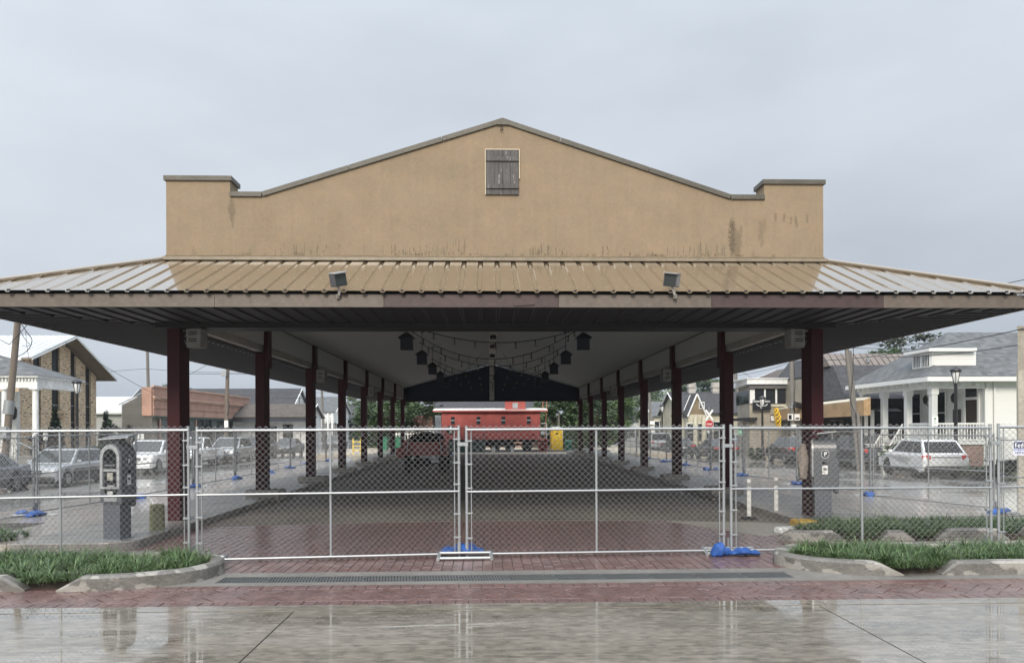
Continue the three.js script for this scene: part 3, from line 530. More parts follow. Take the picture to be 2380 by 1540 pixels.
// side fences: poles, then panels between them
function sandbag(L, W, H, seed, lumps = 1) {
  const pos = [], nu = 40, nv = 22, pt = (i, j) => {
    const u = i / nu * 2 - 1, a = j / nv * Math.PI * 2, e = Math.pow(Math.max(0, 1 - Math.pow(Math.abs(u), 3.2)), 0.45);
    const neck = Math.abs(u) > 0.86 ? 0.8 : 1, sag = 0.86 + 0.22 * Math.sin(u * 4 + seed) + 0.10 * Math.sin(u * 11 + seed * 3) * lumps;
    const fold = 1 + 0.05 * Math.sin(a * 5 + u * 6 + seed) + 0.05 * Math.sin(a * 9 - u * 13) + 0.22 * (vnoise(u * 0.5 + 0.5, (j % nv) / nv, 9, 7, seed * 5) - 0.5) + 0.10 * Math.abs(Math.sin(u * 17 + a * 2 + seed)) * Math.abs(u);
    const wv = W / 2 * (0.12 + 0.88 * e) * neck * (0.95 + 0.1 * Math.sin(u * 7 + seed)) * fold, hv = H * (0.16 + 0.84 * e) * sag;
    return V(u * L / 2, Math.max(0.002, hv * 0.5 + hv * 0.5 * Math.sin(a) * fold), wv * Math.cos(a) + 0.03 * Math.sin(u * 5 + seed));
  };
  for (let i = 0; i < nu; i++) for (let j = 0; j < nv; j++) { const A = pt(i, j), B = pt(i + 1, j), C = pt(i + 1, j + 1), D = pt(i, j + 1); for (const q of [A, C, B, A, D, C]) pos.push(q.x, q.y, q.z); }
  const g = new THREE.BufferGeometry(); g.setAttribute('position', new THREE.Float32BufferAttribute(pos, 3));
  const ni = g.attributes.position.count, nrm = []; g.computeVertexNormals();
  // smooth the folds by averaging normals of shared corners
  const key = new Map(); for (let i = 0; i < ni; i++) { const k = [0, 1, 2].map((c) => pos[3 * i + c].toFixed(4)).join(); const q = key.get(k) || [0, 0, 0]; for (let c = 0; c < 3; c++) q[c] += g.attributes.normal.array[3 * i + c]; key.set(k, q); }
  for (let i = 0; i < ni; i++) { const q = key.get([0, 1, 2].map((c) => pos[3 * i + c].toFixed(4)).join()), l = Math.hypot(...q) || 1; nrm.push(q[0] / l, q[1] / l, q[2] / l); }
  g.setAttribute('normal', new THREE.Float32BufferAttribute(nrm, 3)); return boxUV(g);
}
const tarp = new THREE.MeshPhysicalMaterial({ color: lin(0.022, 0.105, 0.40), roughness: 0.36, bumpMap: reuse(grainN, 5, 5), bumpScale: 0.008, clearcoat: 0.2, clearcoatRoughness: 0.3, side: THREE.DoubleSide });
const bagGeo = [1, 2, 3, 4].map((s) => sandbag(0.72, 0.34, 0.16, s));
function bag(x, y, z, turn, k, label, sc = 1) { const o = part(numbered('sandbag'), bagGeo[k % 4], tarp, scene); o.position.set(x, y, z); o.rotation.y = turn; o.scale.setScalar(sc); tag(o, label, 'sandbag', 'blue sandbags on fence feet'); return o; }
bag(joints[2].x - 0.02, 0.03, joints[2].z - 0.16, 0.03, 0, 'flat blue sandbag behind the middle joint of the near fence', 0.92);
bag(joints[3].x + 0.19, 0.02, joints[3].z + 0.17, -0.06, 1, 'plump blue sandbag lying before the near fence at its right joint', 0.62);
{ const o = bag(joints[3].x - 0.15, 0.0, joints[3].z + 0.16, 0.5, 2, 'crumpled blue sandbag with peaked top, left of the plump one at the right fence joint', 0.55); o.scale.set(0.40, 1.15, 0.55); }
function sideFence(pts, side) {
  const line = pts.map(([x, z]) => V(x, 0, z)), at = (d) => { for (let i = 0; i + 1 < line.length; i++) { const L = line[i].distanceTo(line[i + 1]); if (d <= L || i + 2 === line.length) return line[i].clone().lerp(line[i + 1], d / L); d -= L; } };
  let total = 0; for (let i = 0; i + 1 < line.length; i++) total += line[i].distanceTo(line[i + 1]);
  const n = Math.floor(total / 3.8), js = []; for (let i = 0; i <= n; i++) { const p = at(i * 3.8); p.y = groundY(p.x) + 0.02; js.push(p); }
  const ord = ['nearest', 'second', 'third', 'fourth', 'fifth', 'sixth', 'seventh', 'eighth', 'ninth', 'tenth', 'eleventh', 'twelfth', 'thirteenth'];
  for (let i = 0; i < n; i++) {
    const lb = `chain link panel in the long ${side} side fence along the street, ${ord[i]} from the camera`;
    const t = i || side === 'right' ? dup(side0 , V(0, 0, 0), 0, lb) : side0; t.userData.label = lb; placePanel(t, js[i], js[i + 1]);
  }
  for (let i = 0; i <= n; i++) {
    const a = js[i], s = side === 'left' ? 1 : -1, far = ord[i] || 'last';
    const f = i || side === 'right' ? dup(foot0, V(0, 0, 0), 0) : foot0; f.position.set(a.x, a.y - 0.02, a.z); f.rotation.y = 0.15 * s; f.userData.label = `pipe foot of the ${side} side fence, ${far} from the camera`;
    if (i < 9) { bag(a.x + s * (0.05 + 0.3 * ((i * 7) % 3) / 3), a.y, a.z + 0.25, 0.5 * s + i, i, `blue sandbag on the ${side} side fence foot, ${far} from the camera`, 0.8); if (i % 2 === 1) bag(a.x - s * 0.3, a.y - 0.01, a.z - 0.15, -0.3 + i, i + 1, `blue sandbag at the street side of the ${side} fence, ${far} joint from the camera`, 0.7); }
  }
  return js;
}
const side0 = makePanel(false, '', 'side fence panels');
const foot0 = thing('pipe_stand', '', 'fence stand', V(0, 0, 0), 0, 'side fence feet');
part('loop', [bar(V(-0.5, 0.03, 0.07), V(0.5, 0.03, 0.07), 0.02, 6), bar(V(-0.5, 0.03, -0.07), V(0.5, 0.03, -0.07), 0.02, 6)], M.galvDull, foot0); part('spigot', bar(V(0, 0.03, 0), V(0, 0.3, 0), 0.026, 6), M.galvDull, foot0);
const leftJ = sideFence([[-11.15, -14.2], [-10.0, -22.4], [-9.75, -31], [-9.5, -52]], 'left');
const rightJ = sideFence([[13.9, -14.6], [12.3, -18.5], [11.1, -22], [9.85, -30], [9.4, -52]], 'right');
{ // company sign on the right side fence
  const c = document.createElement('canvas'); c.width = 256; c.height = 128; const x = c.getContext('2d');
  x.fillStyle = '#dfe3f2'; x.fillRect(0, 0, 256, 128); x.fillStyle = '#22335e'; x.fillRect(6, 6, 244, 60); x.fillStyle = '#fff'; x.font = 'bold 54px sans-serif'; x.fillText('Federal', 14, 56); x.fillStyle = '#5560a8'; x.fillRect(10, 74, 236, 8); x.fillStyle = '#2a3470'; x.font = 'bold 26px sans-serif'; x.fillText('1 800 219 4357', 16, 114);
  const t = new THREE.CanvasTexture(c); t.colorSpace = THREE.SRGBColorSpace; const p = P(2384, 1041, 17.0);
  const o = thing('fence_sign', 'small white and blue Federal sign on the right side fence at the photo edge', 'sign', p, 0.1);
  const g = new THREE.PlaneGeometry(0.64, 0.32); g.translate(0, 0, 0.006); part('sign_face', g, mat(1, 1, 1, 0.4, { map: t }), o); part('sign_plate', box(0.66, 0.34, 0.008, 0, 0, 0), M.white, o);
}
{ // fence panel and its bag in front of the caboose
  const t = dup(side0, V(0, 0, 0), 0, 'lone chain link panel standing in front of the red caboose'); delete t.userData.group;
  const a = P(718, 1050, 50), b = P(1130, 1050, 50); const c = P(1029, 1052, 50); placePanel(t, V(P(1029, 1000, 52).x, 0, -52), V(P(1128, 1000, 52).x, 0, -52));
  bag(P(1046, 1052, 51.5).x, 0, -51.6, 0.1, 1, 'blue sandbag at the foot of the lone panel before the caboose', 1);
}

// ================================================================ PLANTERS AND GRASS
const grassCol = [[0.045, 0.09, 0.028], [0.085, 0.155, 0.05], [0.17, 0.25, 0.11], [0.10, 0.15, 0.05], [0.16, 0.13, 0.06]];
function tuft(seed, n, h) {
  const r = mulberry(seed), pos = [], col = [];
  for (let i = 0; i < n; i++) {
    const az = r() * Math.PI * 2, lean = 0.25 + r() * 0.85, L = h * (0.55 + 0.75 * r()), w = 0.006 + r() * 0.006, bend = 0.8 + r() * 1.7, ox = (r() - 0.5) * 0.06, oz = (r() - 0.5) * 0.06, segs = 4;
    let th = lean * 0.45, x = 0, y = 0; const pts = [[0, 0]]; for (let k = 0; k < segs; k++) { th += bend / segs * (0.6 + 0.5 * k / segs); x += Math.sin(th) * L / segs; y += Math.cos(th) * L / segs; pts.push([x, y]); }
    const ca = Math.cos(az), sa = Math.sin(az), c = grassCol[Math.floor(Math.min(4, r() * 4.15))], b = 0.8 + 0.4 * r();
    for (let k = 0; k < segs; k++) {
      const w0 = w * (1 - k / segs * 0.8), w1 = w * (1 - (k + 1) / segs * 0.8), q = (p, ww) => [ox + p[0] * ca - ww * sa, p[1], oz + p[0] * sa + ww * ca];
      const A = q(pts[k], -w0), B = q(pts[k], w0), C = q(pts[k + 1], w1), D = q(pts[k + 1], -w1);
      for (const v of [A, B, C, A, C, D]) { pos.push(...v); col.push(c[0] * b, c[1] * b, c[2] * b); }
    }
  }
  const g = mk(pos); g.setAttribute('color', new THREE.Float32BufferAttribute(col, 3)); return g;
}
const grassMat = new THREE.MeshPhysicalMaterial({ color: lin(1, 1, 1), vertexColors: true, roughness: 0.42, side: THREE.DoubleSide, transmission: 0.12, thickness: 0 });
const tufts = [tuft(5, 34, 0.32), tuft(9, 30, 0.40), tuft(13, 38, 0.27)];
function grassBed(label, pts, y, sc = 1) { // points [x, z]
  const root = thing('grass_bed', label, 'grass', V(0, 0, 0)); root.userData.kind = 'stuff';
  tufts.forEach((g, k) => {
    const mine = pts.filter((_, i) => i % 3 === k), im = new THREE.InstancedMesh(g, grassMat, mine.length), o = new THREE.Object3D();
    mine.forEach(([x, z, s = 1], i) => { o.position.set(x, y, z); const q = sc * s * rr(0.8, 1.2); o.scale.set(q, q * rr(0.85, 1.12), q); o.rotation.set(rr(-0.12, 0.12), rr(0, 6.28), rr(-0.12, 0.12)); o.updateMatrix(); im.setMatrixAt(i, o.matrix); });
    im.name = 'grass_blades'; im.castShadow = im.receiveShadow = true; root.add(im);
  });
}
const kerbMat = (() => { const t = colorTex([0.36, 0.345, 0.315], (u, v) => { const a = fbm(u, v, 6, 6, 151, 5), c = fbm(u, v, 7, 5, 153, 4), b = fbm(u, v, 60, 60, 155, 2); const wear = sstep(0.52, 0.60, c); return 0.42 + 0.30 * (a - 0.5) + 0.25 * (b - 0.5) + 0.42 * wear; }, 512); return mat(1, 1, 1, 0.6, { map: reuse(t, 0.6, 1.2), bumpMap: reuse(grainN, 1.5, 1.5), bumpScale: 0.004 }); })();
const soilMat = worn(0.05, 0.04, 0.03, 0.9, 1);
// kerb swept along a plan path: [x, z, height] with rounded top, ends ramped
function kerb(path, w, h, ramp0, ramp1) {
  const c = new THREE.CatmullRomCurve3(path.map(([x, z]) => V(x, 0, z)), false, 'catmullrom', 0.5), L = c.getLength(), n = Math.max(12, Math.ceil(L / 0.07)), ring = (i) => {
    const u = i / n, p = c.getPointAt(u), t = c.getTangentAt(u), nn = V(-t.z, 0, t.x); let k = 1; if (ramp0) k = Math.min(k, 0.08 + u * L / ramp0); if (ramp1) k = Math.min(k, 0.08 + (1 - u) * L / ramp1); k = Math.min(1, k);
    const hh = h * k, r = Math.min(0.03, hh * 0.4); return [[-w / 2, -0.3], [-w / 2 - 0.012, hh - r * 1.4], [-w / 2 + 0.008, hh - r * 0.4], [-w / 2 + r, hh], [w / 2 - r, hh], [w / 2, hh - r], [w / 2, -0.3]].map(([a, y]) => p.clone().addScaledVector(nn, a).setY(y));
  };
  const o = []; let A = ring(0); const tri = (...q) => q.forEach((v) => o.push(v.x, v.y, v.z));
  const cap = (R) => { for (let i = 1; i + 1 < R.length; i++) tri(R[0], R[i], R[i + 1]); }; cap(A);
  for (let i = 1; i <= n; i++) { const B = ring(i); for (let k = 0; k + 1 < A.length; k++) tri(A[k], B[k], B[k + 1], A[k], B[k + 1], A[k + 1]); A = B; } cap(A); return mk(o);
}
{ // left front bed
  const g = thing('planter_left_front'.replace('_left_front', ''), 'low concrete kerbed bed in the left foreground with rounded right end', 'planter', V(0, 0, 0));
  wpart('kerb', [kerb([[-9.5, -8.86], [-7.4, -8.86], [-5.32, -8.86]], 0.17, 0.17, 0, 0.28)], kerbMat, g);
  wpart('kerb', [kerb([[-4.95, -8.82], [-4.5, -8.84], [-4.05, -8.97], [-3.64, -9.25], [-3.49, -9.7], [-3.68, -10.15], [-4.1, -10.40], [-5.2, -10.5], [-9.5, -10.5]], 0.17, 0.17, 0.30, 0)], kerbMat, g);
  wpart('soil', prism([[-9.5, -8.9], [-4.3, -8.92], [-3.75, -9.3], [-3.65, -9.9], [-4.2, -10.4], [-9.5, -10.45]], -0.1, 0.10), soilMat, g);
  const pts = []; for (let i = 0; i < 900; i++) { const x = rr(-8.3, -3.68), z = rr(-10.36, -8.98); if (x > -4.42 && Math.hypot((x + 4.42) / 0.8, (z + 9.68) / 0.70) > 1) continue; const thin = fbm((x + 9) / 8, (z + 11) / 8, 16, 16, 201, 2) < 0.46; if (thin && rnd() < 0.8) continue; pts.push([x, z]); }
  for (let i = 0; i < 34; i++) pts.push([rr(-5.4, -4.75), rr(-9.02, -8.80), 0.75]);
  grassBed('arching lily turf filling the left foreground bed', pts, 0.09, 0.60);
}
{ // right front bed
  const g = thing('planter', 'low concrete kerbed bed in the right foreground with rounded left end', 'planter', V(0, 0, 0));
  wpart('kerb', kerb([[9.6, -10.75], [6.2, -10.75], [4.7, -10.72], [4.2, -10.5], [3.95, -10.1], [4.05, -9.72], [4.38, -9.44], [4.8, -9.3], [5.15, -9.27]], 0.18, 0.17, 0, 0.34), kerbMat, g);
  wpart('kerb', kerb([[5.62, -9.27], [7, -9.27], [9.6, -9.27]], 0.18, 0.17, 0.22, 0), kerbMat, g);
  wpart('soil', prism([[9.6, -9.32], [4.9, -9.34], [4.35, -9.6], [4.1, -10.1], [4.45, -10.6], [9.6, -10.7]], -0.1, 0.10), soilMat, g);
  const pts = []; for (let i = 0; i < 980; i++) { const x = rr(4.1, 8.9), z = rr(-10.62, -9.40); if (x < 4.76 && Math.hypot((x - 4.76) / 0.68, (z + 10.03) / 0.66) > 1) continue; const thin = fbm((x + 9) / 8, (z + 11) / 8, 16, 16, 203, 2) < 0.46; if (thin && rnd() < 0.8) continue; pts.push([x, z]); }
  for (let i = 0; i < 44; i++) pts.push([rr(5.0, 5.75), rr(-9.42, -9.18), 0.8]);
  grassBed('arching lily turf filling the right foreground bed', pts, 0.09, 0.60);
}
{ // right rear bed behind the fence
  const g = thing('planter', 'broken concrete kerbed bed behind the near fence on the right, below the parking meter', 'planter', V(0, 0, 0));
  wpart('kerb', kerb([[4.75, -12.3], [5.1, -12.1], [5.75, -12.05]], 0.18, 0.17, 0.2, 0.2), kerbMat, g); wpart('kerb', kerb([[6.35, -12.08], [6.9, -12.08]], 0.18, 0.16, 0.15, 0.18), kerbMat, g);
  wpart('kerb', kerb([[7.25, -12.05], [8.45, -12.05]], 0.18, 0.19, 0.25, 0.22), kerbMat, g); wpart('kerb', kerb([[8.75, -12.3], [9.2, -12.0], [10.6, -11.9]], 0.18, 0.19, 0.15, 0), kerbMat, g);
  wpart('kerb', kerb([[6.2, -13.72], [8, -13.72], [10.5, -13.72]], 0.16, 0.16, 0, 0), kerbMat, g); wpart('kerb', rbox(0.75, 0.13, 0.2, 0.05, 5.3, 0.06, -12.95, 0, 0.35, 0), M.whiteWorn, g);
  wpart('soil', prism([[5.2, -12.15], [10.5, -12.0], [10.5, -13.65], [6, -13.65], [5.4, -13]], -0.1, 0.08), soilMat, g);
  const pts = []; for (let i = 0; i < 620; i++) { const x = rr(5.3, 9.6), z = rr(-13.55, -12.2); if (x < 5.9 && z < -13.0) continue; pts.push([x, z]); }
  for (let i = 0; i < 30; i++) pts.push([rr(6.9, 7.25), rr(-12.2, -11.95), 0.7], [rr(5.8, 6.3), rr(-12.3, -12.0), 0.7]);
  grassBed('lily turf in the broken bed behind the near fence on the right', pts, 0.07, 0.6);
  const q = []; for (let i = 0; i < 60; i++) q.push([rr(-8.6, -7.55), rr(-12.6, -12.0), 0.85]); grassBed('clump of lily turf at the left photo edge behind the near fence', q, 0.10, 0.8);
}

// ================================================================ PARKING METERS, BOLLARDS
function textTex(w, h, draw) { const c = document.createElement('canvas'); c.width = w; c.height = h; draw(c.getContext('2d'), w, h); const t = new THREE.CanvasTexture(c); t.colorSpace = THREE.SRGBColorSpace; return t; }
const printed = (t, o = {}) => mat(1, 1, 1, 0.45, { map: t, ...o });
function plane(w, h, x, y, z, rx = 0, ry = 0) { const g = new THREE.PlaneGeometry(w, h).toNonIndexed(); g.applyMatrix4(new THREE.Matrix4().makeRotationFromEuler(new THREE.Euler(rx, ry, 0))); g.translate(x, y, z); return g; }
const pTex = textTex(128, 128, (x) => { x.fillStyle = '#3a3e46'; x.fillRect(0, 0, 128, 128); x.fillStyle = '#eef0f2'; x.beginPath(); x.arc(64, 64, 60, 0, 7); x.fill(); x.fillStyle = '#14192a'; x.beginPath(); x.arc(64, 64, 54, 0, 7); x.fill(); x.fillStyle = '#f2f4f6'; x.font = 'bold 92px sans-serif'; x.textAlign = 'center'; x.fillText('P', 66, 97); });
const stick1 = textTex(64, 160, (x) => { x.fillStyle = '#e8e8e6'; x.fillRect(0, 0, 64, 160); x.fillStyle = '#222'; x.fillRect(12, 46, 40, 42); x.fillStyle = '#e8e8e6'; x.font = 'bold 34px sans-serif'; x.fillText('+', 22, 78); x.fillStyle = '#555'; x.fillRect(10, 112, 44, 5); x.fillRect(10, 124, 30, 5); });
const stick2 = textTex(128, 160, (x) => { x.fillStyle = '#ececea'; x.fillRect(0, 0, 128, 160); x.fillStyle = '#1b2138'; x.fillRect(30, 58, 98, 38); x.fillStyle = '#333'; x.font = 'bold 26px sans-serif'; x.fillText('PAY', 34, 34); x.fillText('HERE', 28, 146); x.fillStyle = '#eee'; x.font = '18px sans-serif'; x.fillText('PARK', 40, 84); });
function payStation(pos, turn, label) {
  const t = thing('parking_meter', label, 'parking meter', pos, turn);
  const grey = new THREE.MeshPhysicalMaterial({ color: lin(0.10, 0.108, 0.122), roughness: 0.42, clearcoat: 0.3, clearcoatRoughness: 0.3, side: THREE.DoubleSide }), silver = worn(0.42, 0.43, 0.44, 0.4, 1, 0.001, { metalness: 0.3 }), ped = mat(0.105, 0.118, 0.138, 0.45);
  part('pedestal', rbox(0.37, 0.60, 0.34, 0.012, 0, 0.30, 0), ped, t); part('base_plate', bx(-0.23, 0.23, 0, 0.012, -0.21, 0.21), M.galvDull, t);
  // cabinet: arched front outline, deeper than the pedestal
  const arch = (w, y0, y1, inset = 0) => { const r = w / 2 - inset, pts = [[-r, y0 + inset], [r, y0 + inset]]; for (let i = 0; i <= 12; i++) { const a = i / 12 * Math.PI; pts.push([r * Math.cos(a), y1 - w / 2 + r * Math.sin(a)]); } return pts; };
  part('cabinet', slab(arch(0.46, 0.58, 1.50), -0.26, 0.19), grey, t); part('rear_bulge', rbox(0.40, 0.62, 0.10, 0.04, 0, 0.80, -0.27), grey, t);
  const bez = slab(arch(0.42, 0.80, 1.485), 0.191, 0.225, [arch(0.30, 0.83, 1.42, 0.0)]); const fr = part('front_bezel', bez, silver, t);
  part('upper_screen', slab(arch(0.292, 1.22, 1.415), 0.192, 0.2), M.glass, fr);
  part('coin_panel', [rbox(0.292, 0.10, 0.02, 0.006, 0, 1.17, 0.200)], M.black, fr); part('button', [-0.09, -0.03, 0.03, 0.09].map((x) => box(0.04, 0.018, 0.012, x, 1.165, 0.214)), M.galv, fr);
  part('card_slot', rbox(0.29, 0.04, 0.03, 0.006, 0, 1.085, 0.203), silver, fr); part('keypad_bay', rbox(0.27, 0.24, 0.012, 0.006, 0.01, 0.965 - 0.02, 0.197), M.black, fr);
  part('bill_plate', rbox(0.12, 0.12, 0.016, 0.004, 0.0, 0.99, 0.207), worn(0.40, 0.38, 0.34, 0.5), fr); part('tray_lip', rbox(0.16, 0.025, 0.02, 0.006, 0.02, 0.845, 0.208), silver, fr);
  part('receipt_bay', rbox(0.26, 0.14, 0.05, 0.01, 0, 0.76, 0.175), M.black, t); part('receipt_tray', rbox(0.12, 0.06, 0.03, 0.008, 0, 0.735, 0.205), worn(0.5, 0.5, 0.48, 0.5), t);
  part('lower_door', hull([V(-0.15, 0.69, 0.192), V(0.15, 0.69, 0.192), V(-0.13, 0.60, 0.192), V(0.13, 0.60, 0.192), V(-0.145, 0.685, 0.206), V(0.145, 0.685, 0.206), V(-0.125, 0.605, 0.206), V(0.125, 0.605, 0.206)]), silver, t);
  for (const s of [-1, 1]) {
    const g = new THREE.CircleGeometry(0.085, 24).toNonIndexed(); g.rotateY(s * Math.PI / 2); g.translate(s * 0.2335, 1.22, -0.04); part('parking_badge', g, printed(pTex), t);
    part('lock_box', rbox(0.02, 0.05, 0.09, 0.006, s * 0.235, 1.06, -0.03), M.black, t);
    part('sticker', plane(0.11, 0.16, s * 0.2345, 0.93, -0.035, 0, s * Math.PI / 2), printed(s > 0 ? stick1 : stick2), t);
  }
  const hood = new THREE.Group(); hood.name = 'solar_hood'; t.add(hood);
  part('neck', rbox(0.20, 0.10, 0.22, 0.02, 0, 1.53, -0.03), grey, hood); part('solar_panel', rbox(0.60, 0.022, 0.40, 0.008, 0.02, 1.595, -0.02, 0.10, 0.15, 0.04), M.galv, hood); part('solar_cells', rbox(0.54, 0.006, 0.35, 0.002, 0.02, 1.610, -0.02, 0.10, 0.15, 0.04), M.glassSky, hood);
  return t;
}
payStation(V(-5.83, 0.13, -11.98), -0.12, 'grey arched parking meter with silver bezel and round P badge beside the left kerb corner').scale.set(0.76, 1, 0.86);
{
  const t = payStation(V(P(1911, 994, 13.8).x, 0.13, -13.8), -1.9, 'grey parking meter seen from its side with P badge, before the right maroon post'); 
  t.scale.set(0.76, 1, 0.86);
}
{ // olive bollard and concrete block behind the left meter
  const p = V(-5.68, 0.13, -13.05);
  const t = thing('utility_bollard', 'olive green utility bollard standing behind the left parking meter', 'bollard', p);
  part('shell', lathe([[0.125, 0], [0.120, 0.30], [0.116, 0.40], [0.108, 0.425], [0.08, 0.437], [0, 0.44]], 20), worn(0.22, 0.215, 0.115, 0.6, 2), t); part('lock', bar(V(0, 0.34, 0.11), V(0, 0.34, 0.125), 0.012, 8), M.dark, t);
}
function delineator(pos, h, label) { const t = thing('flexible_post', label, 'marker post', pos, 0, 'white marker posts'); part('post', [rbox(0.085, h - 0.05, 0.03, 0.012, 0, h / 2 + 0.03, 0)], M.whiteWorn, t); part('base', lathe([[0.17, 0], [0.16, 0.02], [0.07, 0.055], [0, 0.06]], 16), M.rubber, t); part('reflector', rbox(0.087, 0.11, 0.034, 0.012, 0, h - 0.11, 0), M.galv, t); return t; }
delineator(V(P(1741, 1210, 14.9).x, 0.008, -14.9), 0.80, 'white plastic marker post, nearer and left one of the two by the right kerb');
delineator(V(P(1804, 1202, 15.3).x, 0.008, -15.3), 0.80, 'white plastic marker post, farther and right one of the two by the right kerb');
{ // parking notice on the second right post and the hooked rag on the first one
  const t = textTex(96, 128, (x) => { x.fillStyle = '#d8d6d0'; x.fillRect(0, 0, 96, 128); x.fillStyle = '#333'; x.font = 'bold 26px sans-serif'; x.fillText('NO', 30, 36); x.fillText('PARK', 12, 66); x.fillText('ING', 24, 96); });
  const p = P(1758 / 1.0 * 0 + 1669, 1182, 18.9); const o = thing('notice_board', 'small white paper notice fixed low beside the second right post', 'sign', V(p.x, p.y, -18.9)); part('board', box(0.26, 0.5, 0.012, 0, 0, 0), worn(0.5, 0.49, 0.47), o); part('print', plane(0.25, 0.3, 0, 0.07, 0.008), printed(t), o);
  const q = P(1868, 1075, 14.0), pts = []; const r = mulberry(8); for (let i = 0; i < 26; i++) pts.push(V(q.x + (r() - 0.5) * 0.20, q.y + (r() - 0.5) * 0.72, -14.03 + (r() - 0.5) * 0.14));
  whole('paper_wrap', hull(pts), worn(0.30, 0.26, 0.23, 0.9, 2), V(q.x, q.y, -14.03), 'crumpled brown paper wrap on the front right post beside the parking meter', 'wrap');
}

// ================================================================ THINGS HUNG FROM THE PAVILION
function flood(px, py, turn, roll, label) {
  const D = 11.86, p = P(px, py, D), t = thing('floodlight', label, 'floodlight', p, turn, 'eave floodlights');
  const zinc = worn(0.34, 0.34, 0.34, 0.5, 2.5, 0.002, { metalness: 0.4 }), dk = worn(0.10, 0.10, 0.11, 0.5, 3, 0.002);
  const q = new THREE.Group(); q.name = 'lamp_head'; q.rotation.set(0.15, 0, roll); t.add(q);
  part('housing', rbox(0.22, 0.20, 0.15, 0.008, 0, 0, 0), dk, q); part('hood', rbox(0.235, 0.018, 0.20, 0.005, 0, 0.108, 0.02), zinc, q); part('lens', box(0.19, 0.165, 0.006, 0, 0, 0.079), M.glassSky, q); part('side_plate', box(0.006, 0.17, 0.12, 0.1135, 0, 0), zinc, q);
  part('knuckle', [bar(V(0, -0.10, 0), V(0.03, -0.17, -0.01), 0.018, 8), bar(V(0.03, -0.17, -0.01), V(0.035, -0.24, -0.03), 0.026, 8, 0.018)], worn(0.4, 0.39, 0.36, 0.5), t); part('wall_plate', rbox(0.06, 0.07, 0.03, 0.008, 0.035, -0.25, -0.06), worn(0.3, 0.28, 0.25, 0.5), t);
}
flood(785, 650, 0.75, 0.28, 'weathered box floodlight on the eave, left one, speckled grey housing');
flood(1561, 651, -0.6, -0.2, 'weathered box floodlight on the eave, right one, above the tan fascia length');
{
  const lb = (k, s) => `black house shaped pendant lamp, ${['nearest', 'second', 'third', 'fourth', 'farthest'][k]} in the ${s < 0 ? 'left' : 'right'} row under the ceiling`;
  let p0;
  for (let k = 0; k < 5; k++) for (const s of [-1, 1]) {
    const D = 23.2 + k * CS, pos = V(AX + s * 2.72, 4.50, -D);
    if (!p0) {
      p0 = thing('pendant_lamp', '', 'pendant lamp', pos, 0, 'house shaped pendant lamps');
      const wallm = mat(0.02, 0.024, 0.04, 0.6), rf = mat(0.017, 0.017, 0.02, 0.6);
      part('body', rbox(0.36, 0.34, 0.36, 0.01, 0, -0.06, 0), wallm, p0); part('roof', hull([V(-0.25, 0.11, -0.25), V(0.25, 0.11, -0.25), V(-0.25, 0.11, 0.25), V(0.25, 0.11, 0.25), V(0, 0.29, 0), V(0.06, 0.28, 0), V(-0.06, 0.28, 0)]), rf, p0); part('stem', bar(V(0, 0.27, 0), V(0, 0.98, 0), 0.014, 6), M.dark, p0); part('canopy', rbox(0.14, 0.04, 0.14, 0.01, 0, 0.985, 0, 0, 0, 0), M.dark, p0); part('trim', bx(-0.19, 0.19, -0.24, -0.225, -0.19, 0.19), rf, p0); p0.userData.label = lb(k, s);
    } else dup(p0, pos, 0, lb(k, s));
  }
  const cords = [[22.5, 4.95, 0.55], [25.2, 5.1, 0.95], [28.2, 5.0, 0.85], [33, 4.95, 0.8], [38, 4.95, 0.8], [43, 4.95, 0.8]];
  cords.forEach(([D, y, sag], i) => {
    const t = thing('string_light', `strand of bulbs sagging across the hall under the ceiling, ${['nearest', 'second', 'third', 'fourth', 'fifth', 'farthest'][i]} from the camera`, 'string lights', V(AX, 0, -D), 0, 'string lights across the hall');
    const f = (u) => V(u * 2.75, y - sag * (1 - u * u) + (u * u > 0.999 ? 0 : 0), 0.5 * u * (i % 2 ? 1 : -1)); const pts = []; for (let k = 0; k <= 24; k++) pts.push(f(-1 + k / 12));
    part('cord', tube(pts, 0.014, 5, 48), M.cable, t);
    for (let k = 0; k < 9; k++) { const q = f(-0.88 + k * 0.22); const b = part('socket', [bar(q, q.clone().add(V(0, -0.11, 0)), 0.022, 6)], M.cable, t); part('bulb', lathe([[0.018, 0], [0.035, -0.03], [0.04, -0.06], [0.025, -0.09], [0, -0.1]], 8).translate(q.x, q.y - 0.11, q.z), mat(0.2, 0.18, 0.15, 0.1), b); }
  });
  // ridge fixtures
  [31.5, 34.5, 38.5, 43.5].forEach((D, i) => { const t = thing('ridge_lamp', `black box lamp on the pale ridge strip, ${['nearest', 'second', 'third', 'farthest'][i]} of the row`, 'ceiling lamp', V(AX, 6.0, -D), 0, 'ridge lamps'); part('housing', rbox(0.30, 0.16, 0.30, 0.02, 0, 0, 0), M.black, t); part('stem', bar(V(0, 0.06, 0), V(0, 0.12, 0), 0.05, 8), M.dark, t); });
  for (const s of [-1, 1]) { const t = thing('heater_bar', `dark bar heater hung on two rods near the far gable, ${s < 0 ? 'left' : 'right'} one`, 'heater', V(AX + s * 1.45, 4.62, -40), 0, 'bar heaters'); part('reflector', hull([V(-0.26, 0, -0.1), V(0.26, 0, -0.1), V(-0.26, 0, 0.1), V(0.26, 0, 0.1), V(-0.26, 0.1, -0.03), V(0.26, 0.1, 0.03), V(-0.26, 0.1, 0.03), V(0.26, 0.1, -0.03)]), M.dark, t); part('rod', [bar(V(-0.2, 0.1, 0), V(-s * 0.9, 1.2, 0), 0.012, 5), bar(V(0.2, 0.1, 0), V(0.2, 1.15, 0), 0.012, 5)], M.dark, t); }
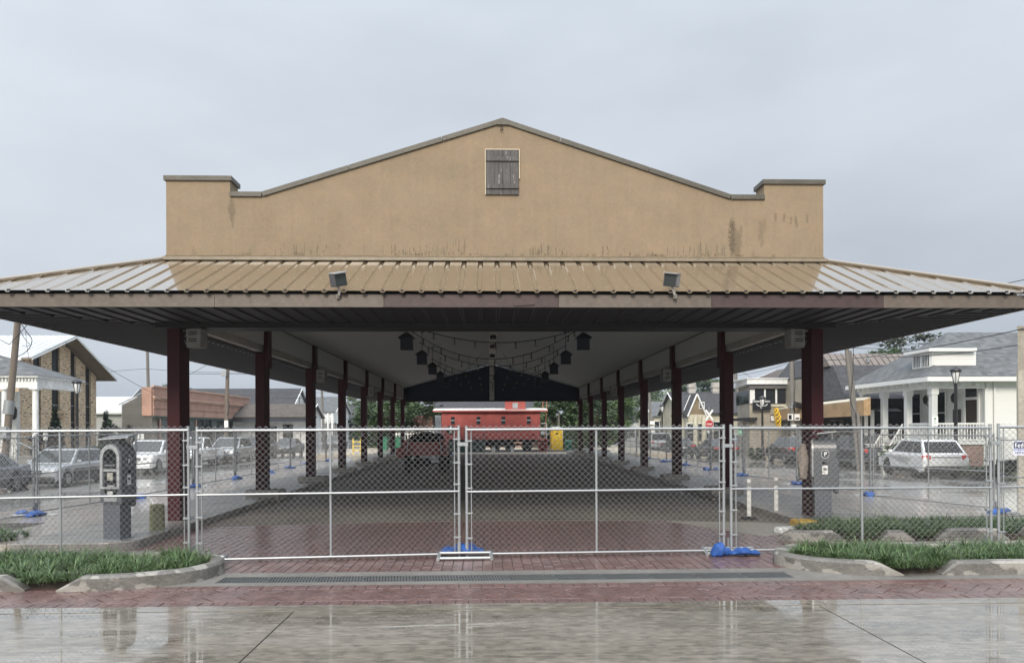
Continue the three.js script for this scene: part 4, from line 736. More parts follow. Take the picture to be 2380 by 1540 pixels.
  // speakers on the posts
  const sp = [[0, -1], [0, 1], [2, -1], [2, 1], [4, -1], [4, 1]]; let s0;
  for (const [k, s] of sp) {
    const pos = V(AX + s * 5.70, 3.58, PZ - 0.15 - k * CS), lab = `grey outdoor speaker on the ${['front', '', 'third', '', 'fifth'][k]} ${s < 0 ? 'left' : 'right'} post near the beam`;
    if (!s0) {
      s0 = thing('speaker', lab, 'speaker', pos, 0.18 * s, 'speakers on the posts'); const c = worn(0.24, 0.235, 0.22, 0.7, 1.5);
      part('cabinet', rbox(0.30, 0.42, 0.26, 0.03, 0, 0, 0), c, s0); part('grille_slot', [0.08, 0.04, -0.05, -0.09].map((y) => box(0.17, 0.018, 0.006, -0.01, y, 0.131)), M.dark, s0); part('bracket', [bar(V(-0.14, 0.14, 0), V(-0.28, 0.14, 0), 0.045, 10)], c, s0); part('wire', [tube([V(-0.15, 0.02, 0.02), V(-0.2, 0.05, 0.03), V(-0.24, 0.0, 0.02)], 0.006, 5), tube([V(-0.15, -0.10, 0.02), V(-0.2, -0.14, 0.03), V(-0.24, -0.05, 0.02)], 0.006, 5)], M.galv, s0);
    } else { const o = dup(s0, pos, 0.18 * s, lab); if (s > 0) o.scale.x = -1; }
  }
}

// ================================================================ UNDER AND BEYOND THE PAVILION
{ // old red engine parked under the roof, seen from behind
  const D = 30.2, cx = (P(928, 1050, D).x + P(1031, 1050, D).x) / 2 + 0.1, t = thing('antique_fire_engine', 'maroon antique fire engine parked under the roof on the left, seen from behind', 'fire engine', V(cx, 0.006, -D));
  const rd = new THREE.MeshPhysicalMaterial({ color: lin(0.34, 0.045, 0.04), roughness: 0.35, clearcoat: 0.6, side: THREE.DoubleSide }), rd2 = worn(0.30, 0.07, 0.06, 0.5, 1);
  part('rear_body', hull([V(-0.86, 0.75, 0), V(0.86, 0.75, 0), V(-0.76, 1.30, 0), V(0.78, 1.30, 0), V(-0.86, 0.75, -2.6), V(0.86, 0.75, -2.6), V(-0.76, 1.30, -2.6), V(0.78, 1.30, -2.6)]), rd, t);
  for (const s of [-1, 1]) { part('rear_fender', hull([V(s * 0.45, 0.80, 0.03), V(s * 0.92, 0.70, 0.05), V(s * 0.62, 1.42, 0.02), V(s * 0.82, 1.36, 0.0), V(s * 0.92, 0.72, -0.9), V(s * 0.62, 1.42, -0.9)]), rd2, t); part('grab_rail', bar(V(s * 0.70, 0.85, 0.10), V(s * 0.60, 1.5, 0.06), 0.02, 6), M.galvDull, t);
    const w = part('wheel', lathe([[0.2, -0.12], [0.36, -0.13], [0.41, -0.09], [0.42, 0], [0.41, 0.09], [0.36, 0.13], [0.2, 0.12]], 24).rotateZ(Math.PI / 2).translate(s * 0.70, 0.42, -0.55), M.rubber, t); part('hub', bar(V(s * 0.72, 0.42, -0.55), V(s * 0.85, 0.42, -0.55), 0.13, 12), rd2, w); }
  part('rear_step', rbox(1.15, 0.06, 0.35, 0.01, 0, 0.62, 0.12), M.black, t); part('tail_lamp', [bar(V(-0.42, 0.68, 0.30), V(-0.42, 0.68, 0.36), 0.045, 10), bar(V(0.40, 0.66, 0.30), V(0.40, 0.66, 0.36), 0.04, 10)], M.chrome, t); part('number_plate', box(0.30, 0.13, 0.012, 0.44, 0.55, 0.31), M.galv, t); part('axle', [bar(V(-0.6, 0.42, -0.55), V(0.6, 0.42, -0.55), 0.07, 8), box(0.5, 0.3, 0.4, 0, 0.45, -0.55)], M.dark, t);
  const r = mulberry(31), hose = []; for (let i = 0; i < 13; i++) { const x = -0.5 + r() * 1.0, y = 1.32 + r() * 0.30 * (1 - Math.abs(x)); hose.push(tube([V(x - 0.18, y, -0.3 - r()), V(x, y + 0.12, -0.5 - r()), V(x + 0.2, y - 0.02, -0.3 - r()), V(x + 0.05, y - 0.10, -0.15)], 0.06, 7)); }
  part('hose_pile', [...hose, hull([V(-0.65, 1.28, -0.1), V(0.65, 1.28, -0.1), V(-0.3, 1.62, -0.5), V(0.3, 1.66, -0.5), V(-0.65, 1.28, -1.6), V(0.65, 1.28, -1.6), V(0, 1.7, -1)])], M.rubber, t);
  part('cab', [hull([V(-0.7, 1.25, -2.6), V(0.7, 1.25, -2.6), V(-0.6, 1.62, -2.7), V(0.6, 1.62, -2.7), V(-0.7, 1.25, -4.4), V(0.7, 1.25, -4.4), V(-0.6, 1.5, -4.2), V(0.6, 1.5, -4.2)]), bx(-0.75, 0.75, 0.7, 1.25, -2.62, -5)], rd, t); part('side_box', rbox(0.34, 0.42, 0.9, 0.03, -1.02, 0.85, -0.9), rd, t);
  for (const s of [-1, 1]) part('wheel', lathe([[0.2, -0.1], [0.38, -0.1], [0.42, 0], [0.38, 0.1], [0.2, 0.1]], 20).rotateZ(Math.PI / 2).translate(s * 0.70, 0.42, -4.2), M.rubber, t);
}
{ // red caboose
  const D = 57, k = D / FL, H0 = 0, X = (px) => P(px, 994, D).x, Y = (py) => EYE + (995 - py) * k, t = thing('caboose', 'red railway caboose with cupola and small black windows standing beyond the pavilion', 'caboose', V(X(1141), H0, -D));
  const cxx = X(1141), red = (() => { const tx = colorTex([0.62, 0.15, 0.13], (u, v) => { const a = fbm(u, v, 30, 3, 301, 4), b = fbm(u, v, 6, 6, 303, 4); return [0.72 + 0.25 * (a - 0.5) + 0.3 * (b - 0.5), 0.72 + 0.5 * (b - 0.5), 0.72 + 0.5 * (b - 0.5)]; }); return mat(1, 1, 1, 0.6, { map: reuse(tx, 0.35, 0.35) }); })();
  const b = (x0, x1, y0, y1, z0, z1) => bx(X(x0) - cxx, X(x1) - cxx, Y(y1), Y(y0), z0, z1);
  const bodyL = X(1026.5) - cxx, bodyR = X(1254) - cxx;
  part('body', b(1026.5, 1254, 957, 1022, 0, -2.6), red, t);
  const plank = []; for (let x = bodyL + 0.1; x < bodyR; x += 0.1) plank.push(box(0.012, Y(957) - Y(1022), 0.008, x, (Y(957) + Y(1022)) / 2, 0.002)); stuff(part('board_joint', plank, mat(0.30, 0.07, 0.06, 0.7), t));
  part('corner_board', [b(1026, 1029, 957, 1022, 0.012, 0), b(1251, 1255, 957, 1022, 0.012, 0)], red, t);
  part('roof', hull([[-1, 0.25], [-1, -2.85], [1, 0.25], [1, -2.85]].flatMap(([s, z]) => [V(s < 0 ? X(1006) - cxx : X(1272) - cxx, Y(956.5), z), V(s < 0 ? X(1006) - cxx : X(1272) - cxx, Y(953), z)]).concat([V(X(1006) - cxx, Y(948.5), -1.3), V(X(1272) - cxx, Y(948.5), -1.3)])), M.whiteWorn, t);
  part('roof_edge', b(1006, 1272, 954.5, 957.2, 0.29, 0.255), red, t); const cleats = []; for (let p = 1010; p < 1170; p += 19) cleats.push(b(p, p + 3, 947.5, 950, -1.0, -1.2)); part('running_board', [...cleats, b(1010, 1172, 948.3, 949.2, -1.0, -1.4), b(1222, 1268, 948, 949, -1.0, -1.4)], M.whiteWorn, t);
  const cup = part('cupola', [b(1174.5, 1221, 932, 955, 0.02, -2.6)], red, t); part('cupola_roof', [b(1172, 1223, 929.5, 932, 0.1, -2.7)], red, cup); part('cupola_window', [b(1191, 1203.5, 937, 949.5, 0.035, 0.0)], worn(0.42, 0.44, 0.46, 0.5, 2), cup); part('sill', b(1172, 1223, 955, 956.5, 0.08, 0.0), red, cup);
  for (const p of [1052, 1111.5, 1169.5, 1228.5]) { const w = part('window', [b(p - 6, p + 6, 967.5, 988, 0.02, 0.001)], red, t); part('pane', [b(p - 4.6, p + 4.6, 968.8, 976.4, 0.026, 0.01), b(p - 4.6, p + 4.6, 978, 986.4, 0.026, 0.01)], M.glass, w); part('sash_rail', [b(p - 4.8, p + 4.8, 976.6, 977.8, 0.032, 0.01)], M.whiteWorn, w); }
  // info roundel, road name and number
  const inf = textTex(128, 128, (x) => { x.clearRect(0, 0, 128, 128); x.fillStyle = '#15221c'; x.fillRect(0, 0, 128, 128); x.fillStyle = '#f0f0ea'; x.beginPath(); x.arc(64, 28, 13, 0, 7); x.fill(); x.fillRect(50, 48, 28, 54); x.fillRect(40, 48, 20, 9); x.fillRect(38, 100, 52, 10); });
  const cg = new THREE.CircleGeometry(0.33, 24).toNonIndexed(); cg.translate(X(1047) - cxx, Y(999), 0.022); part('info_roundel', cg, printed(inf), t);
  const road = textTex(512, 64, (x) => { x.fillStyle = '#b34a42'; x.fillRect(0, 0, 512, 64); x.fillStyle = '#4a1c1a'; x.font = 'bold 52px serif'; x.fillText('ILLINOIS CENTRAL', 8, 50); });
  const word = (tt, px, py, w, h, z = 0.013) => part('lettering', plane(w, h, X(px) - cxx, Y(py), z), mat(1.0, 1.0, 1.0, 0.6, { map: tt }), t);
  word(road, 1192, 998, 1.95, 0.24); word(textTex(128, 64, (x) => { x.fillStyle = '#b34a42'; x.fillRect(0, 0, 128, 64); x.fillStyle = '#4a1c1a'; x.font = 'bold 50px serif'; x.fillText('9659', 10, 50); }), 1235, 1011.5, 0.62, 0.26);
  word(textTex(256, 32, (x) => { x.fillStyle = '#b34a42'; x.fillRect(0, 0, 256, 32); x.fillStyle = '#5a2220'; x.font = 'bold 24px serif'; x.fillText('NO HUMPING', 30, 25); }), 1098, 1003.5, 0.75, 0.1);
  part('emblem', slab([[X(1151.5) - cxx, Y(995)], [X(1159) - cxx, Y(995)], [X(1158.5) - cxx, Y(1002)], [X(1155) - cxx, Y(1005.5)], [X(1152) - cxx, Y(1002)]], 0.006, 0.014), mat(0.10, 0.10, 0.10, 0.6), t);
  // platforms, steps, undergear, ladder
  part('platform', [b(1254, 1272, 1020, 1024, 0, -2.6), b(1008, 1026, 1020, 1024, 0, -2.6)], red, t); part('end_wall', [bx(bodyR - 0.02, bodyR + 0.02, Y(1020), Y(957), -0.3, -2.4)], worn(0.12, 0.075, 0.055, 0.8), t);
  for (const [a, c] of [[1251.5, 1272], [1008, 1024]]) { const s = part('step', [b(a, a + 1.2, 1022, 1052, 0.05, -0.5), b(c - 1.2, c, 1022, 1052, 0.05, -0.5), b(a + 1.3, c - 1.3, 1031, 1032.5, 0.04, -0.5), b(a + 1.3, c - 1.3, 1039, 1040.5, 0.06, -0.5), b(a + 1.3, c - 1.3, 1048, 1049.5, 0.08, -0.5), b(a + 1.3, c - 1.3, 1024, 1049, -0.5, -0.54)], red, t); }
  part('ladder', [bar(V(X(1265) - cxx, Y(1020), 0.06), V(X(1270) - cxx, Y(956), 0.06), 0.03, 6), tube([V(X(1262) - cxx, Y(954), -0.3), V(X(1263) - cxx, Y(934), -0.3), V(X(1266) - cxx, Y(931), -0.3), V(X(1270) - cxx, Y(934), -0.3), V(X(1271) - cxx, Y(954), -0.3)], 0.03, 6)], mat(0.45, 0.2, 0.12, 0.6), t);
  part('hand_rail', [bar(V(X(1270) - cxx, Y(1020), 0), V(X(1270) - cxx, Y(985), 0), 0.03, 6), bar(V(X(1256) - cxx, Y(985), 0.02), V(X(1271) - cxx, Y(985), 0.02), 0.03, 6)], M.white, t); part('yard_notice', b(1256.5, 1268, 1003, 1011, 0.07, 0.05), M.whiteWorn, t);
  part('frame', [bx(bodyL, bodyR, Y(1028), Y(1022), -0.3, -2.3), bx(X(1100) - cxx, X(1180) - cxx, Y(1040), Y(1028), -0.8, -1.8)], M.dark, t);
  for (const p of [1050, 1080, 1150, 1185, 1225]) { const w = part('wheel', bar(V(X(p) - cxx, Y(1037), -0.55), V(X(p) - cxx, Y(1037), -0.7), 0.42, 20), M.dark, t); part('journal_box', box(0.24, 0.22, 0.2, X(p) - cxx, Y(1037), -0.45), worn(0.1, 0.1, 0.11, 0.6), w); }
  part('side_frame', [b(1040, 1092, 1031, 1036, -0.35, -0.5), b(1140, 1236, 1031, 1036, -0.35, -0.5)], M.black, t);
  const w0 = struct('track'); wpart('rail', [bx(X(930), X(1420), 0.004, 0.14, -D - 0.55, -D - 0.62), bx(X(930), X(1420), 0.004, 0.14, -D - 2, -D - 2.07)], M.galvDull, w0); wpart('ballast', bx(X(930), X(1420), -0.3, 0.03, -D - 0.1, -D - 2.7), worn(0.05, 0.047, 0.045, 0.95, 2), w0);
  for (const [p, l] of [[1146, 'white bucket under the middle of the caboose'], [1190, 'white bucket under the right half of the caboose']]) { const bk = thing('bucket', l, 'bucket', V(X(p), 0.0, -D + 0.35), 0, 'buckets by the caboose'); part('pail', lathe([[0.12, 0.03], [0.15, 0.36], [0.16, 0.36], [0.16, 0.38], [0, 0.38]], 12), M.whiteWorn, bk); part('handle', tube([V(-0.15, 0.33, 0), V(-0.1, 0.25, 0.1), V(0.1, 0.25, 0.1), V(0.15, 0.33, 0)], 0.008, 4), M.galv, bk); }
  whole('hedge_board', [bx(X(1030), X(1128), 0.02, 0.85, -D + 0.4, -D + 0.45)], mat(0.018, 0.05, 0.045, 0.7), V(X(1080), 0, -D + 0.4), 'dark green screen board under the left half of the caboose', 'screen');
}
{ // yellow portable toilet
  const D = 58, x0 = P(1279.5, 994, D).x, x1 = P(1308.5, 994, D).x, w = x1 - x0, h = 1.93, t = thing('portable_toilet', 'yellow portable toilet with white roof standing right of the caboose', 'portable toilet', V((x0 + x1) / 2, 0.004, -D));
  const yel = new THREE.MeshPhysicalMaterial({ color: lin(0.90, 0.60, 0.035), roughness: 0.45, side: THREE.DoubleSide }), hw = w / 2;
  part('cabin', rbox(w * 0.97, h * 0.93, w * 0.97, 0.03, 0, h * 0.465, -w / 2), yel, t);
  part('roof', hull([-1, 1].flatMap((s) => [0.02, -w].flatMap((z) => [V(s * hw * 1.02, h * 0.89, z + 0.03), V(s * hw * 0.95, h * 0.95, z), V(s * hw * 0.4, h * 1.0, z)]))), M.whiteWorn, t);
  const door = part('door', [rbox(w * 0.80, h * 0.84, 0.02, 0.01, 0, h * 0.44, 0.0)], yel, t); const line = mat(0.42, 0.26, 0.01, 0.5);
  const out = (pts, r = 0.008) => tube(pts.map(([x, y]) => V(x * hw, y * h, 0.012)), r, 4, pts.length * 3, true);
  part('door_relief', [out([[-0.7, 0.05], [0.7, 0.05], [0.7, 0.8], [0.35, 0.88], [-0.35, 0.88], [-0.7, 0.8]]), out([[-0.6, 0.55], [0, 0.48], [0.6, 0.55], [0.62, 0.75], [0, 0.84], [-0.62, 0.75]]), out([[-0.5, 0.3], [0, 0.18], [0.5, 0.3], [0, 0.45]])], line, door);
  const e = new THREE.CylinderGeometry(0.1, 0.1, 0.012, 20).toNonIndexed(); e.rotateX(Math.PI / 2); e.scale(1.3, 0.62, 1); e.translate(0, h * 0.72, 0.014); part('door_badge', e, M.dark, door); part('latch', box(0.03, 0.1, 0.02, hw * 0.66, h * 0.45, 0.02), M.dark, door); part('vent_pipe', bar(V(hw * 0.92, h * 0.5, 0.03), V(hw * 0.92, h * 0.86, 0.03), 0.02, 6), M.white, t);
  const bin = thing('wheelie_bin', 'green wheeled bin beside the yellow portable toilet', 'bin', V(P(1321, 994, D).x, 0.004, -D - 0.3)); const gm = mat(0.02, 0.13, 0.08, 0.5);
  part('body', hull([V(-0.2, 0.05, 0.2), V(0.2, 0.05, 0.2), V(-0.2, 0.05, -0.2), V(0.2, 0.05, -0.2), V(-0.26, 0.80, 0.25), V(0.26, 0.80, 0.25), V(-0.26, 0.80, -0.25), V(0.26, 0.80, -0.25)]), gm, bin); part('lid', hull([V(-0.29, 0.80, 0.30), V(0.29, 0.80, 0.30), V(-0.29, 0.80, -0.28), V(0.29, 0.80, -0.28), V(-0.24, 0.88, 0.22), V(0.24, 0.88, 0.22), V(-0.24, 0.86, -0.2), V(0.24, 0.86, -0.2)]), mat(0.03, 0.16, 0.10, 0.5), bin); for (const s of [-1, 1]) part('wheel', bar(V(s * 0.2, 0.1, -0.22), V(s * 0.25, 0.1, -0.22), 0.1, 12), M.rubber, bin);
}

// ================================================================ CARS
function paint(r, g, b) { return new THREE.MeshPhysicalMaterial({ color: lin(r, g, b), roughness: 0.35, metalness: 0.15, clearcoat: 1, clearcoatRoughness: 0.06, side: THREE.DoubleSide }); }
const rimMat = mat(0.38, 0.39, 0.40, 0.3, { metalness: 0.6 }), plastic = mat(0.025, 0.025, 0.027, 0.6), lampGlass = mat(0.55, 0.57, 0.58, 0.12);
// side profiles: z forward. o: L length, W width, h roof, belt, hood, bz..: cabin base/roof ends along z
const KINDS = {
  suv: { L: 4.75, W: 1.90, h: 1.70, belt: 1.08, hood: 1.03, tail: 1.06, cb: [1.15, -2.28], ct: [0.25, -1.72], wr: 0.36, wb: [1.42, -1.42], clear: 0.26, tumble: 0.16 },
  wagon: { L: 4.7, W: 1.82, h: 1.48, belt: 0.94, hood: 0.88, tail: 0.95, cb: [1.05, -2.2], ct: [0.25, -1.65], wr: 0.33, wb: [1.42, -1.36], clear: 0.2, tumble: 0.17 },
  sedan: { L: 4.75, W: 1.82, h: 1.44, belt: 0.93, hood: 0.86, tail: 0.98, cb: [0.95, -1.75], ct: [0.2, -1.05], wr: 0.33, wb: [1.42, -1.38], clear: 0.19, tumble: 0.19 },
  van: { L: 5.0, W: 1.98, h: 1.80, belt: 1.10, hood: 1.0, tail: 1.08, cb: [1.35, -2.42], ct: [0.55, -2.2], wr: 0.35, wb: [1.5, -1.5], clear: 0.24, tumble: 0.12 },
  pickup: { L: 5.4, W: 1.95, h: 1.78, belt: 1.12, hood: 1.1, tail: 1.1, cb: [1.05, -0.85], ct: [0.45, -0.65], wr: 0.39, wb: [1.65, -1.7], clear: 0.32, tumble: 0.13 },
};
function car(kind, pos, turn, body, label, o = {}) {
  const K = KINDS[kind], t = thing('parked_car', label, kind === 'pickup' ? 'pickup truck' : kind === 'van' ? 'van' : 'car', pos, turn), f = K.L / 2, r = -K.L / 2, s = new THREE.Shape(), c = K.clear, wa = K.wr + 0.06;
  // lower body outline with wheel arches, [z, y]
  s.moveTo(r + 0.05, c + 0.10); s.lineTo(K.wb[1] - wa, c); s.absarc(K.wb[1], K.wr, wa, Math.PI, 0, true); s.lineTo(K.wb[0] - wa, c); s.absarc(K.wb[0], K.wr, wa, Math.PI, 0, true); s.lineTo(f - 0.12, c + 0.06);
  s.quadraticCurveTo(f + 0.02, c + 0.15, f, 0.62); s.quadraticCurveTo(f - 0.02, K.hood - 0.10, f - 0.22, K.hood - 0.06); s.quadraticCurveTo((f + K.cb[0]) / 2, K.hood + 0.03, K.cb[0], K.belt - 0.02);
  s.lineTo(K.cb[1], K.belt); if (kind === 'sedan') s.quadraticCurveTo((r + K.cb[1]) / 2, K.tail + 0.02, r + 0.1, K.tail); else s.lineTo(r + 0.06, K.tail);
  s.quadraticCurveTo(r - 0.02, K.tail - 0.2, r, 0.6); s.lineTo(r + 0.05, c + 0.10);
  const w2 = K.W / 2, bev = 0.15, g = new THREE.ExtrudeGeometry(s, { depth: K.W - 2 * bev, bevelEnabled: true, bevelThickness: bev, bevelSize: 0.10, bevelOffset: -0.10, bevelSegments: 5, curveSegments: 10 });
  g.translate(0, 0, -(K.W / 2 - bev)); g.rotateY(-Math.PI / 2); // shape x becomes z
  const m = body; part('body', g.index ? g.toNonIndexed() : g, m, t);
  // greenhouse
  const b0 = K.cb[0] - 0.02, b1 = K.cb[1] + 0.02, wb = w2 - 0.07, wt = w2 - 0.07 - K.tumble, yb = K.belt - 0.03, yt = K.h, yc = K.h - 0.05;
  const top = [[K.ct[0] - 0.12, 0.0], [K.ct[0] - 0.35, 0.0], [K.ct[1] + 0.3, 0], [K.ct[1] + 0.1, 0]];
  const pts = []; for (const q of [-1, 1]) { pts.push(V(q * wb, yb, b0), V(q * wb, yb, b1), V(q * wt, yc, K.ct[0]), V(q * wt, yc - 0.02, K.ct[1]), V(q * (wt - 0.08), yt - 0.008, K.ct[0] - 0.16), V(q * (wt - 0.08), yt - 0.02, K.ct[1] + 0.14), V(q * (wt - 0.25), yt, K.ct[0] - 0.4), V(q * (wt - 0.25), yt - 0.004, K.ct[1] + 0.4)); }
  part('roof', hull(pts), m, t);
  const face = (a, b, cc, d, u0, u1, v0, v1, nx, ny, nz) => { const at = (u, v) => a.clone().lerp(b, u).lerp(d.clone().lerp(cc, u), v).add(V(nx, ny, nz)); return quad(at(u0, v0), at(u1, v0), at(u1, v1), at(u0, v1)); };
  part('windscreen', face(V(-wb, yb, b0), V(wb, yb, b0), V(wt, yc, K.ct[0]), V(-wt, yc, K.ct[0]), 0.04, 0.96, 0.08, 0.96, 0, 0.006, 0.010), M.glassSky, t);
  part('rear_window', face(V(-wb, yb, b1), V(wb, yb, b1), V(wt, yc - 0.02, K.ct[1]), V(-wt, yc - 0.02, K.ct[1]), 0.05, 0.95, 0.12, 0.92, 0, 0.006, -0.010), o.darkGlass ? M.tint : M.glassSky, t);
  const side = (q) => [V(q * wb, yb, b1), V(q * wb, yb, b0), V(q * wt, yc, K.ct[0]), V(q * wt, yc - 0.02, K.ct[1])];
  const cuts = kind === 'pickup' ? [[0.10, 0.47], [0.50, 0.90]] : kind === 'sedan' ? [[0.16, 0.46], [0.49, 0.86]] : [[0.05, 0.32], [0.335, 0.61], [0.625, 0.93]];
  for (const q of [-1, 1]) for (const [u0, u1] of cuts) part('side_window', face(...side(q), u0, u1, 0.10, 0.92, q * 0.008, 0.003, 0), o.darkGlass ? M.tint : M.glassSky, t);
  if (o.rails) for (const q of [-1, 1]) part('roof_rail', tube([V(q * (wt - 0.05), yc, K.ct[0] - 0.2), V(q * (wt - 0.06), yt + 0.04, K.ct[0] - 0.4), V(q * (wt - 0.06), yt + 0.04, K.ct[1] + 0.4), V(q * (wt - 0.05), yc, K.ct[1] + 0.15)], 0.018, 5), M.galvDull, t);
  for (const q of [-1, 1]) { part('mirror', rbox(0.16, 0.12, 0.09, 0.03, q * (w2 + 0.06), K.belt + 0.05, K.cb[0] - 0.35), o.mirror || m, t); part('sill_trim', rbox(0.03, 0.12, K.wb[0] - K.wb[1] - 2 * wa - 0.05, 0.012, q * (w2 - 0.01), c + 0.09, (K.wb[0] + K.wb[1]) / 2), o.lower || plastic, t); part('door_handle', rbox(0.02, 0.025, 0.15, 0.008, q * (w2 + 0.004), K.belt - 0.13, -0.1), o.lower || plastic, t); }
  if (o.clad) for (const q of [-1, 1]) part('door_cladding', rbox(0.012, 0.42, K.wb[0] - K.wb[1] - 2 * wa, 0.005, q * (w2 + 0.002), c + 0.30, (K.wb[0] + K.wb[1]) / 2), plastic, t);
  part('front_bumper', rbox(K.W - 0.16, 0.20, 0.14, 0.05, 0, c + 0.16, f - 0.03), o.lower || plastic, t); part('rear_bumper', rbox(K.W - 0.14, 0.22, 0.14, 0.05, 0, c + 0.20, r + 0.03), o.rearBumper || o.lower || plastic, t);
  part('grille', [rbox(K.W * 0.42, 0.16, 0.03, 0.01, 0, K.hood - 0.25, f - 0.008)], M.black, t); part('grille_bar', [-0.04, 0.02].map((y) => rbox(K.W * 0.42, 0.02, 0.02, 0.006, 0, K.hood - 0.25 + y, f + 0.012)), M.chrome, t);
  for (const q of [-1, 1]) { part('headlight', rbox(0.34, 0.14, 0.10, 0.03, q * (w2 - 0.28), K.hood - 0.22, f - 0.06, 0, q * 0.3, 0), lampGlass, t); part('tail_light', kind === 'sedan' ? rbox(0.40, 0.13, 0.07, 0.02, q * (w2 - 0.27), K.tail - 0.16, r + 0.03, 0, q * -0.12, 0) : rbox(0.34, 0.20, 0.16, 0.04, q * (w2 - 0.17), K.tail - 0.13, r + 0.10, 0, q * -0.35, 0), M.redLight, t); }
  part('number_plate', box(0.34, 0.16, 0.012, 0, K.tail - 0.26, r - 0.018), o.redPlate ? M.red : M.whiteWorn, t); if (o.band) part('tailgate_trim', rbox(K.W * 0.62, 0.03, 0.02, 0.008, 0, K.tail - 0.12, r - 0.01), plastic, t);
  if (kind === 'pickup') part('bed', bx(-w2 + 0.16, w2 - 0.16, 1.0, K.belt + 0.015, r + 0.15, -1.0), plastic, t);
  for (const z of K.wb) for (const q of [-1, 1]) { const x = q * (w2 - 0.12); const w = part('wheel', lathe([[K.wr * 0.62, -0.11], [K.wr * 0.93, -0.115], [K.wr, -0.07], [K.wr, 0.07], [K.wr * 0.93, 0.115], [K.wr * 0.62, 0.11]], 22).rotateZ(Math.PI / 2).translate(x, K.wr, z), M.rubber, t); const sp = []; for (let i = 0; i < 5; i++) { const a = i / 5 * Math.PI * 2; sp.push(box(0.03, K.wr * 0.56, 0.075, x + q * 0.095, K.wr + Math.cos(a) * K.wr * 0.32, z + Math.sin(a) * K.wr * 0.32, a, 0, 0)); } part('rim', [...sp, lathe([[K.wr * 0.54, -0.02], [K.wr * 0.63, -0.02], [K.wr * 0.63, 0.02], [K.wr * 0.54, 0.02]], 20).rotateZ(Math.PI / 2).translate(x + q * 0.098, K.wr, z), bar(V(x + q * 0.07, K.wr, z), V(x + q * 0.112, K.wr, z), 0.05, 10)], o.rim || rimMat, w); part('wheel_well', bar(V(x - q * 0.05, K.wr, z), V(x - q * 0.02, K.wr, z), K.wr * 0.64, 16), M.dark, w); }
  part('underbody', bx(-w2 + 0.2, w2 - 0.2, c - 0.02, c + 0.12, r + 0.3, f - 0.3), M.dark, t);
  return t;
}
const SY = -0.4, silver = paint(0.36, 0.38, 0.40), whiteP = paint(0.80, 0.81, 0.82), black = paint(0.014, 0.015, 0.018), slate = paint(0.06, 0.07, 0.085), navyP = paint(0.025, 0.033, 0.05), greyP = paint(0.15, 0.16, 0.17);
car('sedan', V(-18.05, SY, -26.6), 0.06, slate, 'dark grey saloon car cut off by the left photo edge');
car('wagon', V(-17.35, SY, -31.2), 0.05, silver, 'silver estate car with black lower doors parked on the left street', { clad: true, rails: true });
car('suv', V(-17.5, SY, -39.6), 0.04, whiteP, 'white SUV parked left, just right of the left parking meter', { lower: whiteP });
car('pickup', V(-17.55, SY, -45.2), 0.04, whiteP, 'white pickup truck mostly hidden behind the front left maroon post');
car('suv', V(-17.2, SY, -50.6), 0.03, silver, 'silver SUV with black bumper seen between the first and second left posts', { rails: true });
car('suv', V(-17.4, SY, -57.0), 0.03, navyP, 'dark blue SUV parked behind the silver SUV near the second left post');
car('sedan', V(-17.2, SY, -65), 0.03, slate, 'dark car between the second and third left posts, chrome rim glinting');
car('sedan', V(-16.9, SY, -84), 0.03, greyP, 'grey saloon car far down the left street between the third and fourth posts');
car('suv', V(19.6, SY, -33.6), Math.PI - 0.11, whiteP, 'white SUV seen from behind parked before the white porch house', { darkGlass: true, rails: true, band: true, rearBumper: plastic, rim: mat(0.06, 0.06, 0.06, 0.4) });
car('suv', V(18.9, SY, -46.4), Math.PI - 0.06, black, 'black SUV parked between the right parking meter and the second right post', { lower: black });
car('pickup', V(20.5, SY, -41.2), Math.PI - 0.05, navyP, 'dark pickup truck hidden behind the right parking meter');
car('sedan', V(15.9, SY, -52.5), Math.PI + 0.02, black, 'black saloon car driving away beside the second right post, red tail lights');
car('suv', V(20.6, SY, -63), Math.PI, silver, 'silver SUV standing behind the black saloon near the stop sign', { redPlate: true });
car('van', V(14.9, SY, -67), Math.PI, silver, 'silver van with red plate far down the right street between the third and fourth posts', { redPlate: true, darkGlass: true });
car('sedan', V(15.0, SY, -59.5), Math.PI, slate, 'dark grey saloon car half hidden by the third right post');
car('suv', V(13.2, SY, -88), Math.PI, greyP, 'grey SUV at the far end of the right street between the fourth and fifth posts');

// ================================================================ STREET FURNITURE
function streetLamp(pos, h, label) {
  const t = thing('street_lamp', label, 'street lamp', pos, 0, 'black street lamps'), m = M.black;
  part('base', lathe([[0.22, 0], [0.22, 0.12], [0.16, 0.2], [0.15, 0.7], [0.11, 0.82], [0.09, 0.9]], 14), m, t); part('pole', lathe([[0.085, 0.9], [0.065, h - 0.95], [0.10, h - 0.92], [0.06, h - 0.86], [0.09, h - 0.78]], 12), m, t);
  const H = part('lantern', [[0, 1, 2, 3, 4, 5].map((i) => { const a = i / 6 * Math.PI * 2; return bar(V(0.09 * Math.cos(a), h - 0.78, 0.09 * Math.sin(a)), V(0.20 * Math.cos(a), h - 0.24, 0.20 * Math.sin(a)), 0.016, 5); }), lathe([[0.235, h - 0.24], [0.25, h - 0.20], [0.22, h - 0.14], [0.13, h - 0.07], [0.05, h - 0.03], [0.04, h], [0, h + 0.03]], 16)], m, t);
  part('globe', lathe([[0.07, h - 0.76], [0.13, h - 0.60], [0.175, h - 0.26], [0, h - 0.25]], 14), mat(0.62, 0.63, 0.62, 0.25), H);
}
const onG = (px, D, y = SY) => V(P(px, 994, D).x, y, -D);
streetLamp(onG(178, 40), 4.9, 'black street lamp before the brick church on the left');
streetLamp(onG(2222, 34), 5.0, 'black street lamp before the white porch house on the right');
streetLamp(onG(1925.5, 50), 5.0, 'black street lamp half hidden at the right edge of the front right post');
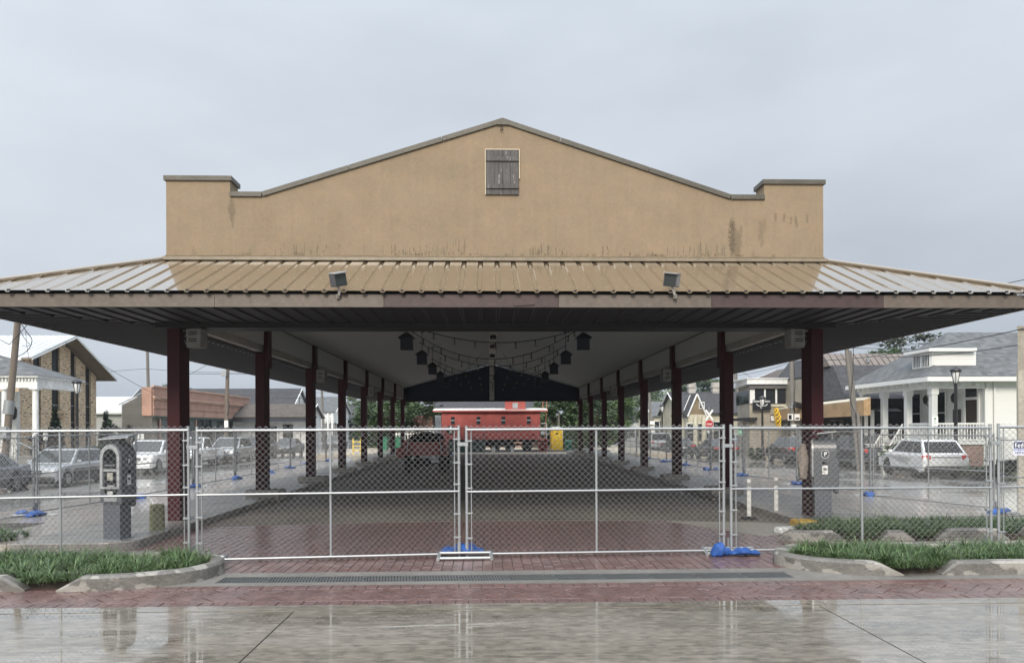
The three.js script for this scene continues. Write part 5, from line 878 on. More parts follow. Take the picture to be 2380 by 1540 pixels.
streetLamp(onG(1772, 51), 4.4, 'black street lamp before the sign with the horned skull');
streetLamp(onG(1539, 72), 4.5, 'black street lamp far down the right street beside the third right post');
streetLamp(onG(1619, 82), 3.4, 'farthest black street lamp before the cream cottage');
function pole(a, b, r, m, label, extra) { const base = V(a.x, a.y, a.z), t = thing('utility_pole', label, 'utility pole', base); wpart('shaft', bar(a, b, r, 12, r * 0.78), m, t); if (extra) extra(t); return t; }
{
  const a = onG(4, 32, -0.4), b = P(45, 690, 32); pole(a, b, 0.15, M.poleWood, 'leaning brown utility pole at the left photo edge with wires', (t) => {
    wpart('meter_box', [box(0.3, 0.5, 0.22, P(10, 1005, 31.8).x, P(10, 1005, 31.8).y, -31.75)], M.galvDull, t); wpart('band', bar(P(17, 962, 32), P(21, 930, 32), 0.2, 12), M.galvDull, t);
    wpart('cable_loop', [tube([P(40, 740, 31.7), P(60, 770, 31.6), P(73, 790, 31.6), P(62, 815, 31.7), P(40, 828, 31.8)], 0.018, 5), tube([P(42, 760, 31.7), P(58, 790, 31.6), P(68, 800, 31.6), P(50, 805, 31.7)], 0.012, 5), tube([P(58, 770, 31.7), P(62, 810, 31.6), P(68, 840, 31.6), P(72, 845, 31.7)], 0.01, 5)], M.cable, t);
  });
  pole(onG(347, 72), P(340, 770, 72), 0.16, M.poleGrey, 'grey utility pole behind the grey ribbed wall on the left');
  pole(onG(523, 52), P(529, 820, 52), 0.15, M.poleWood, 'brown utility pole before the salmon shop front', (t) => { wpart('transformer', box(0.34, 0.36, 0.3, P(520, 868, 51.8).x, P(520, 868, 51.8).y, -51.8), M.galvDull, t); wpart('notice', box(0.26, 0.48, 0.02, P(524, 985, 51.7).x, P(524, 985, 51.7).y, -51.75), M.white, t); wpart('cable', tube([P(528, 930, 51.7), P(533, 940, 51.7), P(530, 955, 51.7), P(527, 965, 51.8)], 0.02, 5), M.cable, t); });
  pole(onG(752, 92), P(746, 880, 92), 0.17, M.poleGrey, 'grey utility pole down the left street behind the white houses');
  pole(onG(1843, 49), P(1839, 780, 49), 0.16, M.poleGrey, 'brown grey utility pole before the clapboard bar building', (t) => { wpart('band', [bar(P(1841.5, 947, 49), P(1841.5, 943, 49), 0.18, 12), bar(P(1841.5, 940, 49), P(1841.5, 938, 49), 0.18, 12)], M.galvDull, t); wpart('notice', [box(0.36, 0.42, 0.02, P(1838, 969, 48.7).x, P(1838, 969, 48.7).y, -48.75), box(0.36, 0.42, 0.02, P(1853, 969, 48.7).x + 0.02, P(1853, 969, 48.7).y, -48.77), box(0.32, 0.36, 0.02, P(1846, 992, 48.7).x, P(1846, 992, 48.7).y, -48.76)], M.white, t); wpart('notice_print', [box(0.2, 0.3, 0.01, P(1837, 969, 48.7).x, P(1837, 969, 48.7).y, -48.73), box(0.24, 0.1, 0.01, P(1854, 972, 48.7).x, P(1854, 972, 48.7).y, -48.75)], M.black, t); wpart('cable', tube([P(1846, 850, 48.8), P(1848, 890, 48.7), P(1846, 930, 48.7), P(1848, 960, 48.8)], 0.02, 5), M.cable, t); wpart('spotlight', box(0.5, 0.36, 0.4, P(1857, 941, 48.5).x, P(1857, 941, 48.5).y, -48.6, 0.2, 0, -0.25), M.black, t); });
  pole(onG(1729, 60), P(1706, 840, 60), 0.17, M.poleGrey, 'leaning mossy grey pole beside the second right post');
  pole(onG(1998, 37.5), P(1965, 780, 37.5), 0.13, M.poleGrey, 'tall leaning pale pole, main one of a cluster right of the front right post', (t) => { wpart('cable', tube([P(1984, 780, 37.2), P(1982, 880, 37.2), P(1978, 935, 37.2), P(1990, 965, 37.2), P(1996, 1000, 37.2)], 0.018, 5), M.cable, t); });
  pole(onG(1999, 37.9), P(1975, 815, 37.9), 0.11, M.poleGrey, 'second leaning pale pole strapped behind the main one on the right');
  pole(onG(2006, 37.2), P(1994, 960, 37.2), 0.11, M.poleGrey, 'short pale stub pole at the foot of the leaning pair');
  pole(onG(1514, 78), P(1508, 880, 78), 0.15, M.poleGrey, 'thin pale pole far right beside the third right post, small signs on it', (t) => { for (const [py, w] of [[982, 0.5], [994, 0.5], [1003, 0.6]]) wpart('small_sign', box(w, 0.34, 0.02, P(1516, py, 77.7).x, P(1516, py, 77.7).y, -77.75), M.white, t); });
  pole(onG(1300, 66, 0), P(1298, 960, 66), 0.12, M.poleGrey, 'short grey post with cross arm right of the caboose');
}
function signPost(px, D, py0, label, cat, fn) { const b = onG(px, D), p = P(px, py0, D), t = thing('street_sign', label, cat, b); part('post', bar(V(0, 0, 0), V(0, p.y - b.y, 0), 0.03, 6), M.galvDull, t); fn(t, p.y - b.y); }
signPost(1648, 60, 945, 'red octagonal stop sign under a white railway crossbuck', 'sign', (t, h) => {
  const S = (py) => P(1648, py, 60).y + 0.4, oct = []; for (let i = 0; i < 8; i++) { const a = (i + 0.5) / 8 * Math.PI * 2; oct.push([0.33 * Math.cos(a), S(985) + 0.33 * Math.sin(a)]); }
  part('stop_plate', slab(oct, 0.03, 0.045), mat(0.45, 0.02, 0.025, 0.4), t); part('rim', slab(oct.map(([x, y]) => [x * 1.07, S(985) + (y - S(985)) * 1.07]), 0.02, 0.03), M.white, t);
  const tx = textTex(128, 64, (x) => { x.fillStyle = '#ab1f26'; x.fillRect(0, 0, 128, 64); x.fillStyle = '#fff'; x.font = 'bold 46px sans-serif'; x.fillText('STOP', 6, 50); }); part('stop_word', plane(0.5, 0.24, 0, S(985), 0.05), printed(tx), t);
  part('crossbuck', [box(1.0, 0.15, 0.02, 0, S(964), 0.05, 0, 0, 0.95), box(1.0, 0.15, 0.02, 0, S(964), 0.074, 0, 0, -0.95)], M.white, t); part('lower_plate', box(0.34, 0.22, 0.015, 0, S(1003), 0.04), M.whiteWorn, t);
});
signPost(1721.5, 54, 990, 'green bicycle route sign right of the second right post', 'sign', (t, h) => { const tx = textTex(64, 64, (x) => { x.fillStyle = '#1d8a62'; x.fillRect(0, 0, 64, 64); x.strokeStyle = '#dff3ea'; x.lineWidth = 4; x.strokeRect(3, 3, 58, 58); x.beginPath(); x.arc(20, 38, 10, 0, 7); x.stroke(); x.beginPath(); x.arc(45, 38, 10, 0, 7); x.stroke(); x.beginPath(); x.moveTo(20, 38); x.lineTo(28, 22); x.lineTo(42, 22); x.lineTo(45, 38); x.moveTo(28, 22); x.lineTo(34, 38); x.stroke(); }); part('plate', box(0.50, 0.50, 0.015, 0, h - 0.4, 0.035), M.green, t); part('pictogram', plane(0.48, 0.48, 0, h - 0.4, 0.046), printed(tx), t); });
signPost(2172.5, 33.5, 968, 'white parking sign with green symbol before the porch house', 'sign', (t, h) => { const tx = textTex(64, 96, (x) => { x.fillStyle = '#eceeea'; x.fillRect(0, 0, 64, 96); x.fillStyle = '#2c5a48'; x.beginPath(); x.ellipse(32, 22, 15, 8, -0.5, 0, 7); x.fill(); x.font = 'bold 13px sans-serif'; x.fillText('PARK', 14, 52); x.fillText('HERE', 14, 70); }); part('plate', box(0.28, 0.42, 0.012, 0, h - 0.21, 0.035), M.white, t); part('print', plane(0.27, 0.41, 0, h - 0.21, 0.044), printed(tx), t); });
signPost(105, 39, 1005, 'small white sign on a post before the church windows', 'sign', (t, h) => part('plate', box(0.22, 0.36, 0.012, 0, h - 0.2, 0.035), M.white, t));
signPost(325, 41, 1004, 'pair of small white signs on a black post before the grey ribbed wall', 'sign', (t, h) => { part('plate', box(0.16, 0.30, 0.012, -0.12, h - 0.22, 0.035), M.white, t); part('plate', box(0.16, 0.30, 0.012, 0.12, h - 0.22, 0.035), M.white, t); });
signPost(2078, 40, 1066, 'small white yard sign in the grass left of the porch steps', 'sign', (t, h) => part('plate', box(0.5, 0.34, 0.015, 0, h - 0.1, 0.035), M.whiteWorn, t));
{ // overhead wires
  const wires = [[[-30, 770, 34], [20, 800, 32], 2], [[20, 800, 32], [100, 700, 30], 6], [[130, 880, 46], [340, 857, 72], -3], [[150, 795, 44], [430, 950, 70], 6], [[250, 795, 60], [560, 772, 60], 3], [[340, 857, 72], [560, 866, 70], 2], [[440, 870, 60], [560, 790, 60], 4], [[440, 868, 56], [640, 868, 60], 1], [[620, 912, 80], [900, 905, 95], 3], [[640, 925, 70], [830, 918, 95], 2], [[1480, 918, 90], [1760, 902, 60], 4], [[1710, 872, 60], [1870, 830, 52], 6], [[1720, 860, 60], [1800, 905, 54], 3], [[1900, 838, 46], [2480, 740, 22], 14], [[1960, 800, 40], [2380, 790, 60], 4], [[1960, 808, 40], [2380, 806, 60], 4], [[2050, 830, 38], [2460, 785, 26], 10], [[2180, 690, 32], [3600, 330, 22], 20]];
  const ds = 'lowest,steep,long flat,diagonal,thin high,short,slanting,level,far,faint far,right far,slack,crossing,heavy sagging,upper parallel,lower parallel,porch,corner'.split(',');
  wires.forEach(([a, b, sag], i) => { const A = P(...a), B = P(...b), pts = []; for (let k = 0; k <= 8; k++) { const u = k / 8, p = A.clone().lerp(B, u); p.y -= sag * 4 * u * (1 - u) * (a[2] + b[2]) / 2 / FL; pts.push(p); } whole('overhead_wire', tube(pts, 0.016, 4, 16), M.cable, A, `${ds[i]} black overhead wire on the ${i < 10 ? 'left' : 'right'} of the pavilion`, 'wire', 'overhead wires'); });
  whole('cable_coil', [tube([P(600, 862, 62), P(608, 856, 62), P(613, 864, 62), P(607, 872, 62), P(600, 868, 62)], 0.02, 5, 30, true)], M.cable, P(606, 864, 62), 'coil of spare cable hanging on a wire above the salmon shop', 'cable');
  const r = mulberry(4), b = []; for (let i = 0; i < 12; i++) { const x = 292 + r() * 36, y = 938 + r() * 20; b.push(tube([P(x, y, 66), P(x + r() * 14 - 7, y - 8, 66), P(x + r() * 24 - 12, y - 12 - r() * 8, 66)], 0.015, 4)); } whole('wire_tangle', b, M.cable, P(310, 950, 66), 'tangle of loose wires above the grey ribbed building', 'cable');
}

// ================================================================ BUILDINGS
const brickWallT = (base, dark, seed) => tex(512, 512, (u, v) => {
  const rows = 32, cols = 10, r = Math.floor(v * rows), uu = u * cols + (r % 2) * 0.5, c = ((Math.floor(uu) % cols) + cols) % cols, fx = uu - Math.floor(uu), fy = v * rows - r, h = hash2(c * 7 + 3, r * 13 + 1, seed), h2 = hash2(c * 5 + 2, r * 11 + 9, seed + 4);
  if (fx < 0.05 || fy < 0.16) return [0.46, 0.41, 0.34].map((q) => toS(q));
  const k = 0.7 + 0.6 * h, d = h2 > 0.93 ? dark : 1; return base.map((q, i) => toS(clamp(q * k * d * (1 + (i - 1) * 0.12 * (h2 - 0.5)), 0, 1)));
}, { srgb: true });
const tanBrick = mat(1, 1, 1, 0.85, { map: reuse(brickWallT([0.62, 0.47, 0.31], 0.2, 401), 1 / 2.2, 1 / 2.2), bumpMap: reuse(grainN, 2, 2), bumpScale: 0.006 });
const redBrick = mat(1, 1, 1, 0.85, { map: reuse(brickWallT([0.26, 0.13, 0.10], 0.5, 407), 1 / 2.0, 1 / 2.0) });
const shingleT = (base, seed) => tex(512, 512, (u, v) => { const rows = 28, r = Math.floor(v * rows), uu = u * 16 + (r % 2) * 0.5 + hash2(r, 3, seed), c = ((Math.floor(uu) % 16) + 16) % 16, k = 0.72 + 0.55 * hash2(c + 5, r * 3, seed) + 0.15 * (fbm(u, v, 64, 64, seed, 2) - 0.5), e = (v * rows - r) < 0.14 ? 0.6 : 1; return base.map((q) => toS(clamp(q * k * e, 0, 1))); }, { srgb: true });
const shGrey = mat(1, 1, 1, 0.9, { map: reuse(shingleT([0.125, 0.132, 0.138], 411), 1 / 4.4, 1 / 4.4) }), shDark = mat(1, 1, 1, 0.9, { map: reuse(shingleT([0.055, 0.055, 0.06], 415), 1 / 4.4, 1 / 4.4) }), shBrown = mat(1, 1, 1, 0.9, { map: reuse(shingleT([0.10, 0.085, 0.075], 419), 1 / 4.4, 1 / 4.4) });
const whiteM = worn(0.78, 0.79, 0.78, 0.55, 0.3, 0.001), cream = worn(0.52, 0.49, 0.38, 0.7, 0.3), beige = worn(0.36, 0.32, 0.26, 0.75, 0.3), greyWall = worn(0.34, 0.345, 0.34, 0.55, 0.3), darkWin = M.glass, salmon = worn(0.44, 0.265, 0.20, 0.8, 0.3, 0.003);
const Yv = (py, px, D) => P(px, py, D).y;
// window with frame and two sashes on a wall facing dir ('x' or 'z')
function win(parent, cx, y0, y1, w, zc, dir, m = whiteM, glass = darkWin) {
  const b = (a0, a1, b0, b1, c0, c1) => dir === 'z' ? bx(cx + a0, cx + a1, b0, b1, zc + c0, zc + c1) : bx(zc + c0 * dir, zc + c1 * dir, b0, b1, cx + a0, cx + a1), q = w / 2;
  const f = wpart('window', [b(-q - 0.07, q + 0.07, y1, y1 + 0.1, 0, 0.06), b(-q - 0.07, q + 0.07, y0 - 0.07, y0, 0, 0.07), b(-q - 0.07, -q, y0, y1, 0, 0.05), b(q, q + 0.07, y0, y1, 0, 0.05), b(-q, q, (y0 + y1) / 2 - 0.025, (y0 + y1) / 2 + 0.025, 0, 0.035)], m, parent);
  wpart('pane', [b(-q, q, y0, (y0 + y1) / 2 - 0.026, 0, 0.015), b(-q, q, (y0 + y1) / 2 + 0.026, y1, 0, 0.02)], glass, f); return f;
}
{ // brick church
  const X = -27.5, t = thing('brick_church', 'tan brick church with tall dark windows and white metal gable roof on the left', 'church', V(X, -0.4, -50)), dOf = (px) => 27.5 * FL / (1136 - px) , zN = -dOf(76), zF = -dOf(246), zA = -dOf(167), eN = Yv(832, 76, -zN), eF = Yv(872, 246, -zF), ap = Yv(788, 167, -zA);
  const topY = (z) => z > zA ? eN + (ap - eN) * (zN - z) / (zN - zA) : eF + (ap - eF) * (z - zF) / (zA - zF);
  wpart('side_wall', bx(-48, X - 0.3, -0.4, eN - 0.1, zN, zN - 0.3), tanBrick, t);
  wpart('window_wall', hull([V(X - 0.4, -0.4, zN - 0.05), V(X - 0.4, -0.4, zF), V(X - 0.4, eN, zN - 0.05), V(X - 0.4, eF, zF), V(X - 0.4, ap, zA), V(X - 0.6, -0.4, zN - 0.05), V(X - 0.6, -0.4, zF), V(X - 0.6, eN, zN - 0.05), V(X - 0.6, eF, zF), V(X - 0.6, ap, zA)]), new THREE.MeshPhysicalMaterial({ color: lin(0.014, 0.015, 0.017), roughness: 0.3, specularIntensity: 0.4, side: THREE.DoubleSide }), t);
  for (const [p0, p1] of [[81, 107], [124, 148], [166, 190], [202, 223], [235, 247]]) { const a = -dOf(p0), b = -dOf(p1), ya = topY(a) - 0.05, yb = topY(b) - 0.05, pts = []; for (const x of [X - 0.42, X - 0.28]) pts.push(V(x, -0.4, a), V(x, -0.4, b), V(x, ya, a), V(x, yb, b)); if (a > zA && b < zA) pts.push(V(X - 0.28, ap - 0.1, zA)); wpart('brick_pier', hull(pts), tanBrick, t); }
  for (const [p0, p1] of [[66, 81], [107, 124], [148, 166], [190, 202], [223, 235]]) for (const y of [5.0, 3.4, 2.3, 1.4]) { const a = -dOf(p0), b = -dOf(p1); if (y < topY((a + b) / 2) - 0.4) wpart('mullion', bx(X - 0.40, X - 0.36, y, y + 0.05, a, b), M.galvDull, t); }
  const a = -dOf(149), b = -dOf(165.5); const sign = textTex(128, 96, (x) => { x.fillStyle = '#b59a7c'; x.fillRect(0, 0, 128, 96); x.fillStyle = '#1d1a18'; x.font = 'bold 62px serif'; x.fillText('327', 14, 68); });
  const pn = wpart('number_panel', bx(X - 0.35, X + 0.02, Yv(982, 157, 49.2), Yv(954, 157, 49.2), a, b), tanBrick, t); const pg = plane(Math.abs(b - a) * 0.98, 0.78, 0, 0, 0, 0, Math.PI / 2); pg.translate(X + 0.026, Yv(968, 157, 49.2), (a + b) / 2); wpart('number', pg, printed(sign), pn);
  const rm = worn(0.62, 0.65, 0.67, 0.35, 0.25, 0.001), so = worn(0.20, 0.155, 0.11, 0.8, 0.3), xo = X + 0.75;
  const slope = (z0, y0, z1, y1, m, dy) => hull([V(xo, y0 + dy, z0), V(-48, y0 + dy, z0), V(xo, y1 + dy, z1), V(-48, y1 + dy, z1), V(xo, y0 + dy + 0.08, z0), V(-48, y0 + dy + 0.08, z0), V(xo, y1 + dy + 0.08, z1), V(-48, y1 + dy + 0.08, z1)]);
  const kN = (ap - eN) / (zN - zA), kF = (ap - eF) / (zA - zF), oN = 0.5, oF = 0.9;
  const r1 = wpart('roof', [slope(zN + oN, eN - kN * oN, zA, ap, rm, 0.16), slope(zF - oF, eF - kF * oF, zA, ap, rm, 0.16)], rm, t); wpart('soffit', [slope(zN + oN, eN - kN * oN, zA, ap, so, 0.06), slope(zF - oF, eF - kF * oF, zA, ap, so, 0.06)], so, r1);
  const seams = []; for (let x = -47.6; x < xo; x += 0.45) { const s = hull([V(x, eN - kN * oN + 0.24, zN + oN), V(x + 0.05, eN - kN * oN + 0.24, zN + oN), V(x, ap + 0.24, zA), V(x + 0.05, ap + 0.24, zA), V(x + 0.025, eN - kN * oN + 0.29, zN + oN), V(x + 0.025, ap + 0.29, zA)]); seams.push(s); } stuff(wpart('seam', seams, rm, r1));
  wpart('barge_board', [slope(zN + oN, eN - kN * oN, zA, ap, rm, -0.05), slope(zF - oF, eF - kF * oF, zA, ap, rm, -0.05)].map((g) => { const p = g.attributes.position; for (let i = 0; i < p.count; i++) p.setX(i, p.getX(i) > -40 ? xo + 0.05 : xo + 0.005); for (let i = 0; i < p.count; i++) p.setY(i, p.getY(i) + 0.1); g.computeVertexNormals(); return g; }), whiteM, r1);
  wpart('gutter', bx(-48, X + 0.2, eN - kN * oN + 0.02, eN - kN * oN + 0.18, zN + oN + 0.14, zN + oN + 0.01), whiteM, t);
}
{ // white portico house at the left edge
  const D = 38, t = thing('white_house', 'white house with dentilled columned porch cut off by the left photo edge', 'house', V(-26, -0.4, -D)), yC = Yv(901, 40, D), yE = Yv(877, 40, D);
  const xr = P(92, 880, D).x;
  wpart('entablature', [bx(-34, xr - 0.15, yC, yE, -D, -D - 0.35), bx(xr - 0.5, xr - 0.15, yC, yE, -D - 0.355, -D - 4)], whiteM, t); wpart('cornice', [bx(-34, xr, yE, yE + 0.09, -D + 0.2, -D - 4.2)], whiteM, t);
  const de = []; for (let x = -33.5; x < xr - 0.2; x += 0.16) de.push(bx(x, x + 0.08, yE - 0.16, yE - 0.03, -D + 0.08, -D)); stuff(wpart('dentil', de, whiteM, t));
  wpart('roof', hull([V(-34, yE + 0.09, -D + 0.25), V(xr + 0.05, yE + 0.09, -D + 0.25), V(xr + 0.05, yE + 0.09, -D - 4.2), V(-34, yE + 0.09, -D - 4.2), V(xr - 3.2, yE + 1.3, -D - 2), V(-34, yE + 1.4, -D - 2)]), shGrey, t);
  wpart('gable', hull([V(-34, yE + 1.0, -D - 1.5), V(P(19, 845, D + 1.5).x, yE + 1.0, -D - 1.5), V(-34, yE + 2.3, -D - 1.5), V(-34, yE + 1.0, -D - 1.8), V(P(19, 845, D + 1.5).x, yE + 1.0, -D - 1.8), V(-34, yE + 2.3, -D - 1.8)]), whiteM, t);
  for (const px of [4, 76]) { const p = P(px, 950, D); wpart('column', [bar(V(p.x, 0.3, -D - 0.18), V(p.x, yC - 0.14, -D - 0.18), 0.155, 16, 0.13), box(0.42, 0.07, 0.42, p.x, yC - 0.035, -D - 0.18), bar(V(p.x, yC - 0.14, -D - 0.18), V(p.x, yC - 0.072, -D - 0.18), 0.15, 16, 0.18)], whiteM, t); }
  wpart('front_wall', bx(-34, -25.6, -0.4, yC, -D - 3.6, -D - 3.9), whiteM, t); wpart('porch_floor', bx(-34, xr - 0.1, -0.4, 0.3, -D + 0.05, -D - 3.59), M.concrete, t);
  const ba = []; for (let x = -25.7; x < -23.4; x += 0.14) ba.push(bar(V(x, 0.3, -D - 0.1), V(x, 1.15, -D - 0.1), 0.022, 5)); wpart('railing', [...ba, bx(-25.8, -23.3, 1.15, 1.21, -D - 0.05, -D - 0.15), bar(V(-23.3, 1.2, -D - 0.1), V(-21.2, 0.4, -D + 0.6), 0.035, 6)], M.galv, t); wpart('hanging_lantern', [lathe([[0.05, 0], [0.14, 0.1], [0.17, 0.5], [0.1, 0.65], [0.02, 0.75]], 8).translate(P(30, 975, D + 1).x, P(30, 975, D + 1).y, -D - 1)], M.black, t);
  const fx = []; for (let x = -24.5; x < -20.5; x += 0.16) fx.push(bar(V(x, -0.3, -D + 1.6), V(x, 0.75, -D + 1.6), 0.014, 4)); const fe = thing('iron_fence', 'grey picket railing with spear finials before the church and porch', 'fence', V(-22.5, -0.4, -D + 1.6)); stuff(wpart('picket', fx, M.galvDull, fe)); wpart('rail', [bx(-24.6, -20.4, 0.55, 0.59, -D + 1.585, -D + 1.615), bx(-24.6, -20.4, -0.2, -0.16, -D + 1.585, -D + 1.615)], M.galvDull, fe); for (const x of [-24.2, -23.3, -22.4, -21.5]) wpart('post', [bx(x - 0.04, x + 0.04, -0.4, 0.8, -D + 1.56, -D + 1.64), lathe([[0.0, 0.80], [0.07, 0.86], [0.05, 0.95], [0, 1.12]], 8).translate(x, 0, -D + 1.6)], M.galvDull, fe);
}
{ // grey ribbed side wall with salmon shop front
  const X = -27.5, zN = -62.6, zF = -87.3, t = thing('salmon_shop', 'salmon plastered shop with long cornice and grey ribbed metal side wall', 'shop', V(X, -0.4, -70)), top = Yv(899, 367, 62.6), bot = Yv(966, 367, 62.6), xl = P(281, 940, 62.6).x, yl = Yv(941, 281, 62.6);
  const ribs = []; const n = 44; for (let i = 0; i < n; i++) { const a = xl + (X - 0.12 - xl) * i / n, b = xl + (X - 0.12 - xl) * (i + 1) / n, h = (x) => yl + (top - 0.1 - yl) * (x - xl) / (X - xl), q = (b - a) * 0.55; ribs.push(quad(V(a, -0.4, zN), V(a + q, -0.4, zN), V(a + q, h(a + q), zN), V(a, h(a), zN)), quad(V(a + q, -0.4, zN), V(a + q * 1.3, -0.4, zN + 0.05), V(a + q * 1.3, h(a + q), zN + 0.05), V(a + q, h(a + q), zN)), quad(V(a + q * 1.3, -0.4, zN + 0.05), V(b, -0.4, zN + 0.03), V(b, h(b), zN + 0.03), V(a + q * 1.3, h(b), zN + 0.05))); }
  stuff(wpart('ribbed_wall', ribs, worn(0.30, 0.285, 0.26, 0.5, 0.3), t)); wpart('wall_cap', bar(V(xl - 0.2, yl + 0.03, zN + 0.05), V(X, top - 0.05, zN + 0.05), 0.05, 5), M.galvDull, t); wpart('rear_block', hull([V(xl, -0.4, zN - 0.1), V(xl, yl, zN - 0.1), V(X - 0.2, -0.4, zN - 0.1), V(X - 0.2, top - 0.2, zN - 0.1), V(xl, -0.4, zF), V(xl, yl, zF), V(X - 0.2, -0.4, zF), V(X - 0.2, top - 0.2, zF)]), beige, t);
  wpart('facade', bx(X - 0.1, X, bot, top, zN, zF), salmon, t); wpart('return_wall', bx(X - 0.9, X - 0.11, bot, top - 0.02, zN + 0.12, zN + 0.06), salmon, t);
  wpart('cornice', [bx(X - 0.1, X + 0.12, top, top + 0.14, zN + 0.2, zF - 0.1), bx(X, X + 0.22, top - 0.9, top - 0.76, zN + 0.2, zF - 0.1), bx(X, X + 0.14, top - 1.02, top - 0.91, zN + 0.1, zF)], worn(0.55, 0.36, 0.27, 0.7, 0.3), t); wpart('string_course', bx(X, X + 0.08, top - 1.72, top - 1.60, zN, zF), salmon, t);
  wpart('beam', bx(X - 0.1, X + 0.05, bot - 0.22, bot - 0.01, zN + 0.05, zF), mat(0.03, 0.05, 0.04, 0.6), t);
  for (let i = 0; i < 12; i++) { const z = zN - 1.2 - i * 1.95; const w = wpart('shop_window', [bx(X - 0.05, X + 0.03, -0.3, bot - 0.23, z - 0.10, z + 0.10), bx(X - 0.05, X + 0.02, 1.55, 1.63, z - 0.105, z - 1.84)], i % 4 === 0 ? salmon : mat(0.045, 0.055, 0.05, 0.6), t); wpart('pane', bx(X - 0.12, X - 0.08, -0.3, bot - 0.23, z - 0.11, z - 1.84), i % 3 ? M.glass : mat(0.10, 0.115, 0.11, 0.2), w); }
  const b2 = thing('white_shed', 'white low metal shed between the church and the grey ribbed wall', 'shed', V(-41, -0.4, -80)); wpart('wall', bx(P(225, 990, 80).x - 3, P(283, 990, 80).x + 3, -0.4, Yv(962, 250, 80), -80, -86), greyWall, b2); wpart('roof', hull([V(-48, Yv(958, 250, 80), -79.5), V(-34, Yv(958, 250, 80), -79.5), V(-48, Yv(920, 250, 86) , -88), V(-34, Yv(920, 250, 86), -88), V(-48, Yv(962, 250, 80), -79.5), V(-34, Yv(962, 250, 80), -79.5), V(-48, 3, -88), V(-34, 3, -88)]), worn(0.66, 0.66, 0.65, 0.4, 0.2), b2);
}
function gableHouse(name, label, cat, x0, x1, zN, zF, yE, yR, axis, wallM, roofM, o = {}) { // ridge along axis 'x' or 'z'
  const t = thing(name, label, cat, V((x0 + x1) / 2, -0.4, (zN + zF) / 2)), ov = o.ov || 0.35, mx = (x0 + x1) / 2, mz = (zN + zF) / 2;
  wpart('wall', bx(x0, x1, -0.4, yE, zN, zF), wallM, t);
  const th = 0.14, mkR = (pts) => wpart('roof', pts, roofM, t); let rf;
  if (axis === 'x') { wpart('gable', [x0, x1].map((x) => hull([V(x, yE, zN), V(x, yE, zF), V(x, yR, mz), V(x === x0 ? x + 0.1 : x - 0.1, yE, zN), V(x === x0 ? x + 0.1 : x - 0.1, yE, zF), V(x === x0 ? x + 0.1 : x - 0.1, yR, mz)])), o.gableM || wallM, t); const k = (yR - yE) / (zN - mz); rf = mkR([[zN + ov, 1], [zF - ov, -1]].map(([z]) => hull([V(x0 - ov, yE - k * ov, z), V(x1 + ov, yE - k * ov, z), V(x0 - ov, yR, mz), V(x1 + ov, yR, mz), V(x0 - ov, yE - k * ov + th, z), V(x1 + ov, yE - k * ov + th, z), V(x0 - ov, yR + th, mz), V(x1 + ov, yR + th, mz)]))); if (o.rake) for (const x of [x0 - ov - 0.03, x1 + ov + 0.03]) for (const z of [zN + ov, zF - ov]) wpart('rake_board', bar(V(x, yE - k * ov + th / 2, z), V(x, yR + th / 2, mz), 0.09, 4), whiteM, rf); }
  else { wpart('gable', [zN, zF].map((z) => hull([V(x0, yE, z), V(x1, yE, z), V(mx, yR, z), V(x0, yE, z === zN ? z - 0.1 : z + 0.1), V(x1, yE, z === zN ? z - 0.1 : z + 0.1), V(mx, yR, z === zN ? z - 0.1 : z + 0.1)])), o.gableM || wallM, t); const k = (yR - yE) / (mx - x0); rf = mkR([x0 - ov, x1 + ov].map((x) => hull([V(x, yE - k * ov, zN + ov), V(x, yE - k * ov, zF - ov), V(mx, yR, zN + ov), V(mx, yR, zF - ov), V(x, yE - k * ov + th, zN + ov), V(x, yE - k * ov + th, zF - ov), V(mx, yR + th, zN + ov), V(mx, yR + th, zF - ov)]))); if (o.rake) for (const z of [zN + ov + 0.03, zF - ov - 0.03]) for (const x of [x0 - ov, x1 + ov]) wpart('rake_board', bar(V(x, yE - k * ov + th / 2, z), V(mx, yR + th / 2, z), 0.09, 4), whiteM, rf); }
  return [t, rf];
}
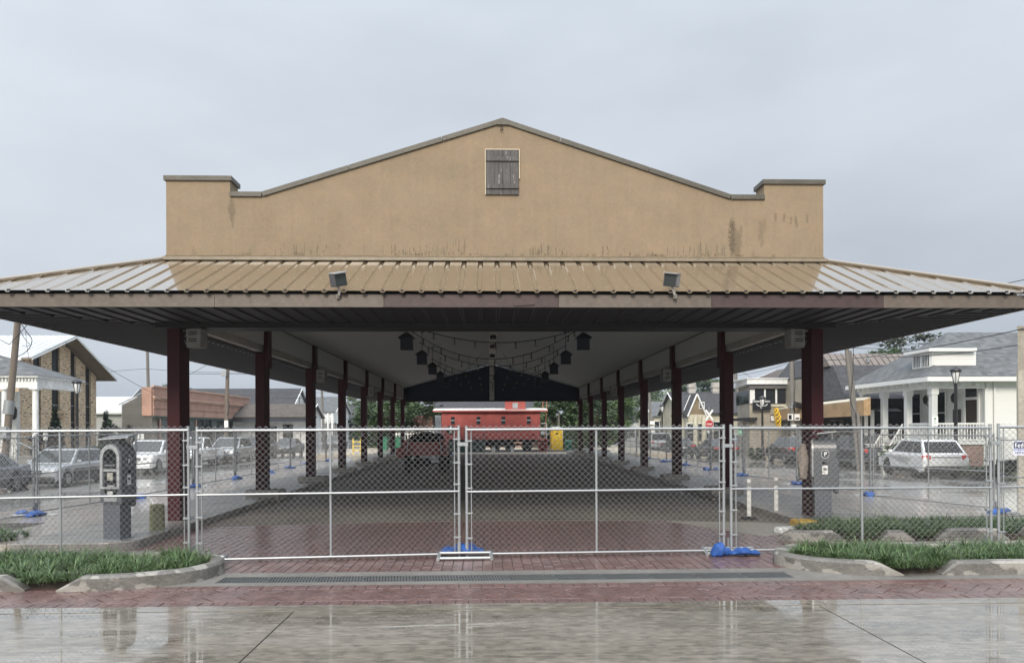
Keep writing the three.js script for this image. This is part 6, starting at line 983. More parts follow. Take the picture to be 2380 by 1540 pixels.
{ // houses beyond the salmon shop
  const a = gableHouse('dark_roofed_house', 'house with big dark roof and white gable beyond the salmon shop', 'house', -44, P(690, 950, 96).x, -92, -102, Yv(955, 690, 92), Yv(905, 690, 97), 'x', whiteM, shDark, { rake: true, gableM: whiteM })[0]; win(a, -97, Yv(937, 690, 96), Yv(920, 690, 96), 0.7, P(690, 950, 96).x, 1);
  const X = P(722, 960, 84).x, b = gableHouse('brown_roofed_house', 'low white house with brown roof and white gable behind the second left post', 'house', -34, X, -82, -89, Yv(968, 720, 82), Yv(941, 720, 86), 'x', whiteM, shBrown, { rake: true, gableM: whiteM })[0];
  wpart('awning', hull([V(-30, 2.6, -80.2), V(X + 0.3, 2.6, -80.2), V(-30, 3.1, -81.9), V(X + 0.3, 3.1, -81.9)]), M.black, b); win(b, X - 2, 0.6, 2.3, 1.1, -82, 'z'); win(b, X - 5, 0.6, 2.3, 1.1, -82, 'z'); wpart('door', bx(X - 4, X - 3.2, -0.3, 2.1, -81.96, -82), M.dark, b);
  const c = gableHouse('white_villa', 'white columned house with grey roof far down the left street', 'house', P(735, 960, 112).x - 9, P(775, 960, 112).x, -112, -124, Yv(957, 760, 112), Yv(925, 750, 118), 'x', whiteM, shGrey, { rake: true })[0]; for (let i = 0; i < 4; i++) { const x = P(742 + i * 10, 960, 111).x; wpart('column', bar(V(x, -0.3, -110.8), V(x, Yv(960, 760, 111), -110.8), 0.16, 10), whiteM, c); win(c, x + 0.5, 0.8, 2.6, 0.8, -112, 'z'); }
  const d = gableHouse('white_shopfront', 'white flat fronted building with dark awning beside the fourth left post', 'shop', P(800, 960, 125).x, P(838, 960, 125).x, -125, -135, Yv(972, 820, 125), Yv(944, 820, 130), 'x', whiteM, shDark)[0]; wpart('awning', bx(P(806, 960, 124).x, P(838, 960, 124).x, Yv(982, 820, 124), Yv(976, 820, 124), -123, -124.9), M.black, d); wpart('shop_window', bx(P(808, 960, 124).x, P(836, 960, 124).x, 0, Yv(984, 820, 124), -124.9, -125), M.glass, d);
}
const whiteP2 = mat(0.76, 0.77, 0.755, 0.5);
{ // white porch house on the right
  const D = 36, X = 21.6, t = thing('porch_house', 'white clapboard house with pillared corner porch, grey hip roof and dormer on the right', 'house', V(26, -0.4, -40)), yE = 4.18, yF = 1.12, zF = -43.2, wx = P(2291, 950, D).x, back = 40;
  const yC = Yv(902, 2200, D), eo = 0.55, rz = -39.6, rx = P(2205, 771, 39.6).x, ry = Yv(772, 2205, 39.6);
  wpart('roof', hull([V(X - eo, yE, -D + eo), V(back, yE, -D + eo), V(back, yE, zF - eo), V(X - eo, yE, zF - eo), V(X - eo, yE + 0.08, -D + eo), V(back, yE + 0.08, -D + eo), V(back, yE + 0.08, zF - eo), V(X - eo, yE + 0.08, zF - eo), V(rx, ry, rz), V(back, ry, rz)]), shGrey, t);
  wpart('eave_board', [bx(X - eo - 0.03, back, yE - 0.17, yE + 0.05, -D + eo + 0.035, -D + eo), bx(X - eo - 0.035, X - eo, yE - 0.17, yE + 0.05, -D + eo - 0.0, zF - eo)], whiteP2, t); wpart('eave_soffit', bx(X - eo, back, yE - 0.06, yE - 0.01, -D + eo - 0.01, zF - eo), whiteP2, t);
  wpart('frieze', [bx(X - 0.05, wx, yC, yE - 0.06, -D + 0.02, -D - 0.25), bx(X - 0.05, X + 0.25, yC, yE - 0.06, -D - 0.255, zF)], whiteP2, t);
  for (let i = 0; i < 12; i++) wpart('bracket', [bx(X - 0.32, X - 0.055, yE - 0.34, yE - 0.065, -D - 0.15 - i * 0.6, -D - 0.27 - i * 0.6)], whiteP2, t); for (const x of [X + 0.5, X + 1.3, X + 2.0]) wpart('bracket', bx(x, x + 0.12, yE - 0.34, yE - 0.065, -D + 0.28, -D + 0.025), whiteP2, t);
  for (const z of [-36.15, -38.35, -40.7, -42.9]) { wpart('porch_pillar', [bx(X - 0.02, X + 0.26, yF, yC - 0.22, z - 0.14, z + 0.14), bx(X - 0.06, X + 0.30, yC - 0.3, yC - 0.001, z - 0.18, z + 0.18), bx(X - 0.05, X + 0.29, yF, yF + 0.12, z - 0.17, z + 0.17)], whiteP2, t); }
  wpart('porch_floor', bx(X - 0.1, wx, yF - 0.16, yF, -D + 0.06, zF), whiteP2, t); wpart('foundation', [bx(X + 0.9, wx - 0.1, -0.4, yF - 0.17, -D - 0.02, -D - 0.3)], redBrick, t); wpart('foundation_pier', [bx(wx - 0.1, wx + 0.25, -0.4, yF - 0.17, -D + 0.02, -D - 0.3), bx(X - 0.05, X + 0.3, -0.4, yF - 0.17, -D + 0.0, -D - 0.3)], whiteP2, t);
  wpart('porch_skirt', bx(X, X + 0.05, -0.4, yF - 0.17, -D - 0.31, zF), whiteP2, t);
  wpart('side_wall', bx(wx, back, 0.2, yE - 0.07, -D - 0.02, -D - 0.25), whiteP2, t); stuff(wpart('clapboard', clapboard(V(wx + 0.45, 0.25, -D - 0.02), V(1, 0, 0), V(0, 1, 0), V(0, 0, 1), back - wx - 0.5, yE - 0.35, 0.115, 0.026), whiteP2, t)); stuff(wpart('clapboard', clapboard(V(wx + 0.10, 0.25, -D - 0.02), V(1, 0, 0), V(0, 1, 0), V(0, 0, 1), 0.25, yE - 0.35, 0.115, 0.026), whiteP2, t));
  wpart('corner_board', [bx(wx - 0.03, wx + 0.09, 0.1, yE - 0.07, -D + 0.02, -D - 0.1)], whiteP2, t); wpart('downspout', bar(V(wx + 0.42, 0.0, -D + 0.05), V(wx + 0.42, yE - 0.1, -D + 0.05), 0.05, 8), whiteP2, t);
  wpart('porch_wall', [bx(wx, wx + 0.15, yF, yC + 0.3, -D - 0.26, zF), bx(wx - 0.0, back, 0, yE - 0.07, zF, zF + 0.2)], whiteP2, t); stuff(wpart('clapboard', clapboard(V(wx, yF, zF), V(0, 0, 1), V(0, 1, 0), V(-1, 0, 0), -D - 0.26 - zF, yC - yF, 0.115, 0.024), whiteP2, t));
  // door, windows, plaque on the porch wall
  const dz = -37.0; const dr = wpart('door', [bx(wx - 0.05, wx - 0.03, yF + 0.02, yF + 2.05, dz - 0.45, dz + 0.45)], mat(0.035, 0.022, 0.018, 0.5), t); wpart('door_frame', [bx(wx - 0.07, wx - 0.025, yF, yF + 2.75, dz - 0.60, dz - 0.455), bx(wx - 0.07, wx - 0.025, yF, yF + 2.75, dz + 0.455, dz + 0.60), bx(wx - 0.075, wx - 0.025, yF + 2.06, yF + 2.18, dz - 0.455, dz + 0.455), bx(wx - 0.1, wx - 0.025, yF + 2.76, yF + 2.9, dz - 0.68, dz + 0.68)], whiteP2, dr); wpart('transom', bx(wx - 0.05, wx - 0.03, yF + 2.2, yF + 2.7, dz - 0.45, dz + 0.45), M.glass, dr); wpart('handle', box(0.05, 0.12, 0.03, wx - 0.07, yF + 1.0, dz + 0.35), M.chrome, dr);
  for (const z of [-39.6, -41.9]) win(t, z, yF + 0.35, yF + 2.55, 0.9, wx - 0.03, -1); wpart('plaque', bx(wx - 0.06, wx - 0.03, yF + 0.85, yF + 1.6, -38.5, -37.85), worn(0.045, 0.042, 0.04, 0.5), t); for (const z of [-38.2, -40.7]) wpart('wall_lantern', [lathe([[0.03, 0], [0.1, 0.08], [0.13, 0.32], [0.05, 0.45], [0, 0.52]], 8).translate(wx - 0.22, yF + 1.95, z), bar(V(wx - 0.22, yF + 1.95, z), V(wx, yF + 1.85, z), 0.02, 5)], M.black, t);
  const bal = []; for (let x = X + 0.42; x < wx - 0.05; x += 0.15) bal.push(bx(x, x + 0.045, yF + 0.1, yF + 0.82, -D - 0.08, -D - 0.125)); wpart('railing', [...bal, bx(X + 0.26, wx, yF + 0.82, yF + 0.9, -D - 0.06, -D - 0.14), bx(X + 0.26, wx, yF + 0.04, yF + 0.1, -D - 0.07, -D - 0.13)], whiteP2, t); const b2 = []; for (let z = -36.4; z > -38.2; z -= 0.15) b2.push(bx(X + 0.09, X + 0.135, yF + 0.1, yF + 0.82, z, z - 0.045)); wpart('railing', [...b2, bx(X + 0.07, X + 0.15, yF + 0.82, yF + 0.9, -36.3, -38.2)], whiteP2, t);
  // front steps with railings running down to the street
  for (let i = 0; i < 7; i++) wpart('step', bx(X - 0.15 - i * 0.14, X - i * 0.14 - 0.01, -0.4, yF - 0.18 - i * 0.2, -38.75, -40.1), redBrick, t);
  for (const z of [-38.65, -40.2]) { const q = []; for (let i = 0; i < 7; i++) { const x = X - 0.08 - i * 0.12, y = yF - 0.1 - i * 0.2; q.push(bx(x - 0.02, x + 0.02, y, y + 0.8, z - 0.02, z + 0.02)); } wpart('stair_railing', [...q, bar(V(X, yF + 0.85, z), V(X - 0.9, yF - 0.6, z), 0.05, 4), bar(V(X, yF + 0.1, z), V(X - 0.9, yF - 1.3, z), 0.04, 4)], whiteP2, t); wpart('newel_post', [rbox(0.28, 1.25, 0.28, 0.02, X - 0.98, 0.22, z), rbox(0.36, 0.08, 0.36, 0.02, X - 0.98, 0.88, z)], whiteP2, t); }
  // dormer on the street slope
  const dx = 21.8, dzc = -37.25, y0 = 4.66, y1 = 5.52, hw = 0.85; const dm = new THREE.Group(); dm.name = 'dormer'; t.add(dm);
  wpart('front', [bx(dx, dx + 0.12, y0, y1, dzc - hw, dzc + hw)], whiteP2, dm); wpart('cheek', clapboard(V(dx + 0.12, y0 - 0.3, dzc + hw), V(1, 0, 0), V(0, 1, 0), V(0, 0, 1), 2.1, y1 - y0 + 0.3, 0.115, 0.024), whiteP2, dm); wpart('core', bx(dx + 0.1, dx + 2.2, y0 - 0.3, y1, dzc - hw, dzc + hw - 0.01), whiteP2, dm);
  wpart('cap_roof', [bx(dx - 0.3, dx + 2.1, y1, y1 + 0.16, dzc - hw - 0.28, dzc + hw + 0.28)], whiteP2, dm); wpart('cap_shingles', hull([V(dx - 0.28, y1 + 0.165, dzc - hw - 0.26), V(dx - 0.28, y1 + 0.165, dzc + hw + 0.26), V(dx + 2.1, y1 + 0.165, dzc - hw - 0.26), V(dx + 2.1, y1 + 0.165, dzc + hw + 0.26), V(dx + 1.2, y1 + 0.6, dzc), V(dx + 2.1, y1 + 0.6, dzc)]), shGrey, dm);
  for (const s of [-0.40, 0.40]) { wpart('dormer_window', [bx(dx - 0.04, dx - 0.001, y0 + 0.12, y1 - 0.05, dzc + s - 0.36, dzc + s + 0.36)], whiteP2, dm); wpart('pane', bx(dx - 0.05, dx - 0.041, y0 + 0.19, y1 - 0.12, dzc + s - 0.29, dzc + s + 0.29), M.glass, dm); wpart('bar', [-0.2, -0.07, 0.07, 0.2].map((q) => bx(dx - 0.062, dx - 0.051, y0 + 0.19, y1 - 0.12, dzc + s + q - 0.018, dzc + s + q + 0.018)), whiteP2, dm); }
}
{ // beige corner building at the right edge
  const D = 24.8, x0 = P(2365, 900, D).x, t = thing('beige_building', 'edge of a beige plastered building at the right photo border', 'building', V(x0 + 2, -0.4, -D)); wpart('wall', prism([[x0 + 0.02, -D], [x0 + 6, -D], [x0 + 6, -D - 4], [x0 + 3.4, -D - 4]], -0.4, Yv(762, 2370, D) - 0.05), worn(0.34, 0.31, 0.26, 0.8, 0.3), t); wpart('parapet_cap', prism([[x0 - 0.05, -D + 0.06], [x0 + 6, -D + 0.06], [x0 + 6, -D - 4.05], [x0 + 3.3, -D - 4.05]], Yv(762, 2370, D) - 0.049, Yv(762, 2370, D) + 0.06), worn(0.30, 0.27, 0.22, 0.7, 0.3), t); wpart('pilaster', bx(x0 - 0.03, x0 + 0.16, -0.4, Yv(860, 2370, D), -D + 0.09, -D + 0.001), worn(0.40, 0.37, 0.31, 0.8, 0.3), t);
}
{ // restaurant with tan awning, dark roof and seamed metal top
  const X = 21.6, t = thing('restaurant', 'restaurant with dark shingle roof, brown seamed metal top and tan street awning', 'restaurant', V(25, -0.4, -48)), z0 = -44, eY = Yv(926, 2000, 44), mY = Yv(848, 2000, 48), tY = Yv(821, 2000, 49);
  wpart('wall', bx(X, 38, -0.4, eY, z0 - 0.3, -58), mat(0.05, 0.045, 0.04, 0.7), t); const rf = wpart('roof', hull([V(X - 0.4, eY, z0), V(38, eY, z0), V(P(1935, 848, 48).x, mY, -48), V(38, mY, -48), V(X - 0.4, eY, -58), V(38, eY, -58), V(P(1935, 848, 48).x, mY, -55), V(38, mY, -55)]), shDark, t);
  const mb = worn(0.19, 0.16, 0.14, 0.5, 0.4); wpart('metal_top', hull([V(P(1925, 840, 48.2).x, mY - 0.05, -48.1), V(38, mY - 0.05, -48.1), V(P(1925, 840, 48.2).x, tY, -49.2), V(38, tY, -49.2), V(P(1925, 840, 48.2).x, mY - 0.05, -52), V(38, tY, -52)]), mb, t); const sm = []; for (let x = P(1930, 840, 48).x; x < 38; x += 0.42) sm.push(bar(V(x, mY, -48.08), V(x, tY + 0.02, -49.2), 0.035, 4)); stuff(wpart('seam', sm, mb, t));
  wpart('roof_vent', [rbox(0.2, 0.28, 0.2, 0.02, P(2020, 837, 48.2).x, P(2020, 837, 48.2).y, -48.35)], M.galvDull, rf); wpart('exhaust_pipe', [tube([P(2000, 921, 44.8), P(1999, 900, 45), P(1996, 890, 45), P(1990, 895, 45)], 0.09, 8), tube([P(2016, 921, 44.8), P(2014, 900, 45), P(2010, 889, 45), P(2003, 887, 45)], 0.10, 8), rbox(0.5, 0.08, 0.4, 0.02, P(2016, 923, 44.6).x, P(2016, 923, 44.6).y, -44.65), rbox(0.5, 0.08, 0.4, 0.02, P(2000, 923, 44.6).x, P(2000, 923, 44.6).y, -44.65)], M.galv, rf);
  // awning along the street
  const ax = 20.4, za = -40.4, zb = -54.5, ya = Yv(928, 2022, 40.4), yb2 = Yv(966, 2022, 40.4); const aw = wpart('awning', [hull([V(ax, ya, za), V(ax, ya - 0.25, zb), V(ax + 0.4, ya + 0.12, za), V(X + 1.2, ya + 0.35, zb), V(X + 1.2, ya + 0.35, za - 4), V(ax, ya - 0.06, za), V(ax, ya - 0.3, zb)])], worn(0.60, 0.55, 0.44, 0.7, 0.4), t); wpart('awning_valance', [quad(V(ax - 0.01, ya - 0.05, za), V(ax - 0.01, ya - 0.30, zb), V(ax - 0.01, yb2 - 0.1, zb), V(ax - 0.01, yb2, za)), quad(V(ax, ya - 0.03, za + 0.01), V(ax + 0.4, ya + 0.1, za + 0.01), V(ax + 0.4, yb2 + 0.03, za + 0.01), V(ax, yb2, za + 0.01))], worn(0.40, 0.27, 0.15, 0.8, 0.4), aw);
  for (let i = 0; i < 5; i++) wpart('awning_post', bx(ax + 0.02, ax + 0.1, -0.4, ya - 0.1, za - 0.1 - i * 3.4, za - 0.18 - i * 3.4), M.black, t);
  for (let i = 0; i < 4; i++) win(t, z0 - 2 - i * 3, 0.4, 2.2, 1.6, X - 0.01, -1, mat(0.2, 0.18, 0.15, 0.7));
  wpart('terrace_cover', hull([V(P(2032, 940, 44).x, 2.75, -43.7), V(24.4, 2.75, -43.7), V(P(2032, 940, 44).x, 3.2, -45), V(24.4, 3.2, -45)]), worn(0.35, 0.35, 0.34, 0.6, 0.4), t); wpart('terrace_post', bx(P(2026, 940, 42.3).x, P(2026, 940, 42.3).x + 0.16, -0.4, 2.8, -42.3, -42.46), whiteM, t);
  // clapboard front gable
  { const D = 50, gb = thing('clapboard_gable', 'beige clapboard gable with white rake board beside the front right post', 'house', V(P(1920, 950, D).x, -0.4, -D)), A = P(1903, 832, D), R = P(1976, 930, D), L = P(1866, 880, D), zb = -D - 5;
    wpart('wall', [hull([V(L.x, -0.4, -D), V(R.x - 0.25, -0.4, -D), V(R.x - 0.25, R.y + 0.2, -D), V(A.x, A.y - 0.1, -D), V(L.x, L.y, -D), V(L.x, -0.4, zb), V(R.x - 0.25, -0.4, zb), V(R.x - 0.25, R.y + 0.2, zb), V(A.x, A.y - 0.1, zb), V(L.x, L.y, zb)])], beige, gb);
    for (const q of [R, L]) { wpart('roof', hull([V(A.x, A.y, -D + 0.3), V(q.x, q.y, -D + 0.3), V(A.x, A.y + 0.14, -D + 0.3), V(q.x, q.y + 0.14, -D + 0.3), V(A.x, A.y, zb), V(q.x, q.y, zb), V(A.x, A.y + 0.14, zb), V(q.x, q.y + 0.14, zb)]), shDark, gb); wpart('rake_board', bar(V(A.x, A.y + 0.05, -D + 0.34), V(q.x, q.y + 0.05, -D + 0.34), 0.1, 4), whiteM, gb); }
    win(gb, P(1949, 912, D).x, Yv(921, 1949, D), Yv(902, 1949, D), 0.75, -D, 'z'); const rows = []; for (let y = 0; y < A.y - 0.5; y += 0.16) { const xr = y < R.y + 0.2 ? R.x - 0.3 : A.x + (R.x - A.x) * (A.y - y) / (A.y - R.y) - 0.35; if (xr > L.x + 0.3) rows.push(...clapboard(V(L.x + 0.05, y, -D), V(1, 0, 0), V(0, 1, 0), V(0, 0, 1), Math.min(xr, R.x) - L.x - 0.05, 0.16, 0.16, 0.03)); } stuff(wpart('clapboard', rows, beige, gb)); }
}
{ // two-storey clapboard bar
  const D = 53, x0 = P(1742, 940, D).x, xe = P(1868, 940, D).x, t = thing('clapboard_bar', 'beige clapboard bar with white cornice, dark upper windows and black horned skull sign', 'bar building', V(x0 + 3, -0.4, -D - 3)), Yb = (py) => Yv(py, 1800, D), zB = -58.5, xb = P(1714, 940, 58.5).x;
  wpart('wall', hull([V(x0, -0.4, -D), V(xe, -0.4, -D), V(xb, -0.4, zB), V(xe, -0.4, zB), V(x0, Yb(902), -D), V(xe, Yb(902), -D), V(xb, Yb(902), zB), V(xe, Yb(902), zB)]), beige, t); stuff(wpart('clapboard', clapboard(V(x0, -0.3, -D), V(1, 0, 0), V(0, 1, 0), V(0, 0, 1), xe - x0, Yb(947) + 0.3, 0.17, 0.035), beige, t)); stuff(wpart('clapboard', clapboard(V(P(1852, 900, D).x, Yb(947), -D), V(1, 0, 0), V(0, 1, 0), V(0, 0, 1), xe - P(1852, 900, D).x, Yb(886) - Yb(947), 0.17, 0.035), beige, t));
  const xr = P(1846, 900, D).x; wpart('cornice', [hull([V(x0 - 0.3, Yb(893), -D + 0.4), V(xe, Yb(893), -D + 0.4), V(xb - 0.3, Yb(893), zB), V(xe, Yb(893), zB), V(x0 - 0.3, Yb(881), -D + 0.4), V(xe, Yb(881), -D + 0.4), V(xb - 0.3, Yb(881), zB), V(xe, Yb(881), zB)]), bx(x0 - 0.35, xe, Yb(881), Yb(879), -D + 0.48, zB + 1)], whiteM, t); wpart('cornice_band', bx(x0 - 0.1, xr, Yb(903), Yb(893) - 0.002, -D + 0.25, -D), worn(0.13, 0.125, 0.12, 0.8, 0.5), t);
  const fr = wpart('upper_frame', [bx(x0, xr, Yb(938), Yb(903), -D + 0.05, -D)], M.dark, t); for (const [a, b] of [[1754, 1774], [1779, 1800], [1806, 1829]]) { const w = wpart('upper_window', bx(P(a, 920, D).x, P(b, 920, D).x, Yb(937), Yb(906), -D + 0.075, -D + 0.052), mat(0.02, 0.022, 0.026, 0.15), t); } for (const [a, b] of [[1742, 1753], [1775, 1778.5], [1801, 1805]]) wpart('upper_pier', bx(P(a, 920, D).x, P(b, 920, D).x, Yb(937), Yb(904), -D + 0.11, -D + 0.052), whiteM, t); wpart('sill_band', bx(P(1785, 940, D).x, xr, Yb(945), Yb(939), -D + 0.14, -D), worn(0.55, 0.53, 0.42, 0.7), t);
  for (let i = 0; i < 4; i++) { const u = (i + 0.5) / 4; wpart('side_window', bx(x0 + (xb - x0) * u - 0.08, x0 + (xb - x0) * u + 0.1, Yb(937), Yb(905), -D + (zB + D) * u - 0.4, -D + (zB + D) * u + 0.4), M.glass, t); }
  const sg = textTex(256, 160, (x) => { x.fillStyle = '#14171f'; x.fillRect(0, 0, 256, 160); x.fillStyle = '#fafafa'; x.font = 'bold 32px serif'; x.fillText('BROKEN BARREL', 2, 34, 250); x.strokeStyle = '#f3f3f0'; x.lineWidth = 8; x.lineCap = 'round'; x.beginPath(); x.moveTo(50, 62); x.quadraticCurveTo(60, 96, 108, 96); x.moveTo(206, 62); x.quadraticCurveTo(196, 96, 148, 96); x.stroke(); x.fillStyle = '#f3f3f0'; x.beginPath(); x.moveTo(100, 88); x.lineTo(156, 88); x.lineTo(150, 112); x.lineTo(140, 150); x.lineTo(116, 150); x.lineTo(106, 112); x.fill(); x.fillStyle = '#14171f'; x.fillRect(110, 102, 10, 9); x.fillRect(136, 102, 10, 9); x.fillRect(125, 126, 6, 24); });
  const sw = P(1787.5, 940, D).x - P(1746, 940, D).x, s = thing('bar_sign', 'black signboard with white horned skull on the clapboard bar', 'sign', V(P(1767, 940, D).x, Yb(941), -D + 0.3)); part('board', box(sw, Yb(930) - Yb(953.5), 0.06, 0, 0, 0), M.black, s); part('artwork', plane(sw * 0.98, (Yb(930) - Yb(953.5)) * 0.98, 0, 0, 0.034), printed(sg), s);
  wpart('ground_window', [bx(P(1790, 960, D).x, P(1824, 960, D).x, Yb(980), Yb(964), -D + 0.05, -D + 0.045)], M.glass, t); wpart('menu_board', [1796, 1810, 1822].map((p) => bx(P(p, 970, D).x - 0.16, P(p, 970, D).x + 0.2, Yb(978), Yb(966), -D + 0.08, -D + 0.05)), whiteM, t); wpart('balcony_box', [bx(xb - 0.6, x0 - 0.2, Yb(977), Yb(970), -D + 0.5, zB)], M.dark, t);
  gableHouse('rear_house', 'brown roofed clapboard house behind the bar, gable towards the camera', 'house', P(1812, 900, 62).x, P(1812, 900, 62).x + 7.4, -61, -72, Yv(884, 1850, 62), Yv(842, 1880, 62), 'z', beige, shBrown, { rake: true });
  const yl = thing('yellow_streamer', 'twisted yellow streamer hanging before the bar windows', 'streamer', P(1804, 948, 49.5)); const tw = []; for (let k = 0; k < 4; k++) { const pts = []; for (let i = 0; i <= 10; i++) { const a = i * 0.9 + k * 1.57, w = 0.20 * Math.sin(Math.PI * (0.1 + i / 11)); pts.push(V(Math.cos(a) * w + 0.02 * i, -i * 0.15, Math.sin(a) * w)); } tw.push(tube(pts, 0.035 * (k % 2 ? 1 : 1.4), 5)); } part('ribbon', tw, M.yellow, yl);
}
{ // cream cottage and its neighbours on the right
  const D = 77, x0 = P(1597, 950, D).x, x1 = P(1690, 950, D).x; const [t, rf] = gableHouse('cream_cottage', 'cream cottage with tall white trimmed front gable and two chimneys', 'house', x0, x1 + 3, -D - 2, -D - 12, Yv(958, 1640, D), Yv(913, 1640, D + 7), 'x', cream, shDark, { rake: true });
  const c1 = [[1606.5, 0], [1662, 1]]; for (const [p] of c1) wpart('chimney', [box(0.75, 1.7, 0.75, P(p, 905, D + 7).x, Yv(906, p, D + 7), -D - 7), box(0.95, 0.14, 0.95, P(p, 905, D + 7).x, Yv(899, p, D + 7), -D - 7)], worn(0.45, 0.43, 0.40, 0.8), rf);
  const gxa = P(1600, 950, D).x, gxb = P(1639, 950, D).x, [g2] = gableHouse('porch_gable', 'steep front gable porch of the cream cottage with white rake boards', 'porch', gxa, gxb, -D, -D - 2.2, Yv(963, 1620, D), Yv(917, 1620, D), 'z', cream, shDark, { rake: true, ov: 0.12, gableM: worn(0.22, 0.17, 0.11, 0.8) }); win(g2, (gxa + gxb) / 2 + 0.5, Yv(948, 1620, D), Yv(936, 1620, D), 0.45, -D, 'z');
  for (const p of [1614, 1633]) wpart('column', bar(V(P(p, 980, D).x, -0.2, -D + 0.5), V(P(p, 980, D).x, Yv(965, p, D), -D + 0.5), 0.3, 10, 0.2), cream, g2); for (const p of [1604, 1624]) win(g2, P(p, 980, D).x, 0.4, 2.2, 0.6, -D, 'z'); for (const p of [1660, 1680]) win(t, P(p, 980, D).x, 0.6, 2.4, 0.8, -D - 2, 'z');
  const D2 = 96, [h] = gableHouse('cream_villa', 'cream house with arched windows and grey roof between the second and third right posts', 'house', P(1520, 960, D2).x, P(1600, 960, D2).x, -D2, -D2 - 10, Yv(966, 1560, D2), Yv(935, 1560, D2 + 5), 'x', cream, shGrey, { rake: true }); for (const p of [1528, 1540, 1552, 1566, 1580]) win(h, P(p, 985, D2).x, 0.3, 2.6, 0.8, -D2, 'z', whiteM);
  const D3 = 110, [k] = gableHouse('grey_roofed_house', 'low white house with dark grey roof behind the fourth right post', 'house', P(1440, 960, D3).x, P(1500, 960, D3).x, -D3, -D3 - 12, Yv(977, 1470, D3), Yv(948, 1470, D3 + 6), 'x', worn(0.42, 0.44, 0.44, 0.7), shDark, { rake: true }); for (const p of [1452, 1468, 1484]) win(k, P(p, 990, D3).x, 0.4, 1.9, 1.0, -D3, 'z'); 
  const D4 = 72, [m] = gableHouse('long_dark_roofed_hall', 'long hall with dark shingle roof directly behind the caboose', 'hall', P(1000, 960, D4).x, P(1290, 960, D4).x, -D4, -D4 - 12, Yv(958, 1150, D4), Yv(920, 1150, D4 + 6), 'x', redBrick, shDark, {}); win(m, P(1290, 960, D4).x - 1, 1, 2.4, 0.8, -D4, 'z');
  const br = thing('brick_annex', 'small red brick annex left of the caboose behind the tree', 'annex', V(P(990, 980, 68).x, 0, -68)); wpart('wall', bx(P(972, 980, 68).x, P(1004, 980, 68).x, -0.3, Yv(966, 990, 68), -68, -71), redBrick, br); wpart('roof', bx(P(970, 980, 68).x, P(1006, 980, 68).x, Yv(966, 990, 68), Yv(964, 990, 68), -67.8, -71.2), shDark, br);
  const wt = thing('white_tank', 'white block column at the left end of the caboose', 'column', V(P(1018, 990, 55.8).x, 0, -55.6)); for (let i = 0; i < 5; i++) part('block', rbox(0.42, 0.44, 0.4, 0.02, (i % 2) * 0.02, 0.74 + i * 0.455, 0), M.whiteWorn, wt); part('stand', box(0.3, 0.52, 0.3, 0, 0.26, 0), M.white, wt);
}
{ // green skips, yellow stand, white garden railing near the end of the left walk
  const gm = worn(0.025, 0.20, 0.11, 0.5, 0.6); [[878, 897, 'left'], [912, 928, 'right']].forEach(([a, b, s]) => { const D = 60, x0 = P(a, 990, D).x, x1 = P(b, 990, D).x, t = thing('green_skip', `green ribbed metal container behind the far left posts, ${s} one`, 'container', V((x0 + x1) / 2, 0, -D), 0, 'green containers'); part('shell', bx(-(x1 - x0) / 2, (x1 - x0) / 2, 0.12, 1.1, 0, -1.2), gm, t); for (let i = 0; i < 4; i++) part('rib', bx(-(x1 - x0) / 2 + i * (x1 - x0) / 3.2, -(x1 - x0) / 2 + i * (x1 - x0) / 3.2 + 0.06, 0.14, 1.08, 0.002, 0.06), gm, t); part('lid', bx(-(x1 - x0) / 2 - 0.04, (x1 - x0) / 2 + 0.04, 1.1, 1.18, 0.05, -1.25), M.green, t); });
  const p = V(P(829, 1040, 55).x, 0, -55); p.y = groundY(p.x); const t = thing('yellow_stand', 'yellow folding barrier stand on the left walk near the far posts', 'barrier', p); part('leg', [-0.28, 0.28].map((x) => rbox(0.10, 1.2, 0.08, 0.02, x, 0.6, 0)), worn(0.72, 0.55, 0.12, 0.5, 1), t); part('rail', [0.35, 0.65, 0.95].map((y) => rbox(0.5, 0.09, 0.04, 0.01, 0, y, 0)), worn(0.72, 0.55, 0.12, 0.5, 1), t);
  const w = thing('white_railing', 'white garden railing with white flowers behind the red engine', 'railing', V(P(965, 1010, 63).x, 0, -63)); const q = []; for (let i = 0; i < 14; i++) q.push(box(0.06, 1.2, 0.05, -1.6 + i * 0.24, 0.9, 0)); part('picket', q, M.white, w); part('rail', [box(3.4, 0.08, 0.05, 0, 1.35, 0.04), box(3.4, 0.08, 0.05, 0, 0.6, 0.04)], M.white, w); part('urn', [lathe([[0.25, 0.3], [0.12, 0.6], [0.2, 0.9], [0.3, 1.1]], 12).translate(1.2, 0, 0.3)], M.whiteWorn, w);
}

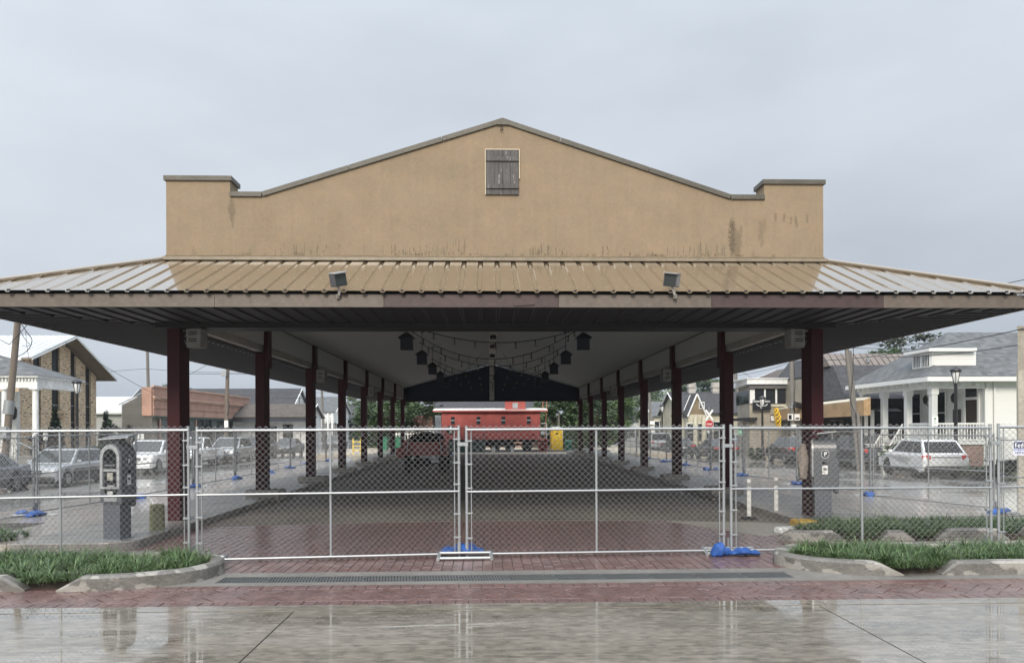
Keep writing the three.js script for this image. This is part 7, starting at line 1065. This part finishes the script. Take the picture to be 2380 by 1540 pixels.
// ================================================================ TREES AND SHRUBS
function leafCloud(seed, n, cx, cy, cz, rx, ry, rz, size, cols, clumps = 26, shape) {
  const r = mulberry(seed), C = [], pos = [], col = []; const g1 = () => (r() + r() + r() - 1.5) / 1.5;
  for (let i = 0; i < clumps; i++) { let x, y, z; do { x = r() * 2 - 1; y = r() * 2 - 1; z = r() * 2 - 1; } while (x * x + y * y + z * z > 1 || (x * x + y * y + z * z < 0.25 && r() < 0.6)); if (shape) [x, y, z] = shape(x, y, z); C.push([x, y, z, 0.22 + 0.22 * r(), 0.75 + 0.5 * r()]); }
  for (let i = 0; i < n; i++) {
    const c = C[Math.floor(r() * clumps)], x = cx + (c[0] + g1() * c[3]) * rx, y = cy + (c[1] + g1() * c[3] * 0.8) * ry, z = cz + (c[2] + g1() * c[3]) * rz, s = size * (0.6 + 0.8 * r());
    const a = r() * 6.28, b = (r() - 0.5) * 2.2, u = V(Math.cos(a), Math.sin(b) * 0.6, Math.sin(a)).multiplyScalar(s), w = V(-Math.sin(a) * Math.cos(b), Math.sin(b) * 0.8 - 0.3, Math.cos(a) * Math.cos(b)).multiplyScalar(s * 0.5), k = cols[Math.floor(r() * cols.length)], f = c[4] * (0.8 + 0.4 * r());
    const o = V(x, y, z), A = o.clone().sub(u), B = o.clone().add(w), D = o.clone().add(u), E = o.clone().sub(w);
    for (const q of [A, B, D, A, D, E]) { pos.push(q.x, q.y, q.z); col.push(k[0] * f, k[1] * f, k[2] * f); }
  }
  const g = mk(pos); g.setAttribute('color', new THREE.Float32BufferAttribute(col, 3)); return g;
}
const leafMat = new THREE.MeshPhysicalMaterial({ color: lin(1, 1, 1), vertexColors: true, roughness: 0.7, side: THREE.DoubleSide, transmission: 0.2, thickness: 0 }), bark = worn(0.09, 0.07, 0.055, 0.95, 1.5, 0.006);
const greens = [[0.036, 0.072, 0.018], [0.055, 0.10, 0.028], [0.026, 0.055, 0.015], [0.07, 0.115, 0.035]], dark = [[0.02, 0.045, 0.02], [0.03, 0.06, 0.025]], pale = [[0.14, 0.19, 0.09], [0.10, 0.15, 0.06], [0.20, 0.24, 0.13]], rust = [[0.14, 0.05, 0.035], [0.10, 0.06, 0.035], [0.18, 0.07, 0.05]];
function tree(pos, h, r, label, o = {}) {
  const t = thing(o.name || 'tree', label, 'tree', pos), sd = Math.round(Math.abs(pos.x * 91 + pos.z * 37)) + 1, q = mulberry(sd), cy = h - (o.ch || h * 0.35), tr = [bar(V(0, 0, 0), V(0.1, cy * 0.75, 0), 0.035 * h * 0.6, 9, 0.02 * h * 0.6)];
  for (let i = 0; i < 7; i++) { const a = q() * 6.28, e = V(Math.cos(a) * r * (0.4 + 0.4 * q()), cy + (q() - 0.2) * h * 0.25, Math.sin(a) * r * 0.6); tr.push(tube([V(0.05, cy * (0.45 + 0.3 * q()), 0), e.clone().multiplyScalar(0.5).setY(cy * 0.85), e], 0.008 * h, 5)); }
  part('trunk', tr, bark, t); part('crown', leafCloud(sd, Math.round((o.n || 4200) * 1.7), 0, cy, 0, r, o.ch || h * 0.35, r, o.size || 0.16, o.cols || greens, o.clumps || 30), leafMat, t);
}
tree(onG(952, 68, -0.3), 5.6, 3.2, 'green leafy tree left of the caboose behind the far left posts', { ch: 2.6, n: 6500, size: 0.17 });
tree(onG(872, 74, -0.3), 5.4, 3.0, 'dark green tree behind the green containers on the left', { ch: 2.6, n: 5500 });
tree(onG(1318, 66, -0.3), 5.2, 2.6, 'green tree right of the caboose behind the yellow toilet', { ch: 2.6, n: 5200, size: 0.17 });
tree(onG(1372, 72, -0.3), 5.4, 2.6, 'green tree between the seventh and sixth right posts', { ch: 2.7, n: 5200 });
tree(onG(1425, 84, -0.3), 6.2, 3.0, 'bright green tree behind the fifth right post', { ch: 3.0, n: 5200, cols: [[0.09, 0.16, 0.04], [0.07, 0.12, 0.03]] });
tree(onG(1478, 132, -0.3), 9.5, 6.0, 'blue green tree mass behind the grey roofed house', { ch: 4.5, n: 6500, size: 0.3, cols: [[0.05, 0.09, 0.05], [0.06, 0.11, 0.06]] });
tree(onG(1537, 118, -0.3), 8.3, 4.6, 'pale sparse tree showing sky above the cream villa', { ch: 3.0, n: 2600, size: 0.22, cols: pale });
tree(onG(825, 140, -0.3), 7.6, 5.0, 'yellow green tree far down the left street', { ch: 3.2, n: 4200, size: 0.26, cols: pale });
tree(onG(2135, 72, -0.3), 11.0, 5.2, 'tall spreading tree behind the white porch house roof', { ch: 2.9, n: 5600, size: 0.19, cols: [[0.05, 0.06, 0.035], [0.08, 0.09, 0.05], [0.06, 0.08, 0.04]], clumps: 40 });
tree(onG(2062, 68, -0.3), 9.3, 1.9, 'bright green bushy tree above the brown metal roof', { ch: 1.6, n: 3600, size: 0.14, cols: [[0.07, 0.13, 0.04], [0.05, 0.10, 0.03]] });
tree(onG(1650, 130, -0.3), 10.2, 7.0, 'distant grey green tree tops behind the cottage chimneys', { ch: 2.6, n: 3800, size: 0.3, cols: dark.concat(greens) });
tree(onG(415, 110, -0.3), 8.4, 4.0, 'tree top above the grey ribbed wall', { ch: 2.4, n: 3200, size: 0.2 });
tree(onG(262, 100, -0.3), 6.2, 2.6, 'small tree top right of the church wall', { ch: 1.8, n: 2200, size: 0.18 });
function cypress(px, D, topPy, w, label) { const b = onG(px, D), h = P(px, topPy, D).y + 0.4, t = thing('cypress', label, 'tree', b); part('trunk', bar(V(0, 0, 0), V(0, 1.2, 0), 0.09, 7), bark, t); part('foliage', leafCloud(px, 3600, 0, h / 2, 0, w, h * 0.47, w, 0.10, dark, 60, (x, y, z) => { const k = Math.max(0.12, Math.min(1, 1.15 - 0.85 * (y * 0.5 + 0.5) ** 2)); return [x * k, y, z * k]; }), leafMat, t); }
cypress(127, 44, 951, 0.40, 'slim dark cypress before the church, left one'); cypress(246, 52, 960, 0.46, 'slim dark cypress at the right corner of the church');
function shrub(px, D, y0, w, h, d, cols, label, n = 1800, size = 0.09) { const p = onG(px, D, y0), t = thing('shrub', label, 'shrub', p); part('stem', [0, 1, 2, 3].map((i) => bar(V((i - 1.5) * w * 0.3, 0, 0), V((i - 1.5) * w * 0.4, h * 0.6, 0), 0.03, 5)), bark, t); part('foliage', leafCloud(px + 5, n, 0, h * 0.52, 0, w * 0.8, h * 0.42, d * 0.8, size, cols, 34, (x, y, z) => [Math.sign(x) * Math.abs(x) ** 0.6, Math.sign(y) * Math.abs(y) ** 0.6, Math.sign(z) * Math.abs(z) ** 0.6]), leafMat, t); }
shrub(108, 43, -0.3, 0.95, 2.3, 0.6, rust.concat(rust, greens), 'clipped rust red hedge before the church, left one', 3600); shrub(275, 53, -0.3, 1.2, 2.6, 0.8, rust.concat(dark), 'clipped dark red hedge at the right end of the church', 3400); shrub(218, 41.5, -0.3, 0.7, 1.25, 0.6, greens.concat(dark), 'green grassy shrub under the church street lamp', 2200, 0.12);
shrub(2100, 35.5, -0.3, 1.1, 1.35, 0.7, greens, 'green bush before the white house porch behind the white SUV', 2600); shrub(2040, 44, -0.3, 1.4, 1.3, 0.8, dark.concat(greens), 'dark hedge before the restaurant terrace', 2600); shrub(1955, 43, -0.3, 1.2, 1.6, 0.8, dark, 'dark bush behind the right parking meter', 2400); shrub(1755, 50, -0.4, 0.5, 0.9, 0.4, dark.concat(greens), 'small shrub at the corner of the clapboard bar', 1200); shrub(2290, 31, -0.35, 1.3, 0.55, 0.5, greens, 'low green strip beside the wet road right of the white SUV', 2000); shrub(735, 108, -0.3, 1.6, 2.4, 1, dark.concat(greens), 'dark bush beside the white villa on the left', 1600, 0.14); shrub(965, 64.5, -0.2, 1.8, 2.4, 0.6, [[0.7, 0.7, 0.68], [0.6, 0.6, 0.58], [0.06, 0.1, 0.03], [0.05, 0.09, 0.03]], 'white flowering bush behind the garden railing', 1500, 0.10);
shrub(1335, 62, -0.2, 1.4, 2.0, 0.6, dark.concat(greens), 'dark bush behind the green bin', 1800); shrub(987, 58, -0.2, 1.3, 3.1, 0.5, rust.concat([[0.03, 0.02, 0.02]]), 'rust leaved small tree at the left end of the caboose', 700, 0.10);
{ const r = thing('red_flower_tub', 'pink red flower heap between the engine and the caboose', 'flowers', V(P(990, 1006, 56).x, 0, -56)); part('blooms', leafCloud(77, 900, 0, 1.2, 0, 0.55, 0.4, 0.4, 0.08, [[0.5, 0.05, 0.12], [0.35, 0.04, 0.08], [0.06, 0.1, 0.03]], 12), leafMat, r); part('tub', lathe([[0.35, 0], [0.42, 0.8], [0.38, 0.8], [0, 0.78]], 12), M.whiteWorn, r); }
tree(onG(1298, 70, -0.3), 5.4, 3.0, 'dark tree between the caboose end and the long hall', { ch: 2.7, n: 4600, cols: dark.concat(greens) });
tree(onG(1350, 82, -0.3), 6.0, 3.4, 'dark rounded tree behind the farthest right posts', { ch: 3.0, n: 4600, cols: dark.concat(greens) });
tree(onG(1400, 92, -0.3), 6.6, 3.6, 'dark green tree behind the sixth right post', { ch: 3.2, n: 4600, size: 0.2 });
tree(onG(905, 84, -0.3), 6.2, 3.4, 'dark tree behind the seventh left post', { ch: 3.0, n: 4600, cols: dark.concat(greens) });
// far band of trees closing the view
{ const root = thing('far_trees', 'far dark line of trees beyond the end of the streets', 'trees', V(0, -0.4, -170)); root.userData.kind = 'stuff'; part('foliage', [leafCloud(901, 9000, -60, 3.0, 0, 75, 3.4, 6, 0.45, greens.concat(dark), 120), leafCloud(902, 9000, 60, 3.0, 0, 75, 3.4, 6, 0.45, greens.concat(dark), 120)], leafMat, root); }

renderer.render(scene, camera);
